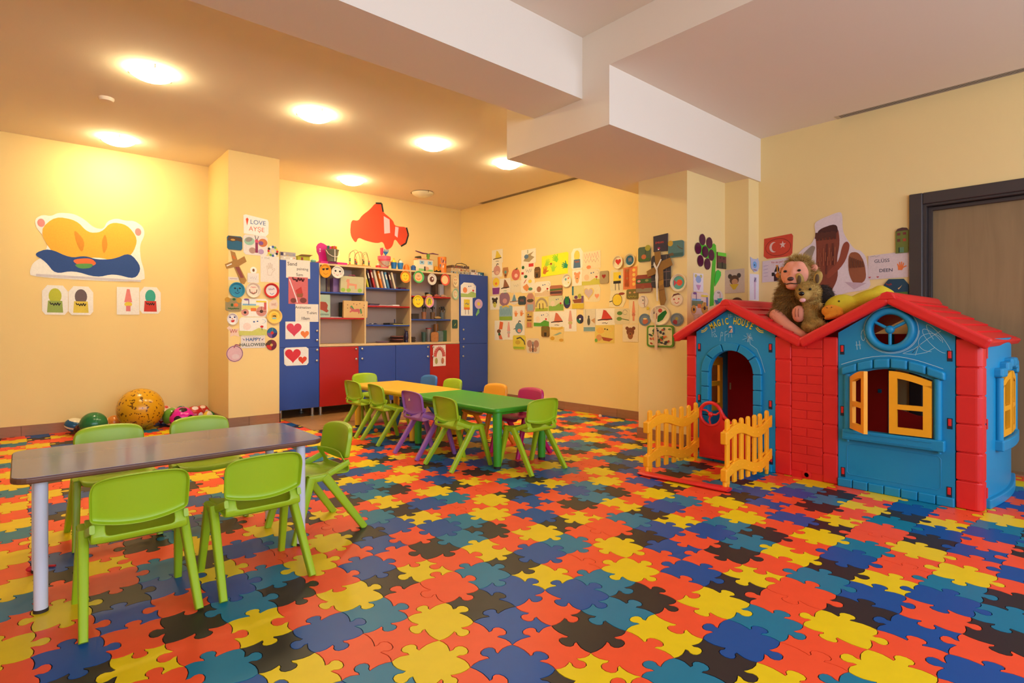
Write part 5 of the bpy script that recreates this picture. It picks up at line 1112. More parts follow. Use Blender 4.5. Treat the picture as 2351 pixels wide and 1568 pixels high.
def tractor(body, wheel, roof): return [('r', -.95, -.25, .35, .25, body), ('r', -.9, .22, .1, .4, LB_), ('r', -.3, -.4, .1, -.05, OR), ('e', -.72, -.55, .28, .38, wheel), ('e', -.72, -.55, .1, .14, DK), ('e', .5, -.4, .4, .55, wheel), ('e', .5, -.4, .13, .17, DK), ('l', [(.5, -.4), (.5, .1)], .05, BR), ('l', [(.15, -.4), (.85, -.4)], .05, BR), ('r', .7, -.2, .88, .75, roof), ('r', .1, .6, .88, .78, YE), ('l', [(-.45, .3), (-.45, .9)], .07, PU), ('e', -.62, .88, .2, .1, PU)]
D('C', 553.6, 685.5, 615, 727, 'cham', WH, tractor((226, 214, 120), (206, 140, 130), (206, 90, 90)), 'colouring sheet of a tractor with pink wheels on the column')
D('C', 616, 687, 639, 712, [(-.8, -.6), (-.2, -1), (.6, -.7), (1, .1), (.6, .9), (0, 1), (-.9, .3)], (230, 206, 190), [('l', zig(-.4, -.2, .5, .3, 8, 9), .08, (206, 150, 140))], 'small pale pink torn drawing at the right edge of the column')
plt('C', 611, 709, 647, 743.6, ((236, 196, 110), (236, 206, 90)), [('e', 0, .05, .4, .4, (232, 180, 60)), ('l', zig(-.2, .0, .2, .1, 6, 3), .12, DK), ('e', 0, -.25, .3, .12, (150, 190, 190))], 'yellow plate sticking out over the right edge of the column')
plt('C', 520, 719, 546, 746, (232, 226, 226), [('e', -.4, .3, .14, .14, (50, 40, 110)), ('e', .4, .32, .14, .14, (50, 40, 110)), ('e', 0, .05, .12, .08, OR), ('p', [(-.3, -.25), (.42, -.1), (.3, -.5), (-.1, -.55)], RD)], 'white plate with blue eyes and red open mouth on the column')
D('C', 549, 728, 612.6, 771, 'cham', WH, scene((240, 214, 206), (206, 206, 110), LB_), 'drawing with moon, flower and pale green hill on the column')
D('C', 520.5, 748, 550, 775, [(-1, .6), (-.6, 1), (0, .4), (.9, .6), (.7, 0), (1, -.9), (.2, -.6), (-.5, -.9), (-.4, 0)], (236, 204, 186), [('l', zig(-.5, -.2, .6, .4, 7, 5), .1, (206, 120, 110))], 'pale pink spiky cut-out at the lower left of the column')
def cdisc(cols): return [('p', [(math.cos(math.radians(a))*.95, math.sin(math.radians(a))*.95) for a in range(q, q+91, 15)]+[(0, 0)], c) for q, c in zip((0, 90, 180, 270), cols)]
D('C', 612.6, 752, 636.5, 776, 'oval', (60, 60, 120), cdisc([(30, 90, 150), (36, 110, 160), PU, (50, 40, 110)])+[('e', 0, 0, .3, .3, RD), ('l', [(.05, .3), (.12, .95)], .1, GR)], 'compact disc painted blue and purple with a red centre on the column', 'painted_disc', 'disc')
D('C', 553, 771.7, 608.6, 799, 'rect', (226, 218, 214), [('t', 'HAPPY', 0, .42, .8, (60, 96, 150), .02), ('t', 'HALLOWEEN', 0, -.45, .72, (70, 84, 76), .02), ('p', [(-.9, .7), (-.7, .4), (-.6, .6), (-.75, .25)], PU), ('p', [(.9, .7), (.7, .4), (.6, .6), (.75, .25)], PU)], 'banner drawing reading HAPPY HALLOWEEN on the column')
D('C', 611, 780, 635, 804, 'oval', (110, 30, 50), cdisc([(130, 40, 60), (90, 60, 40), RD, (110, 30, 60)])+[('e', 0, 0, .26, .26, (206, 170, 90))], 'compact disc painted dark red, lowest disc on the column', 'painted_disc', 'disc')
D('C', 519, 793, 558, 831, 'oval', (222, 180, 190), [('l', ell(0, 0, .92, .92, 24)+[(.92, 0)], .07, (110, 60, 90)), ('e', .1, -.35, .45, .3, (226, 200, 206)), ('l', [(-.1, .7), (.1, 1.1), (.6, 1.0)], .14, (170, 90, 110))], 'round pink cut-out lowest on the column')
# --- cabinet doors
D('K', 656.8, 596.6, 712, 639, 'rect', (230, 222, 214), [('t', 'Sand', -.5, .5, .55, (40, 34, 36), .004), ('t', 'painting', .35, .02, .4, (40, 34, 36), .004), ('t', '5zm', .1, -.62, .45, (40, 34, 36), .004)], 'handwritten sign reading Sand painting on the blue cabinet', 'price_sign', 'sign')
D('K', 662, 636, 707, 698, 'rect', (206, 104, 110), [('l', zig(-.6, .7, .6, .9, 9, 2), .16, (110, 50, 60)), ('p', [(-.3, .0), (.3, .3), (.5, -.4), (0, -.5)], (190, 60, 60)), ('p', [(-.2, -.25), (.5, -.2), (.4, -.5), (-.1, -.5)], (150, 90, 60)), ('e', -.5, -.75, .3, .18, (120, 60, 60)), ('e', .5, -.72, .35, .2, (120, 60, 60)), ('l', [(-.9, .8), (-.2, -.6), (-.1, -.9)], .1, (240, 220, 230))], 'pink sand picture in a shiny plastic bag on the blue cabinet', 'sand_picture', 'picture')
D('K', 678, 698, 731, 739, 'rect', (230, 222, 214), [('t', 'Animation', -.35, .6, .42, (40, 34, 36), .004), ('t', 'T-shirt', .4, .0, .42, (40, 34, 36), .004), ('t', '10zm', -.15, -.62, .45, (40, 34, 36), .004)], 'handwritten sign reading Animation T-shirt on the blue cabinet', 'price_sign', 'sign')
D('K', 655, 738, 711, 778.4, 'rect', WH, [('h', -.3, .15, .62, (214, 70, 96)), ('h', .58, -.45, .36, (236, 130, 70))], 'white sheet with a pink and an orange heart, upper of two on blue cabinet')
D('K', 651.5, 797, 708, 839, 'cham', WH, [('h', -.28, .15, .65, (216, 50, 64)), ('h', .5, -.4, .36, (226, 70, 40))], 'white sheet with two red hearts, lower of two on the blue cabinet')
D('K', 1057.7, 649, 1092.6, 683.5, 'tag', WH, scene((232, 140, 90), (170, 196, 110), PU), 'drawing with an orange patch, purple moon and green hill on the far blue cabinet')
D('K', 1058, 682, 1085, 725, 'rect', WH, [('r', -.5, -.1, .5, .75, (232, 206, 60)), ('r', -.5, -.35, .5, -.1, (226, 120, 60)), ('l', [(-.25, -.35), (-.25, -.85)], .06, DK), ('l', [(.25, -.35), (.3, -.85)], .06, DK), ('l', zig(-.35, .2, .35, .35, 5, 1), .07, BL)], 'sheet with a yellow square drawing on the far blue cabinet')
fl = []
for k in range(6): fl += [('e', .0+.52*math.cos(k*1.047), .35+.36*math.sin(k*1.047), .42, .3, (206, 170, 206))]
o = D('K', 1087, 684, 1110, 726, [(p[0]*.5, .35+p[1]*.36) for p in ell(0, 0, 1.6, 1.5, 20)], (206, 170, 206), [('e', 0, .35, .3, .2, YE), ('p', [(-.1, -.18), (.1, -.15), (.15, -.6), (-.45, -1), (-.6, -.85)], (130, 190, 120))]+fl[:0], 'paper flower in lilac with a green stem on the far blue cabinet', 'paper_flower', 'paper flower')
D('K', 994, 792, 1023, 840.5, 'rect', (232, 220, 208), [('l', [(-.7*math.cos(math.pi*k/12), -.1+.8*math.sin(math.pi*k/12)) for k in range(13)], .5, (206, 90, 84)), ('e', -.5, -.5, .22, .3, (170, 160, 90)), ('e', .5, -.5, .22, .3, (190, 110, 80))], 'sheet with a red rainbow arch on the red door')
# --- plates hanging on the shelving
plt('E', 732.5, 606, 759, 638, (240, 160, 40), [('p', [(-.55, .3), (-.05, .38), (-.1, .12), (-.4, .05)], DK), ('p', [(.05, .38), (.65, .48), (.55, .2), (.2, .12)], DK), smile(.1, -.3, .4, (150, 70, 20))], 'orange plate with black sunglasses hanging on the shelving')
plt('E', 759.7, 611, 788.7, 639, (232, 226, 214), [('e', -.3, .2, .16, .16, DK), ('e', .4, .15, .16, .16, DK), ('e', -.5, -.2, .1, .06, PK), ('e', .5, -.25, .1, .06, PK), smile(0, -.35, .18, RD)], 'white plate with a cat face hanging on the shelving')
plt('E', 917.6, 621.7, 941.8, 649.5, ((236, 140, 50), (240, 210, 50)), [('e', -.2, .2, .06, .08, DK), ('e', .3, .2, .06, .08, DK), smile(.05, -.2, .25, RD)], 'yellow smiling plate with an orange rim on the shelving')
plt('E', 947.5, 622, 972.4, 650, ((90, 190, 110), (240, 190, 140)), [('l', [(-.1, .3), (-.1, .05)], .07, DK), ('l', [(.1, .3), (.1, .05)], .07, DK), smile(0, -.2, .35, OR, .25, .12)], 'smiling plate with a green rim on the shelving')
plt('E', 980, 628, 1000.7, 654.6, (226, 214, 200), [('e', .05, 0, .5, .5, (110, 60, 46)), ('e', .2, .1, .16, .16, WH)], 'white plate with a brown patch on the shelving')
plt('E', 1010, 628.7, 1031, 656, ((226, 90, 70), (244, 206, 150)), [], 'plain cream plate with a red rim on the shelving')
plt('E', 946, 677.8, 970.8, 706, (240, 212, 40), [('e', -.25, .25, .07, .1, BL), ('e', .3, .28, .07, .1, BL), smile(.1, -.3, .3, RD)], 'plain yellow smiling plate below the green-rimmed one')
plt('E', 974, 679, 995, 706, ((230, 150, 180), (236, 206, 60)), [('l', [(-.2, -.5), (0, .5)], .12, DG), ('l', [(.1, -.4), (.1, .5)], .16, GR), ('l', [(.4, -.45), (.25, .5)], .12, DG)], 'yellow plate with pink rim and green strokes')
plt('F', 1038, 632, 1051.7, 659.7, (232, 206, 160), [('e', -.25, .25, .1, .12, RD), ('e', .25, .25, .1, .12, RD), smile(0, -.15, .4, DK, .35, .1)], 'cream plate with a laughing face on the filler panel')
plt('F', 1037, 662, 1052, 688.6, ((170, 196, 160), (226, 214, 176)), [('l', ell(0, 0, .4, .4, 12), .1, OR)], 'pale green rimmed plate below the laughing plate')
plq('F', 1037.7, 734, 1049.5, 754, 'round', (50, 84, 70), [('l', [(-.2, -.4), (.2, .1)], .15, YE)], 'dark green plaque on the filler panel')
# --- far right wall: drawings in rows
R_ = 'R'
D(R_, 1129.6, 573, 1154.6, 604, 'rect', CRM, cone((226, 200, 70)), 'drawing of a yellow cone shape, top left of the wall of drawings')
D(R_, 1129.6, 604, 1153, 636, 'rect', CRM, blob((206, 150, 140), (226, 180, 160)), 'pale pink round drawing below the yellow cone')
D(R_, 1154, 614, 1168, 638, [(-.8, 1), (.8, 1), (1, .2), (.3, -1), (-.3, -1), (-1, .2)], (190, 130, 80), [('e', 0, .1, .4, .3, (110, 160, 150)), ('e', 0, -.5, .3, .25, BR)], 'brown head-shaped cut-out right of the pink round drawing')
D(R_, 1175, 617, 1194, 643.6, 'oval', (214, 110, 96), [('e', .1, -.2, .4, .35, (236, 190, 170)), ('l', [(0, .8), (.4, 1.1)], .2, DG)], 'red round cut-out with a dark tuft on the right wall')
D(R_, 1197.5, 572, 1231, 605, 'rect', CRM, [('p', [(-.7, -.6), (.1, -.8), (.8, -.2), (.3, .1), (.7, .6), (0, .3), (-.3, .2)], (170, 150, 110)), ('e', -.3, 0, .3, .3, (90, 120, 150)), ('l', [(-.1, .4), (-.1, .9)], .1, DG)], 'grey and blue bird drawing in the top row of the right wall')
D(R_, 1196.6, 604, 1227.5, 640, 'rect', CRM, [('r', .15, .5, .85, .9, RD), ('e', -.7, .5, .2, .22, DG), ('r', -.95, -.4, -.6, -.1, RD), ('e', -.3, -.7, .25, .2, DG), ('l', zig(-.3, -.2, .6, .2, 7, 2), .05, GY)], 'white sheet with red and green scraps on the right wall')
plq(R_, 1228, 613, 1241, 638, 'tag', (110, 76, 40), [('r', -.4, -.9, .3, -.2, DK), ('l', [(-.8, .2), (.8, .25)], .2, (150, 100, 50))], 'brown hut-shaped plaque beside the bright yellow sheet')
D(R_, 1243, 582, 1305.5, 633, [(-1, -1), (.95, -.9), (1, .9), (.9, 1), (-.95, .88)], (240, 236, 40), [('hand', -.72, -.45, .3, (206, 110, 40), -.3), ('hand', -.55, .2, .28, (170, 214, 60), -.6), ('hand', -.1, -.3, .3, (170, 220, 60), .1), ('hand', .1, .5, .3, (140, 214, 50), .9), ('hand', .78, -.2, .28, (40, 150, 110), 1.3), ('h', -.25, .1, .08, (170, 80, 40))], 'bright yellow sheet with green and orange handprints')
D(R_, 1130, 635.5, 1149, 677.5, [(-.9, -1), (.9, -1), (1, 0), (.8, 1), (-.8, 1), (-1, 0)], (232, 210, 190), [('e', 0, .4, .8, .5, (238, 206, 60)), ('e', 0, .25, .3, .15, OR), ('p', [(-.8, -.9), (.7, -.9), (.9, -.2), (-.9, -.2)], (140, 60, 140))], 'yellow and purple cut-out at the left edge of the wall of drawings')
D(R_, 1148, 639, 1173, 672, 'rect', CRM, cone((150, 100, 70), GR), 'drawing of a brown cone shape on the right wall')
D(R_, 1173, 643.6, 1197.5, 672, 'rect', (234, 220, 190), [('l', zig(-.5, .0, .5, .3, 6, 2), .03, GY)], 'almost blank pale sheet beside the brown cone drawing')
D(R_, 1195.7, 640, 1228, 672, 'cham', CRM, [('p', [(-.7, -.1), (-.1, .3), (.3, -.4), (-.1, -.8), (-.5, -.5)], (230, 150, 90)), ('e', .35, .6, .25, .25, YE), ('e', .4, -.5, .3, .22, (90, 150, 110)), ('l', [(-.5, .4), (-.2, .9)], .12, RD)], 'drawing of an orange and green bird with a yellow sun')
D(R_, 1228, 646, 1264.5, 681, 'round', CRM, scene((170, 110, 80), (220, 190, 150), GY), 'drawing with a brown patch, grey moon and pale hill')
plq(R_, 1264, 655, 1292, 678, 'round', (180, 110, 80), [('p', [(-1, -.1), (1, 0), (1, .35), (-1, .3)], (80, 110, 50)), ('r', -.95, -.7, .95, -.2, (90, 60, 60))], 'plaque striped brown, green and pink like a sandwich')
D(R_, 1126, 679, 1147.5, 711, 'rect', CRM, bear((60, 44, 36), (206, 196, 80)), 'drawing of a dark head with a yellow snout, far left of the right wall')
D(R_, 1145.7, 670, 1170.7, 702.5, 'oval', (150, 110, 130), [('e', .1, -.3, .4, .35, (206, 150, 150)), ('l', [(0, .8), (.5, 1.0)], .2, (90, 130, 130))], 'purple round cut-out with a teal tuft on the right wall')
D(R_, 1170, 671, 1192, 700, [(-1, -.6), (0, -1), (1, -.6), (.5, 0), (0, 1), (-.3, .4)], (226, 214, 200), [('p', [(-.5, -.5), (.5, -.5), (.1, .6), (-.1, .6)], (110, 150, 170)), ('l', [(-.9, -.5), (.9, -.4)], .12, (150, 100, 60))], 'pale blue cone cut-out beside the purple round one')
plq(R_, 1191, 680, 1208, 699.5, 'tag', (60, 74, 80), [('l', zig(-.5, -.3, .5, .3, 6, 1), .15, (150, 90, 80))], 'small dark plaque between two cut-outs on the right wall')
D(R_, 1207, 673, 1229, 716, [(-.7, -1), (.7, -1), (1, -.6), (.9, .5), (.4, 1), (-.4, 1), (-.9, .5), (-1, -.6)], (196, 150, 130), [('e', 0, .2, .7, .2, (90, 80, 60)), ('r', -.6, -.85, .6, -.2, (150, 170, 180)), ('e', 0, .65, .6, .3, (190, 130, 110))], 'tall brown and grey cut-out in the middle of the left rows')
D(R_, 1229, 681, 1259, 715, 'rect', (226, 206, 120), [('l', [(-.85*math.cos(math.pi*k/10), -.4+1.1*math.sin(math.pi*k/10)) for k in range(11)], .3, (170, 150, 120)), ('r', -.95, -.95, .95, -.55, (170, 180, 60)), ('l', [(-.25, -.7), (-.3, .1)], .14, DK), ('l', [(.25, -.7), (.2, .1)], .14, BR)], 'rainbow drawing with two figures on green ground')
D(R_, 1260, 679, 1294, 714, 'round', (216, 206, 160), scene((230, 206, 180), (140, 176, 70), GY, -.2), 'drawing with a grey moon above a broad green meadow')
D(R_, 1146, 701.6, 1177, 736, 'cham', (150, 180, 190), [('r', -.95, -.95, .95, -.45, (150, 180, 60)), ('l', [(-.5, .8), (0, .98), (.5, .8)], .2, (226, 190, 70)), ('l', zig(-.8, -.3, .8, .6, 15, 3), .06, (100, 150, 180))], 'drawing of blue rain above green grass')
D(R_, 1177, 703, 1205.5, 736, 'rect', CRM, [('hand', -.45, -.1, .42, (236, 140, 70), .1), ('hand', .45, -.05, .42, (236, 140, 70), -.1)], 'sheet with two orange handprints')
D(R_, 1208.7, 716, 1223, 753, 'rect', (206, 170, 90), [('r', -.7, .3, .7, .5, BR), ('r', -.7, -.15, .7, .05, BR), ('r', -.7, -.9, -.05, -.3, (206, 120, 90)), ('r', .05, -.9, .7, -.3, (206, 120, 90)), ('e', -.3, .65, .2, .1, BL)], 'narrow drawing of a cupboard with pink doors')
D(R_, 1226, 715, 1261, 750, 'rect', CRM, scene((244, 220, 190), (90, 160, 50), (70, 84, 130)), 'drawing with dark blue moon, red flower and bright green bush')
D(R_, 1261, 715, 1297, 751, 'rect', CRM, cone((214, 110, 80)), 'drawing of a pale red cone shape in the middle of the right wall')
D(R_, 1136, 735.5, 1158, 781, 'rect', CRM, [('p', [(-.1, .1), (.1, .9), (.8, .8), (.6, .1)], (230, 110, 60)), ('e', -.1, -.1, .4, .2, BR), ('p', [(-.2, -.4), (.3, -.4), (.7, -.9), (.0, -.9)], (220, 110, 70)), ('e', 0, -.4, .25, .15, DG)], 'tall sheet with an orange and green figure, lower left of the right wall')
D(R_, 1158, 736, 1179, 780, 'rect', CRM, tall((226, 160, 150), (200, 180, 170)), 'tall sheet with a pale pink pointed drawing, left of the blue round bird sheet')
D(R_, 1179, 734.6, 1205, 770, 'rect', CRM, blob((100, 140, 150), (226, 150, 130)), 'sheet with a blue-grey round drawing below the orange handprints')
D(R_, 1178, 769.5, 1207, 802.5, 'cham', (226, 206, 70), [('l', [(-.4, .5), (.2, .7), (.8, .2), (.9, -.3)], .2, (90, 80, 70)), ('r', -.9, -.9, .8, -.6, (170, 190, 60)), ('e', -.2, 0, .4, .3, (206, 170, 60))], 'yellow landscape painting near the bottom of the right wall')
D(R_, 1209, 776.6, 1239, 811, 'cham', (226, 206, 176), [('e', -.5, .25, .4, .5, (180, 130, 110)), ('e', .5, .25, .4, .5, (180, 130, 110)), ('e', -.35, -.5, .28, .3, (190, 140, 110)), ('e', .35, -.5, .28, .3, (190, 140, 110)), ('r', -.08, -.85, .08, .2, (70, 36, 50)), ('e', 0, .38, .14, .2, GY)], 'brown butterfly drawing, lowest on the right wall')
plq(R_, 1244, 749, 1262, 773, 'round', (130, 96, 40), [('r', -.25, -.9, .35, -.2, (50, 36, 20)), ('l', [(-.8, .2), (0, .8), (.8, .2)], .2, (110, 120, 50))], 'brown hut-shaped plaque near the bottom of the right wall')
D(R_, 1262, 750, 1296, 786, [(-1, -.9), (.5, -.95), (1, -1), (.85, -.2), (1, .9), (-.9, 1), (-.95, .2)], (236, 206, 130), [('e', -.6, -.5, .3, .25, (216, 160, 50)), ('p', [(-.5, -.1), (.4, .3), (.7, .2), (.0, -.1)], (150, 170, 150)), ('e', .6, -.7, .3, .2, (216, 160, 60)), ('l', [(-.8, .8), (.2, .7), (.8, .9)], .3, (226, 180, 70))], 'crinkled yellow and cream painting near the bottom of the right wall')
D(R_, 1312, 570, 1338.6, 618.6, 'tag', CRM, patch((222, 206, 90), (80, 110, 140), (170, 90, 60)), 'yellow and blue coloured cut-out right of the bright yellow sheet')
D(R_, 1338, 576.6, 1379.6, 616.8, 'rect', (236, 216, 176), [('l', zig(-.8, .2, .8, .8, 12, 3), .04, PK), ('e', -.3, -.8, .25, .2, (236, 140, 90)), ('l', zig(-.8, -.3, .8, .1, 10, 5), .04, (206, 150, 130))], 'pale sheet of pink scribbles in the top row')
D(R_, 1314, 619.5, 1337, 656, 'rect', CRM, bear((230, 150, 100), (236, 170, 110)), 'drawing of an orange-pink bear head')
D(R_, 1336, 617.7, 1378, 655, 'round', (232, 214, 180), scene((240, 190, 150), (206, 196, 80), (180, 140, 110)), 'drawing with a peach patch, tan moon and yellow-green hill')
plq(R_, 1378, 622, 1398, 651, 'round', (170, 150, 110), [('h', 0, .15, .45, (160, 50, 40))], 'grey stone plaque with a dark red heart')
plt(R_, 1292, 629, 1313.6, 659.6, (236, 226, 200), [('e', -.3, .2, .2, .2, (130, 180, 180)), ('e', .3, .35, .14, .14, OR), ('e', .3, -.3, .14, .12, YE)], 'white plate with three coloured dots on the right wall')
D(R_, 1313.6, 656, 1341, 709, 'rect', (220, 206, 140), [('r', -.98, -.98, .98, -.55, (220, 190, 50)), ('p', [(-.9, -.2), (.9, -.1), (.6, -.5), (-.6, -.5)], (150, 80, 50)), ('e', .3, .1, .3, .2, (170, 170, 60)), ('e', -.3, .0, .3, .15, (110, 70, 110)), ('r', -.98, .2, -.7, .98, (40, 110, 130)), ('r', .6, -.5, .95, .1, (120, 80, 120))], 'painting of a boat on yellow ground')
D(R_, 1339, 655, 1379, 693.6, [(-.95, .95), (.8, 1), (1, .6), (.9, -.9), (.5, -1), (-.8, -.9), (-.95, -.4)], (236, 220, 180), [('h', -.35, .1, .62, (232, 200, 100)), ('h', -.35, .12, .5, (206, 180, 180)), ('h', .6, -.3, .25, (236, 150, 110))], 'sheet with one large pale outlined heart and one small orange heart')
D(R_, 1294, 681, 1310, 708, 'oval', (60, 50, 90), [('e', 0, .2, .6, .6, (30, 120, 60)), ('e', -.3, .8, .2, .3, (30, 120, 60)), ('e', .35, .8, .2, .3, (30, 120, 60)), ('l', [(.2, -.3), (.8, -.2)], .15, TE)], 'compact disc with a green paper patch on the right wall', 'painted_disc', 'disc')
D(R_, 1296, 709, 1324, 761, 'rect', CRM, tall((226, 160, 140), (206, 190, 120)), 'tall sheet with a pale pink pointed drawing beside the plain shiny disc')
D(R_, 1324, 722, 1340.7, 743, 'oval', (60, 44, 70), cdisc([(60, 50, 90), (70, 40, 60), (40, 110, 90), (50, 40, 60)])+[('e', 0, 0, .22, .22, WH)], 'plain shiny dark disc in the lower rows of the right wall', 'painted_disc', 'disc')
D(R_, 1340, 709, 1367.5, 761.5, 'rect', (226, 210, 180), [('r', -.95, -.95, .95, -.6, (130, 160, 160)), ('e', -.1, -.1, .25, .35, (80, 76, 66)), ('e', -.1, .3, .15, .12, (80, 76, 66)), ('p', [(.3, .0), (.95, .2), (.9, -.3)], (206, 150, 100)), ('l', [(-.6, .2), (-.6, .95)], .05, GY)], 'tall sheet with a dark penguin-like drawing on blue ground')
D(R_, 1367, 708, 1412, 747, 'rect', CRM, cone((206, 64, 50)), 'drawing of a strong red cone shape')
D(R_, 1411, 708, 1446, 744.5, 'round', (222, 206, 170), [('e', -.3, .4, .35, .25, (90, 130, 60)), ('e', -.35, -.3, .35, .25, (110, 150, 60)), ('l', [(-.6, -.2), (.9, -.5)], .1, (100, 120, 80)), ('l', ell(.4, .5, .3, .3, 10), .05, GY)], 'pale rounded sheet with two green blobs')
D(R_, 1366, 746, 1411, 788, 'rect', (230, 200, 100), [('e', -.4, .4, .4, .35, (232, 180, 80)), moon(.6, .55, .25, (236, 160, 90)), ('e', .05, .55, .07, .07, DK), ('e', .3, .5, .07, .07, DK), ('p', [(-.3, -.3), (.9, -.5), (.5, -.8), (-.1, -.7)], (170, 80, 50)), ('e', -.55, -.4, .3, .35, (214, 150, 90)), ('e', -.85, -.7, .15, .2, GR)], 'yellow-washed sheet with brown and orange patches')
D(R_, 1430, 744.5, 1466, 785, 'rect', (232, 214, 184), bear((120, 66, 44), (150, 90, 50)), 'drawing of a dark brown bear head, lower right of the right wall')
plt(R_, 1408.6, 587, 1432, 618, (236, 220, 190), [('h', 0, .1, .55, (206, 46, 40))], 'white plate with a red heart')
plt(R_, 1434.5, 582, 1459.5, 613, ((226, 214, 190), (40, 110, 150)), [('e', 0, 0, .6, .6, (40, 100, 140)), ('l', zig(-.3, -.2, .3, .4, 6, 3), .1, (150, 130, 140))], 'white-rimmed plate painted dark blue')
D(R_, 1401, 618.6, 1432, 668.6, 'round', (230, 216, 180), [('r', -.5, -.05, .6, .75, (238, 210, 60)), ('r', -.5, -.3, .6, -.05, DK), ('e', .45, .3, .18, .16, BL), ('l', [(-.2, -.3), (-.2, -.9)], .07, DK), ('l', [(.3, -.3), (.35, -.9)], .07, DK)], 'sheet with a yellow square above thin black legs')
D(R_, 1431, 613, 1463, 664, 'rect', (228, 130, 80), [('e', .55, .7-.42*k, .22, .15, (236, 196, 100)) for k in range(4)]+[('l', zig(-.8, -.8, -.1, .8, 12, 5), .06, (206, 90, 50)), ('e', -.4, .7, .16, .12, (190, 120, 70)), ('e', -.4, 0, .16, .12, (190, 120, 70))], 'orange sheet with a column of yellow flowers')
D(R_, 1398.7, 667, 1439, 706, [(-1, -.9), (.6, -1), (.9, -.3), (1, .9), (-.8, 1)], (236, 220, 180), [('e', -.05, -.1, .55, .7, (238, 206, 60)), ('l', ell(-.05, -.1, .55, .7, 16)+[(.5, -.1)], .06, DK), ('e', .45, .6, .35, .15, (150, 60, 50)), ('l', [(-.6, -.2), (-.95, -.3)], .1, DK)], 'sheet with a yellow round drawing topped by a dark red tuft')
plq(R_, 1440, 664, 1466.6, 686, 'round', (120, 110, 60), [('e', -.4, .3, .2, .2, (206, 150, 110)), ('e', .4, .3, .2, .2, (206, 150, 110)), ('l', zig(-.7, -.7, .7, -.4, 7, 3), .14, (170, 160, 70))], 'olive plaque with two pale petals')
D(R_, 1444, 687, 1466, 743.6, 'rect', (232, 214, 180), tall((226, 140, 110), (206, 120, 100)), 'tall sheet with a pinkish pointed drawing next to the pillar')
# --- pillar side
P_ = 'P'
plq(P_, 1466.7, 567, 1494.5, 601, 'round', (84, 100, 70), [('e', .6, .8, .45, .4, (170, 160, 50)), ('r', -.9, -.9, .9, -.55, (76, 104, 40)), ('e', -.05, -.35, .4, .32, (206, 110, 60)), ('l', [(.2, 0), (.25, .6)], .06, DK)], 'dark green plaque with a small orange house, upper left of the pillar')
plq(P_, 1501.6, 538, 1534, 578, [(-.97, -.95), (.95, -1), (1, 1), (-1, .85)], (60, 50, 62), [('t', 'EMRAN', -.1, .05, .34, (226, 70, 50), .0), ('e', -.2, -.62, .2, .16, (170, 40, 80)), ('e', -.25, -.72, .1, .08, WH)], 'dark board lettered in red at the top of the pillar')
plq(P_, 1535.7, 553, 1571, 590.6, 'round', (84, 122, 120), [('e', -.7, .75, .35, .35, (206, 160, 50)), ('r', -.95, -.9, .95, -.5, (60, 96, 90)), ('l', [(.2, .4), (.5, .1), (.9, -.1)], .1, (96, 84, 60)), ('p', [(-.9, -.5), (-.4, -.4), (-.2, -.75), (-.8, -.8)], (110, 84, 56))], 'teal plaque with a yellow sun, upper right of the pillar')
plq(P_, 1497, 585.5, 1541, 660, 'round', (64, 58, 60), [('l', [(-1, .4), (1, .45)], .05, (140, 120, 110)), ('l', [(-1, -.1), (1, -.05)], .05, (150, 110, 100)), ('l', [(-1, -.6), (1, -.55)], .05, (140, 120, 110)), ('l', [(-.5, -.95), (-.5, .95)], .05, (120, 100, 100)), ('l', [(.6, -.95), (.6, .95)], .05, (120, 100, 100))], 'dark plaid oblong board behind the cardboard cross on the pillar')
cr_ = [(-.38, .98), (.05, 1), (.14, .62), (.82, .72), (1, .45), (.28, .3), (.32, -.25), (.5, -.8), (.35, -.98), (.1, -.98), (.0, -.75), (-.12, .2), (-.92, .08), (-1, .3), (-.28, .46)]
o = paper('cardboard_figure', 'ornament', P_, 1488, 577, 1547, 702, cr_, (150, 104, 44), [('l', [(-.1, -.1), (.32, -.05)], .05, (120, 80, 36)), ('l', [(-.02, -.45), (.38, -.4)], .05, (120, 80, 36)), ('p', [(.0, -.28), (.32, -.22), (.34, -.05), (-.04, -.1)], (176, 124, 40)), ('l', [(-.22, .52), (.12, .6)], .05, (120, 80, 36))], 'large cross-shaped brown cardboard figure on the pillar', th=.010, lift=.014, group=GP['P'])
tag(paper('white_ribbon', 'ribbon', P_, 1504, 596, 1524, 692, [(.95, .98), (.7, 1), (-.2, .62), (-.8, .9), (-.95, .75), (-.3, .48), (-.5, .15), (-.35, -.25), (-.2, -.98), (.1, -.98), (.05, -.25), (.15, .15), (-.05, .55)], (226, 214, 196), [], 'white ribbon tied over the cardboard cross on the pillar', th=.003, lift=.028), group=GP['P'])
plq(P_, 1461.5, 631, 1498, 672, 'round', (150, 66, 44), [('r', -.97, .05, .97, .55, (70, 96, 44)), ('r', -.97, -.95, .97, -.5, (150, 130, 96)), ('e', -.6, .3, .22, .14, PK), ('e', .4, .35, .22, .14, (150, 150, 80)), ('e', -.1, -.4, .25, .2, (150, 80, 50))], 'plaque striped red, green and grey on the pillar')
plt(P_, 1541, 628, 1578, 670, ((232, 210, 170), (96, 170, 150)), [('e', .0, 0, .6, .6, (96, 170, 150)), ('e', .1, .0, .36, .34, (226, 84, 50)), ('p', [(-.2, 0), (-.6, .35), (-.6, -.35)], (206, 70, 90))], 'ribbed plate with an orange fish on teal')
D(P_, 1541, 673, 1568, 702.5, 'oval', (232, 206, 170), [('p', [(-.8, .3), (-.5, .85), (.3, .98), (.75, .7), (.2, .75), (-.4, .6)], (110, 50, 36)), ('e', -.4, .05, .12, .14, RD), ('e', .4, .1, .12, .12, RD), smile(.05, -.35, .35, RD, .25, .09)], 'round cream disc with a red smile and brown hair', 'face_disc', 'disc', th=.006)
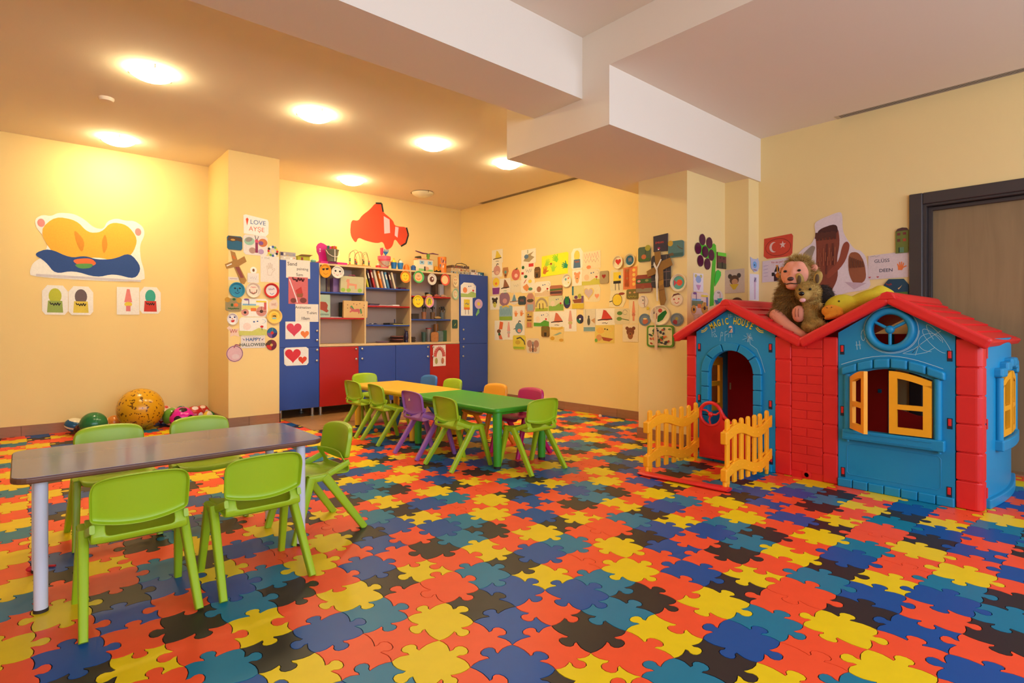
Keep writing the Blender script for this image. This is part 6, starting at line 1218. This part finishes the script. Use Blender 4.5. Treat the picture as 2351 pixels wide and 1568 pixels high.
D(P_, 1466, 678, 1487.8, 706, 'oval', (232, 210, 180), [('l', [(.3, .8), (.4, .2), (.3, -.5), (.4, -.9)], .1, BR), ('l', [(-.3, .8), (.3, .7)], .08, BR), ('e', .05, .2, .1, .14, DK), ('l', [(-.1, -.35), (.3, -.35)], .07, RD)], 'round cream disc with a brown seam at the left of the pillar', 'face_disc', 'disc', th=.006)
plt(P_, 1494, 700, 1540, 747, (236, 214, 170), [('p', [(-.3, -.75), (.25, -.45), (.7, .25), (.7, .55), (.2, .3), (-.25, -.1)], (20, 110, 30)), ('e', -.6, .35, .2, .2, (50, 50, 84)), ('e', .0, .45, .2, .2, (200, 70, 50)), ('l', [(-.35, .2), (-.35, -.35)], .08, (190, 70, 40))], 'cream plate with a big green leaf shape')
D(P_, 1468, 720, 1494, 748, 'oval', (116, 130, 134), [('e', .15, -.3, .5, .5, (190, 100, 60)), ('e', .1, .15, .35, .15, (232, 190, 120)), ('l', ell(0, 0, .8, .8, 16), .12, (90, 106, 120))], 'round grey plaque with orange and cream patches, left of the tray', 'face_disc', 'disc', th=.006)
D(P_, 1540, 718.6, 1570, 749, 'oval', (124, 130, 130), [('e', -.25, -.4, .35, .4, (150, 40, 50)), ('e', .0, .15, .25, .25, (170, 150, 70)), ('l', ell(0, 0, .8, .8, 16), .12, (96, 106, 120))], 'round grey plaque with red and yellow patches, right of the leaf plate', 'face_disc', 'disc', th=.006)
rr = random.Random(21)
plq(P_, 1487, 747, 1548.6, 797, rrect(-1, 1, -1, 1, .25), (96, 140, 40), [('p', rrect(-.88, .88, -.85, .85, .2), (232, 214, 160))]+[('e', rr.uniform(-.75, .75), rr.uniform(-.7, .7), .12, .08, rr.choice([DG, (60, 60, 70), OR, (190, 80, 50), (90, 130, 50)]), rr.uniform(0, 3)) for k in range(38)], 'green-rimmed tray scattered with small coloured knots')
tag(paper('wooden_stick', 'stick', P_, 1504, 706, 1514, 803, [(-.35, 1), (.3, 1), (.1, .2), (1, -.4), (.9, -1), (-.2, -1), (-.7, -.4), (-.2, .3)], (226, 190, 150), [], 'pale stick hanging in front of the tray on the pillar', th=.006, lift=.026), group=GP['P'])
st5 = [(math.cos(math.pi/2+k*math.pi/5)*(1 if k % 2 == 0 else .45), math.sin(math.pi/2+k*math.pi/5)*(1 if k % 2 == 0 else .45)) for k in range(10)]
D(P_, 1483, 703, 1493, 713, st5, (236, 200, 50), [], 'tiny yellow star above the left grey plaque', 'paper_star', 'star', th=.004)
# --- pillar front
CDS = [(247, 158), (370, 218), (165, 315), (290, 378), (408, 438), (210, 540), (332, 598)]
q0 = onY(1631, 620, 2.683); cf = thing('disc_flower', 'flower of purple discs with a green paper stem on the pillar', 'ornament', (q0.x, 2.683, q0.z))
M_CDP = mat('purple_disc', (92, 36, 84), .16, metal=.6, var=.25, scale=18); M_CDC = mat('pale_green_centre', (170, 206, 120), .6); M_STEM = mat('green_foam', (84, 176, 36), .7)
for k, (a, b_) in enumerate(CDS):
    p = onY(1580+a/7.84, 530+b_/7.84, 2.683); pos = (p.x-q0.x, -.006-.0018*(k % 4), p.z-q0.z)
    d = MB().lathe([(.0165, 0), (.052, 0), (.052, .0014), (.0165, .0014)], 36, axis='y').build('disc', M_CDP, cf, loc=pos)
    MB().lathe([(0, 0), (.0165, 0), (.0165, .001), (0, .001)], 24, axis='y').build('disc_centre', M_CDC, d)
def qp(pts): return [(lambda p: (p.x-q0.x, p.z-q0.z))(onY(1580+a/7.84, 530+b_/7.84, 2.683)) for a, b_ in pts]
MB().prism(qp([(455, 225), (490, 260), (500, 380), (480, 700), (470, 860), (455, 1000), (452, 1340), (385, 1360), (400, 1000), (420, 700), (440, 450), (415, 330), (430, 250)]), -.005, -.001, 'xz').build('stem', M_STEM, cf)
MB().prism(qp([(470, 870), (490, 730), (530, 703), (575, 740), (578, 800), (545, 880), (470, 1000)]), -.008, -.004, 'xz').build('leaf', mat('bright_green_foam', (70, 196, 60), .7), cf)
MB().prism(qp([(200, 230), (300, 250), (420, 330), (400, 480), (330, 500), (220, 420)]), -.004, -.001, 'xz').build('backing', M_STEM, cf)
plq('Q', 1645, 580, 1665, 617, 'rect', (110, 60, 50), [('r', -.98, .55, .98, .98, (110, 200, 50)), ('e', -.4, .3, .12, .1, DK), ('e', .4, .25, .12, .1, DK), ('r', -.98, -.98, .98, -.3, (80, 76, 46)), ('r', -.1, -.95, .15, -.2, (50, 40, 30))], 'brown plaque with a bright green top strip beside the disc flower')
D('Q', 1591, 627.6, 1614, 670, 'rect', (230, 220, 222), [('e', -.5, .7, .25, .2, (206, 190, 110)), ('e', .5, .7, .25, .2, (206, 190, 110)), ('e', 0, .35, .55, .4, (150, 170, 206)), ('p', [(-.5, -.25), (.5, -.25), (.15, -.8), (-.1, -.8)], (206, 150, 180))], 'sheet with a pale blue and pink mouse head below the disc flower')
D('Q', 1586, 671, 1626, 722.6, 'cham', (230, 204, 190), tractor((120, 130, 90), (214, 160, 70), (110, 110, 150)), 'colouring sheet of a tractor with an orange wheel on the pillar front')
D('Q', 1637, 666, 1659, 701.6, 'oval', (226, 206, 190), [('p', [(-.9, -.3), (.9, -.3), (.5, -.85), (-.5, -.85)], (70, 100, 130)), ('p', [(-.3, -.1), (.85, .0), (.5, -.5), (0, -.5)], (50, 160, 150)), ('l', [(.3, 0), (.35, .6)], .1, RD), ('t', 'HOP', 0, .65, .35, DK)], 'oval disc painted with a small boat, at the foot of the green stem', 'face_disc', 'disc', th=.006)
D('Q', 1593, 724, 1618, 752, 'rect', (228, 200, 180), [('e', 0, .4, .4, .45, (206, 120, 110))], 'sheet half hidden by the playhouse roof below the orange-wheeled tractor')
D('S', 1663, 618, 1710, 673, 'rect', (214, 190, 170), [('e', -.42, .42, .2, .2, (80, 66, 60)), ('e', .45, .45, .2, .2, (80, 66, 60)), ('e', 0, .1, .45, .4, (100, 70, 54)), ('e', .05, -.05, .3, .25, (206, 150, 110)), ('p', [(-.45, -.25), (.45, -.25), (.1, -.7), (-.1, -.7)], (220, 180, 50))], 'sheet with a dark head and yellow snout right of the disc flower')
plq('S', 1680, 683, 1706, 708, 'oval', (96, 60, 40), [], 'brown oval plaque peeking out above the playhouse roof')
D('T', 1721.6, 591, 1744, 625, [(-1, .98), (-.5, .75), (.3, .8), (.55, 1), (1, .1), (.5, -.8), (-.2, -1), (-.85, -.5)], (180, 180, 200), [('e', -.1, 0, .4, .45, (110, 160, 206)), ('e', -.15, -.05, .1, .1, DK), ('l', [(-.4, -.7), (.3, -.7)], .1, (150, 70, 80))], 'grey-blue cat-head cut-out on the narrow edge of the wall')
D('T', 1721, 629, 1742, 690, 'rect', (226, 214, 220), [('p', [(-.1, .5), (.3, .5), (.25, -.9), (-.05, -.9)], (206, 170, 190)), ('l', [(0, .75), (0, .4), (.3, .75), (.3, .4)], .1, (90, 60, 110))], 'tall narrow sheet with a lilac figure below the cat-head cut-out')
# --- door wall
star = [(.32+.22*math.cos(math.pi/2+k*math.pi/5)*(1 if k % 2 == 0 else .42), .12+.34*math.sin(math.pi/2+k*math.pi/5)*(1 if k % 2 == 0 else .42)) for k in range(10)]
cres = [(-.28+.3*math.cos(math.radians(q)), -.02+.46*math.sin(math.radians(q))) for q in range(75, 286, 15)]+[(-.18+.24*math.cos(math.radians(q)), -.02+.40*math.sin(math.radians(q))) for q in range(280, 79, -15)]
D('W', 1753, 540, 1821, 592, [(-.98, -.75), (-.75, -1), (.8, -.95), (.95, -.7), (1, .8), (.9, 1), (-.95, .82)], (208, 70, 46), [('l', [(.85*math.cos(a), -.05+.75*math.sin(a)) for a in [k*.35 for k in range(19)]], .06, (150, 50, 30)), ('p', cres, (226, 190, 180)), ('p', star, (226, 190, 180))], 'red crayon flag with white crescent and star on the door wall')
D('W', 1750, 593, 1820.4, 646.5, [(-1, -1), (.98, -.95), (1, 1), (-.97, .85)], (222, 200, 200), [('t', 'Vo zu yo!', .0, .68, .26, (190, 40, 30), .005), ('p', [(-.2, -.15), (.2, -.15), (.08, .32), (-.05, .32)], (40, 26, 24)), ('p', [(-.02, .3), (.04, .3), (.06, -.4), (-.02, -.4)], (220, 150, 50)), ('p', [(-.1, .42), (.1, .42), (.04, .3), (-.04, .3)], (220, 130, 40)), ('r', -.35, -.5, -.15, -.2, (40, 26, 24)), ('r', -.2, -.95, .15, -.35, (60, 26, 30)), ('e', .05, -.45, .14, .22, (220, 120, 30))]+[('l', [(-.9, .4-.3*k), (-.6, .45-.3*k)], .03, (180, 150, 170)) for k in range(4)], 'white sheet with red writing and a dark figure below the crayon flag')
cut2 = [(-.95, -.2), (-.98, .05), (-.75, .25), (-.6, .3), (-.5, .35), (-.4, .55), (-.45, .8), (-.3, .88), (.2, 1), (.3, .95), (.3, .55), (.45, .3), (.62, .1), (.75, .08), (.9, -.1), (.95, -.55), (1, -.7), (.9, -.8), (.3, -.85), (.1, -1), (-.3, -.95), (-.35, -.5), (-.7, -.4)]
D('W', 1824, 488, 2000, 689, smo(cut2), (226, 206, 206), smoothed([('p', [(-.42, .62), (.18, .7), (.24, .3), (.15, -.1), (.2, -.5), (-.05, -.9), (-.3, -.8), (-.4, -.3), (-.38, .2)], (132, 62, 40)), ('p', [(-.35, .65), (.15, .75), (.2, .5), (-.35, .45)], (76, 36, 28)), ('p', [(-.1, -.55), (.35, -.2), (.5, .2), (.42, .32), (.3, .25), (.2, -.15), (-.1, -.35)], (150, 70, 46)), ('p', [(-.65, -.35), (-.45, .15), (-.4, .25), (-.5, .3), (-.62, .22), (-.78, .1), (-.7, -.2)], (150, 132, 112)), ('p', [(.45, .05), (.7, .05), (.85, -.2), (.9, -.6), (.6, -.7), (.45, -.4)], (150, 84, 50)), ('p', [(.35, -.6), (.9, -.65), (.6, -.78)], (200, 170, 176)), ('l', [(-.1, .3), (-.12, -.4)], .05, (100, 44, 30)), ('l', [(.05, .3), (.05, -.2)], .05, (100, 44, 30))]+[('l', [(-.38+.045*k, .58-.01*(k%3)), (-.40+.047*k, .44-.05*(k%2))], .05, (90, 44, 30)) for k in range(12)]+[('l', [(-.33+.05*k, .2-.1*(k%3)), (-.33+.048*k, -.1-.1*(k%2))], .02, (170, 92, 60)) for k in range(10)]+[('l', [(.5+.05*k, -.05-.02*k), (.5+.055*k, -.3)], .025, (104, 56, 36)) for k in range(7)]), 'large white-edged poster cut-out in shaggy browns above the plush toys', 'poster_cutout', 'poster')
D('W', 1992.6, 580, 2088, 640, [(-1, -1), (.97, -.95), (1, 1), (-.97, .88)], (216, 194, 190), [('t', 'GLÜSS', -.3, .4, .36, (84, 80, 88), .005), ('t', 'DEEN', -.1, -.35, .36, (60, 64, 80), .008), ('hand', .6, -.15, .3, (232, 120, 56), -.1), ('h', -.9, -.82, .06, (190, 80, 80)), ('h', -.5, -.82, .06, (190, 80, 80)), ('l', zig(-.9, .78, -.4, .84, 9, 3), .02, GY)], 'white sheet reading GLÜSS DEEN with an orange hand beside the door')
plq('W', 2057, 522.6, 2086.5, 581, [(-1, -1), (.98, -1), (1, .75), (.7, .95), (0, 1), (-.7, .92), (-1, .72)], (110, 116, 44), [('p', [(-1, .72), (1, .75), (.7, .95), (0, 1), (-.7, .92)], (84, 50, 44)), ('r', -.75, .4, -.25, .6, (120, 50, 44)), ('r', .15, .42, .65, .62, (120, 50, 44)), ('r', -.75, -.1, -.25, .12, (110, 56, 40)), ('r', .15, -.1, .65, .12, (170, 70, 40)), ('r', -.4, -.95, .3, -.55, (96, 130, 96)), ('r', -.5, -.95, -.35, -.55, (30, 40, 30))], 'green plaque painted as a house with red windows beside the door frame')
plq('W', 2030, 640, 2087, 682, [(-1, -1), (1, -1), (1, .3), (.6, .95), (-.6, 1), (-1, .4)], (34, 66, 84), [('p', [(-1, -1), (1, -1), (.9, -.45), (-.3, -.5), (-.95, -.8)], (86, 110, 40)), ('l', zig(-.8, .3, -.35, .5, 6, 2), .1, (150, 60, 60)), ('p', [(.15, -.05), (.3, .05), (.5, .3), (.35, .0), (.2, -.2)], (220, 170, 110))], 'dark blue plaque with a pale fish above green weed beside the door frame')
# ------------------------------------------------------------------ balls along the left wall
BALLM = vcol_mat('painted_ball', .22, .05, 40)
PHI = (1+5**.5)/2
ICO = [Vector(p).normalized() for p in [(0, s, t*PHI) for s in (-1, 1) for t in (-1, 1)]+[(s, t*PHI, 0) for s in (-1, 1) for t in (-1, 1)]+[(t*PHI, 0, s) for s in (-1, 1) for t in (-1, 1)]]
def ballobj(x, y, z, r, colfn, label, cat='ball', name='ball', scale=(1, 1, 1), sub=5, rot=(0, 0, 0)):
    bm = bmesh.new(); bmesh.ops.create_icosphere(bm, subdivisions=sub, radius=1); me = bpy.data.meshes.new(name); bm.to_mesh(me); bm.free()
    ca = me.color_attributes.new('Col', 'FLOAT_COLOR', 'CORNER'); buf = []
    for p in me.polygons:
        c = s2l(colfn(Vector(p.center).normalized())); buf += [c[0], c[1], c[2], 1]*3; p.use_smooth = True
    ca.data.foreach_set('color', buf); me.materials.append(BALLM)
    for v in me.vertices: v.co = Vector((v.co.x*r*scale[0], v.co.y*r*scale[1], v.co.z*r*scale[2]))
    o = bpy.data.objects.new(name, me); C.objects.link(o); o.location = (x, y, z); o.rotation_euler = rot
    return tag(o, label, cat, 'balls along the left wall')
def soccer(base, pent, lim=.945):
    return lambda d: pent if max(d.dot(q) for q in ICO) > lim else base
def at_floor(px, pyb, dia, ymax=7.16):
    p = onZ(px, pyb, 0); f = CS*p.x+SN*p.y; r = dia/2*f/F; y = min(p.y+r*.6, ymax-r); q = onY(px, 900, y); f = CS*q.x+SN*q.y
    return q.x, y, dia/2*f/F
def bands(cols, ax=2, n=6): return lambda d: cols[int((d[ax]+1)/2*n*.999) % len(cols)]
def scrib(base, dark, seed):
    from mathutils import noise
    return lambda d: dark if abs(noise.noise(d*4+Vector((seed, 0, 0)))) < .035 or noise.noise(d*3+Vector((0, seed, 5))) > .56 else base
def near(px, pyc, dia, y, zr=None):
    q = onY(px, pyc, y); f = CS*q.x+SN*q.y; r = dia/2*f/F; return q.x, y, q.z, r
x, y, r = at_floor(323, 990, 94); ballobj(x, y, r, r, scrib((214, 156, 18), (110, 70, 14), 3), 'big yellow ball with brown scribbled print', rot=(.3, .2, .5))
x, y, r = at_floor(215, 1003, 54); ballobj(x, y, r, r, lambda d: (70, 140, 90) if abs(d.x-.3*d.z) < .012 else (30, 108, 58), 'plain dark green ball on the left', sub=5)
x, y, z, r = near(173, 976, 40, 6.98); ballobj(x, y, max(z, r*.9), r, lambda d: (226, 214, 190) if d.z > .62 or -.45 < d.z < -.2 else (24, 84, 128), 'blue and white toy football at the far left of the balls', scale=(1.05, 1, .8), rot=(.2, .25, .3))
x, y, z, r = near(185, 993, 26, 6.86); ballobj(x, y, r, r, scrib((40, 20, 26), (150, 40, 40), 8), 'small dark red beaded ball under the blue football', sub=4)
x, y, z, r = near(246, 973, 26, 7.07); ballobj(x, y, r, r, lambda d: (226, 200, 170), 'cream ball behind the green ball', sub=4)
x, y, z, r = near(262, 969, 31, 7.06); ballobj(x, y, r, r, lambda d: (228, 140, 50), 'orange ball beside the cream ball', sub=4)
x, y, z, r = near(378, 962, 34, 7.04); ballobj(x, y, r, r, soccer((190, 40, 40), (230, 214, 206), .9), 'red ball with white spots right of the big yellow ball')
x, y, z, r = near(380, 944, 26, 7.08); ballobj(x, y, z, r, soccer((228, 196, 176), (206, 70, 60), .93), 'pale ball with red spots on top of the row')
x, y, z, r = near(397, 967, 42, 6.86); ballobj(x, y, r, r, lambda d: (110, 170, 60) if d.x < -.45 else ((240, 190, 110) if d.x > .1 else (232, 214, 176)), 'ball in green, cream and orange sections', rot=(0, .4, .6))
x, y, z, r = near(418, 968, 50, 6.60); ballobj(x, y, r, r, soccer((216, 20, 150), (50, 20, 40)), 'bright pink football with dark patches')
x, y, z, r = near(416, 944, 24, 7.04); ballobj(x, y, z, r, scrib((30, 100, 110), (226, 180, 80), 4), 'small teal ball behind the pink football', sub=4)
x, y, z, r = near(446, 952, 40, 6.93); ballobj(x, y, z, r, soccer((196, 30, 36), (232, 220, 220)), 'red football with white patches')
x, y, z, r = near(464, 945, 30, 7.02); ballobj(x, y, z, r, soccer((206, 50, 44), (236, 214, 200), .93), 'smaller red and white ball at the right end of the row')
x, y, z, r = near(479, 956, 26, 6.88); ballobj(x, y, z, r, lambda d: [(232, 190, 60), (236, 226, 206), (60, 130, 70)][int((math.atan2(d.y, d.x)+3.1416)/6.284*6) % 3], 'small yellow, white and green ball next to the column', sub=4)
x, y, z, r = near(268, 978, 10, 6.82); o = MB().cyl((0, 0, 0), (.09, .03, .03), .012, 12, r2=.005).build('wooden_skittle', mat('skittle_wood', (206, 150, 60), .5), loc=(x, y, .014)); tag(o, 'small wooden skittle lying before the orange ball', 'toy')
p = onZ(1378, 959); o = MB().ball((0, 0, .02), .02, 20, 12).build('small_ball', mat('white_small_ball', (226, 206, 170), .4), loc=(p.x, p.y, 0)); tag(o, 'tiny white ball at the skirting of the right wall', 'ball')
p = onZ(863, 993); o = MB().ball((0, 0, .021), .021, 20, 12).build('small_ball', mat('orange_small_ball', (226, 100, 40), .4), loc=(p.x, p.y, 0)); tag(o, 'tiny orange ball on the floor under the lime chairs', 'ball')
p = onZ(72, 1312); o = MB().ball((0, 0, .012), .012, 14, 8, (1.6, 1, 1)).tube([(.015, 0, .008), (.05, .01, .006), (.08, -.01, .006)], .005, 8).build('red_scrap', mat('red_scrap', (206, 30, 40), .6), loc=(p.x, p.y, 0)); tag(o, 'tiny red scrap on the floor beside the left table leg', 'toy')
# ------------------------------------------------------------------ plush toys sitting in the valley of the playhouse roof
def blobmesh(parts, voxel):
    """ellipsoids / capsules merged into one continuous skin"""
    mb = MB()
    for p in parts:
        if p[0] == 'e': mb.ball((0, 0, 0), 1, 20, 14, M=Matrix.Translation(p[1]) @ Matrix.Rotation(p[3] if len(p) > 3 else 0, 4, p[4] if len(p) > 4 else 'X') @ Matrix.Diagonal((*p[2], 1)))
        else:
            a, b = Vector(p[1]), Vector(p[2]); n = 7
            for k in range(n+1): t = k/n; mb.ball(tuple(a.lerp(b, t)), p[3]+(p[4]-p[3])*t, 14, 10)
    me = mb.mesh('tmp'); o = bpy.data.objects.new('tmp', me); C.objects.link(o)
    md = o.modifiers.new('r', 'REMESH'); md.mode = 'VOXEL'; md.voxel_size = voxel; md.use_smooth_shade = True
    ms = o.modifiers.new('s', 'SMOOTH'); ms.iterations = 6; ms.factor = .5
    bpy.context.view_layer.update(); dg = bpy.context.evaluated_depsgraph_get()
    out = bpy.data.meshes.new_from_object(o.evaluated_get(dg)); bpy.data.objects.remove(o)
    for p in out.polygons: p.use_smooth = True
    return out
def skin(name, parts, voxel, m, parent):
    me = blobmesh(parts, voxel); me.name = name; me.materials.clear(); me.materials.append(m); o = bpy.data.objects.new(name, me); C.objects.link(o); o.parent = parent; return o
def fur(parent_obj, n, ln, wd, m, parent, seed=1, keep=None, droop=.5):
    me = parent_obj.data; rr = random.Random(seed); me.calc_loop_triangles(); ar = []; tot = 0
    for p in me.polygons: tot += p.area; ar.append(tot)
    import bisect
    vs = []; fs = []
    for k in range(n):
        p = me.polygons[bisect.bisect(ar, rr.uniform(0, tot*.9999))]; vv = [me.vertices[i].co for i in p.vertices]; ws = [rr.random() for _ in vv]; s = sum(ws)
        q = sum((v*w_/s for v, w_ in zip(vv, ws)), Vector())
        if keep and not keep(q): continue
        nn = Vector(p.normal); d = (nn+Vector((rr.uniform(-.5, .5), rr.uniform(-.5, .5), rr.uniform(-.5, .2)-droop))).normalized(); sd = d.cross(Vector((rr.uniform(-1, 1), rr.uniform(-1, 1), rr.uniform(-1, 1)))).normalized()
        L = ln*rr.uniform(.6, 1.2); b = len(vs); vs += [q-sd*wd-nn*.002, q+sd*wd-nn*.002, q+d*L]; fs.append((b, b+1, b+2))
    return MB().add([tuple(v) for v in vs], fs).build('fur', m, parent)
M_FURB = mat('brown_plush_fur', (150, 112, 56), .95, var=.3, scale=60); M_FURL = mat('golden_plush_fur', (178, 142, 74), .95, var=.25, scale=60)
M_SKIN = mat('pink_tan_plush', (228, 148, 118), .9, var=.08, scale=20, bump=.1, bscale=200); M_BLK = mat('black_glossy_eye', (12, 10, 10), .12)
M_WHT = mat('white_plush', (232, 222, 214), .9); M_YPL = mat('yellow_plush', (206, 180, 34), .95, var=.1, scale=30, bump=.35, bscale=220); M_OPL = mat('orange_plush', (226, 140, 30), .95, var=.08, scale=30, bump=.35, bscale=220)
# local frame for toys: +x right as seen from the room (-Y world), +y away from the viewer (+X world), +z up
def toy(name, label, px, py, X, sc_=1.0):
    p = onX(px, py, X); o = thing(name, label, 'plush toy', (p.x, p.y, p.z), -math.pi/2); o.scale = (sc_,)*3; return o
# lion: reference point = bottom of its seat, in the valley
L = toy('plush_lion', 'large brown plush lion with pink face and bare forelegs', 1836, 742, 4.32, 1.5)
bodyL = skin('body', [('e', (-.045, .05, .105), (.085, .08, .115)), ('c', (-.06, .03, .10), (-.09, .02, .02), .06, .06), ('e', (-.03, .04, .20), (.07, .065, .06)), ('e', (-.02, .05, .005), (.075, .07, .06))], .009, M_FURB, L)
fur(bodyL, 9000, .03, .0016, M_FURB, L, 2)
headL = skin('mane', [('e', (-.02, .04, .235), (.078, .065, .075)), ('e', (-.02, .04, .30), (.05, .05, .03))], .008, M_FURB, L)
fur(headL, 5000, .028, .0016, M_FURL, L, 3, keep=lambda q: not (q.y < .02 and abs(q.x+.02) < .066 and q.z < .30), droop=.0)
faceL = skin('face', [('e', (-.018, -.016, .240), (.066, .036, .066)), ('e', (-.030, -.020, .285), (.03, .026, .022)), ('e', (.002, -.020, .283), (.03, .026, .022)), ('e', (-.012, -.046, .205), (.040, .030, .030)), ('e', (-.012, -.048, .180), (.034, .024, .018)), ('e', (-.012, -.042, .240), (.020, .022, .034))], .006, M_SKIN, L)
MB().ball((-.012, -.078, .215), .013, 12, 8, (1.2, .6, .8)).build('nose', mat('plush_nose', (70, 40, 34), .5), L)
MB().tube([(-.048, -.062, .196), (-.033, -.073, .190), (-.012, -.078, .194), (.009, -.073, .190), (.024, -.062, .194)], .0022, 6).build('mouth', M_BLK, L)
for sx in (-1, 1): MB().ball((-.016+sx*.033, -.050, .256), .0075, 12, 8, (1.2, .6, .8)).build('eye', M_BLK, L)
for sx in (-1, 1): MB().ball((-.02+sx*.075, .03, .27), .018, 12, 8, (1, .5, 1)).build('ear', M_SKIN, L)
skin('foreleg', [('c', (-.105, -.02, .04), (-.05, -.05, -.005), .034, .030), ('c', (-.05, -.05, -.005), (.03, -.07, -.055), .030, .024), ('e', (.038, -.075, -.058), (.030, .024, .024))], .006, M_SKIN, L)
skin('paw', [('e', (.018, -.055, .045), (.032, .03, .042)), ('c', (.01, .0, .06), (.016, -.04, .05), .03, .03)], .006, M_SKIN, L)
for k in range(3): MB().tube([(.0+.014*k, -.083, .07), (-.002+.015*k, -.087, .05), (.0+.014*k, -.084, .03)], .0012, 5).build('toe_seam', mat('seam_brown', (140, 70, 50), .8), L)
# dog in front of the lion
Dg = toy('plush_dog', 'golden plush dog with upright ears and tongue out', 1860, 752, 4.22, 1.45)
bd = skin('body', [('e', (0, .03, .07), (.042, .04, .075)), ('e', (.0, .02, .13), (.04, .038, .04)), ('c', (.03, .0, .10), (.052, -.02, .11), .016, .013), ('c', (.02, -.01, .02), (.06, -.04, .02), .022, .02), ('c', (-.01, -.01, .01), (.03, -.045, .0), .02, .018), ('e', (.0, .03, -.005), (.045, .045, .04))], .006, M_FURL, Dg)
hd = skin('head', [('e', (-.008, .0, .175), (.057, .046, .050)), ('e', (-.014, -.040, .158), (.027, .026, .021)), ('e', (-.014, -.036, .142), (.022, .020, .013))], .005, M_FURL, Dg)
fur(bd, 5000, .014, .0011, M_FURL, Dg, 5); fur(hd, 3500, .010, .0010, M_FURL, Dg, 6, keep=lambda q: not (q.y < -.035 and q.z < .18), droop=.1)
for sx in (-1, 1):
    e_ = skin('ear', [('e', (-.008+sx*.042, .005, .240), (.021, .011, .036), sx*.3, 'Y')], .004, M_FURL, Dg)
    MB().ball((-.008+sx*.042, -.005, .238), .0125, 12, 8, (.8, .35, 1.8)).build('inner_ear', mat('ear_brown', (96, 70, 44), .9), Dg)
    MB().ball((-.008+sx*.024, -.043, .186), .006, 10, 8).build('eye', M_BLK, Dg)
MB().ball((-.015, -.067, .165), .012, 14, 10, (1.15, .8, .9)).build('nose', M_BLK, Dg)
MB().ball((-.014, -.056, .133), .015, 12, 8, (1, .55, .7)).build('tongue', mat('pink_tongue', (232, 170, 170), .7), Dg)
# dark plush behind, and a yellow duck lying on the right slope
Dk = toy('plush_bear', 'dark plush toy half hidden behind the golden dog', 1885, 735, 4.46, 1.4)
bb = skin('body', [('e', (0.01, 0, .09), (.06, .05, .10)), ('c', (.02, -.02, .03), (.08, -.05, .01), .035, .03), ('c', (-.02, -.03, .02), (.01, -.08, -.005), .03, .026)], .008, mat('dark_plush', (44, 30, 22), .95), Dk)
fur(bb, 3000, .014, .0012, mat('dark_brown_fur', (70, 46, 26), .95, var=.3, scale=60), Dk, 8)
Dc = toy('plush_duck', 'flattened yellow plush duck with an orange beak lying on the roof', 1932, 716, 4.26, 1.35)
skin('body', [('e', (.085, .05, .055), (.12, .075, .045), -.42, 'Y'), ('e', (-.004, -.01, .030), (.075, .068, .058), -.3, 'Y'), ('c', (.16, .04, .09), (.2, .06, .085), .04, .02)], .008, M_YPL, Dc)
skin('beak', [('e', (-.022, -.062, .004), (.052, .034, .034)), ('e', (-.012, -.072, -.022), (.048, .030, .014), -.3, 'Y')], .006, M_OPL, Dc)
for p in ((.012, -.072, .052), (-.066, -.040, .04)): MB().ball(p, .0045, 10, 8).build('eye', M_BLK, Dc)
for p in ((-.036, -.094, .020), (-.014, -.095, .022)): MB().ball(p, .0028, 8, 6).build('nostril', mat('nostril_brown', (120, 60, 20), .8), Dc)
bpy.context.view_layer.update()
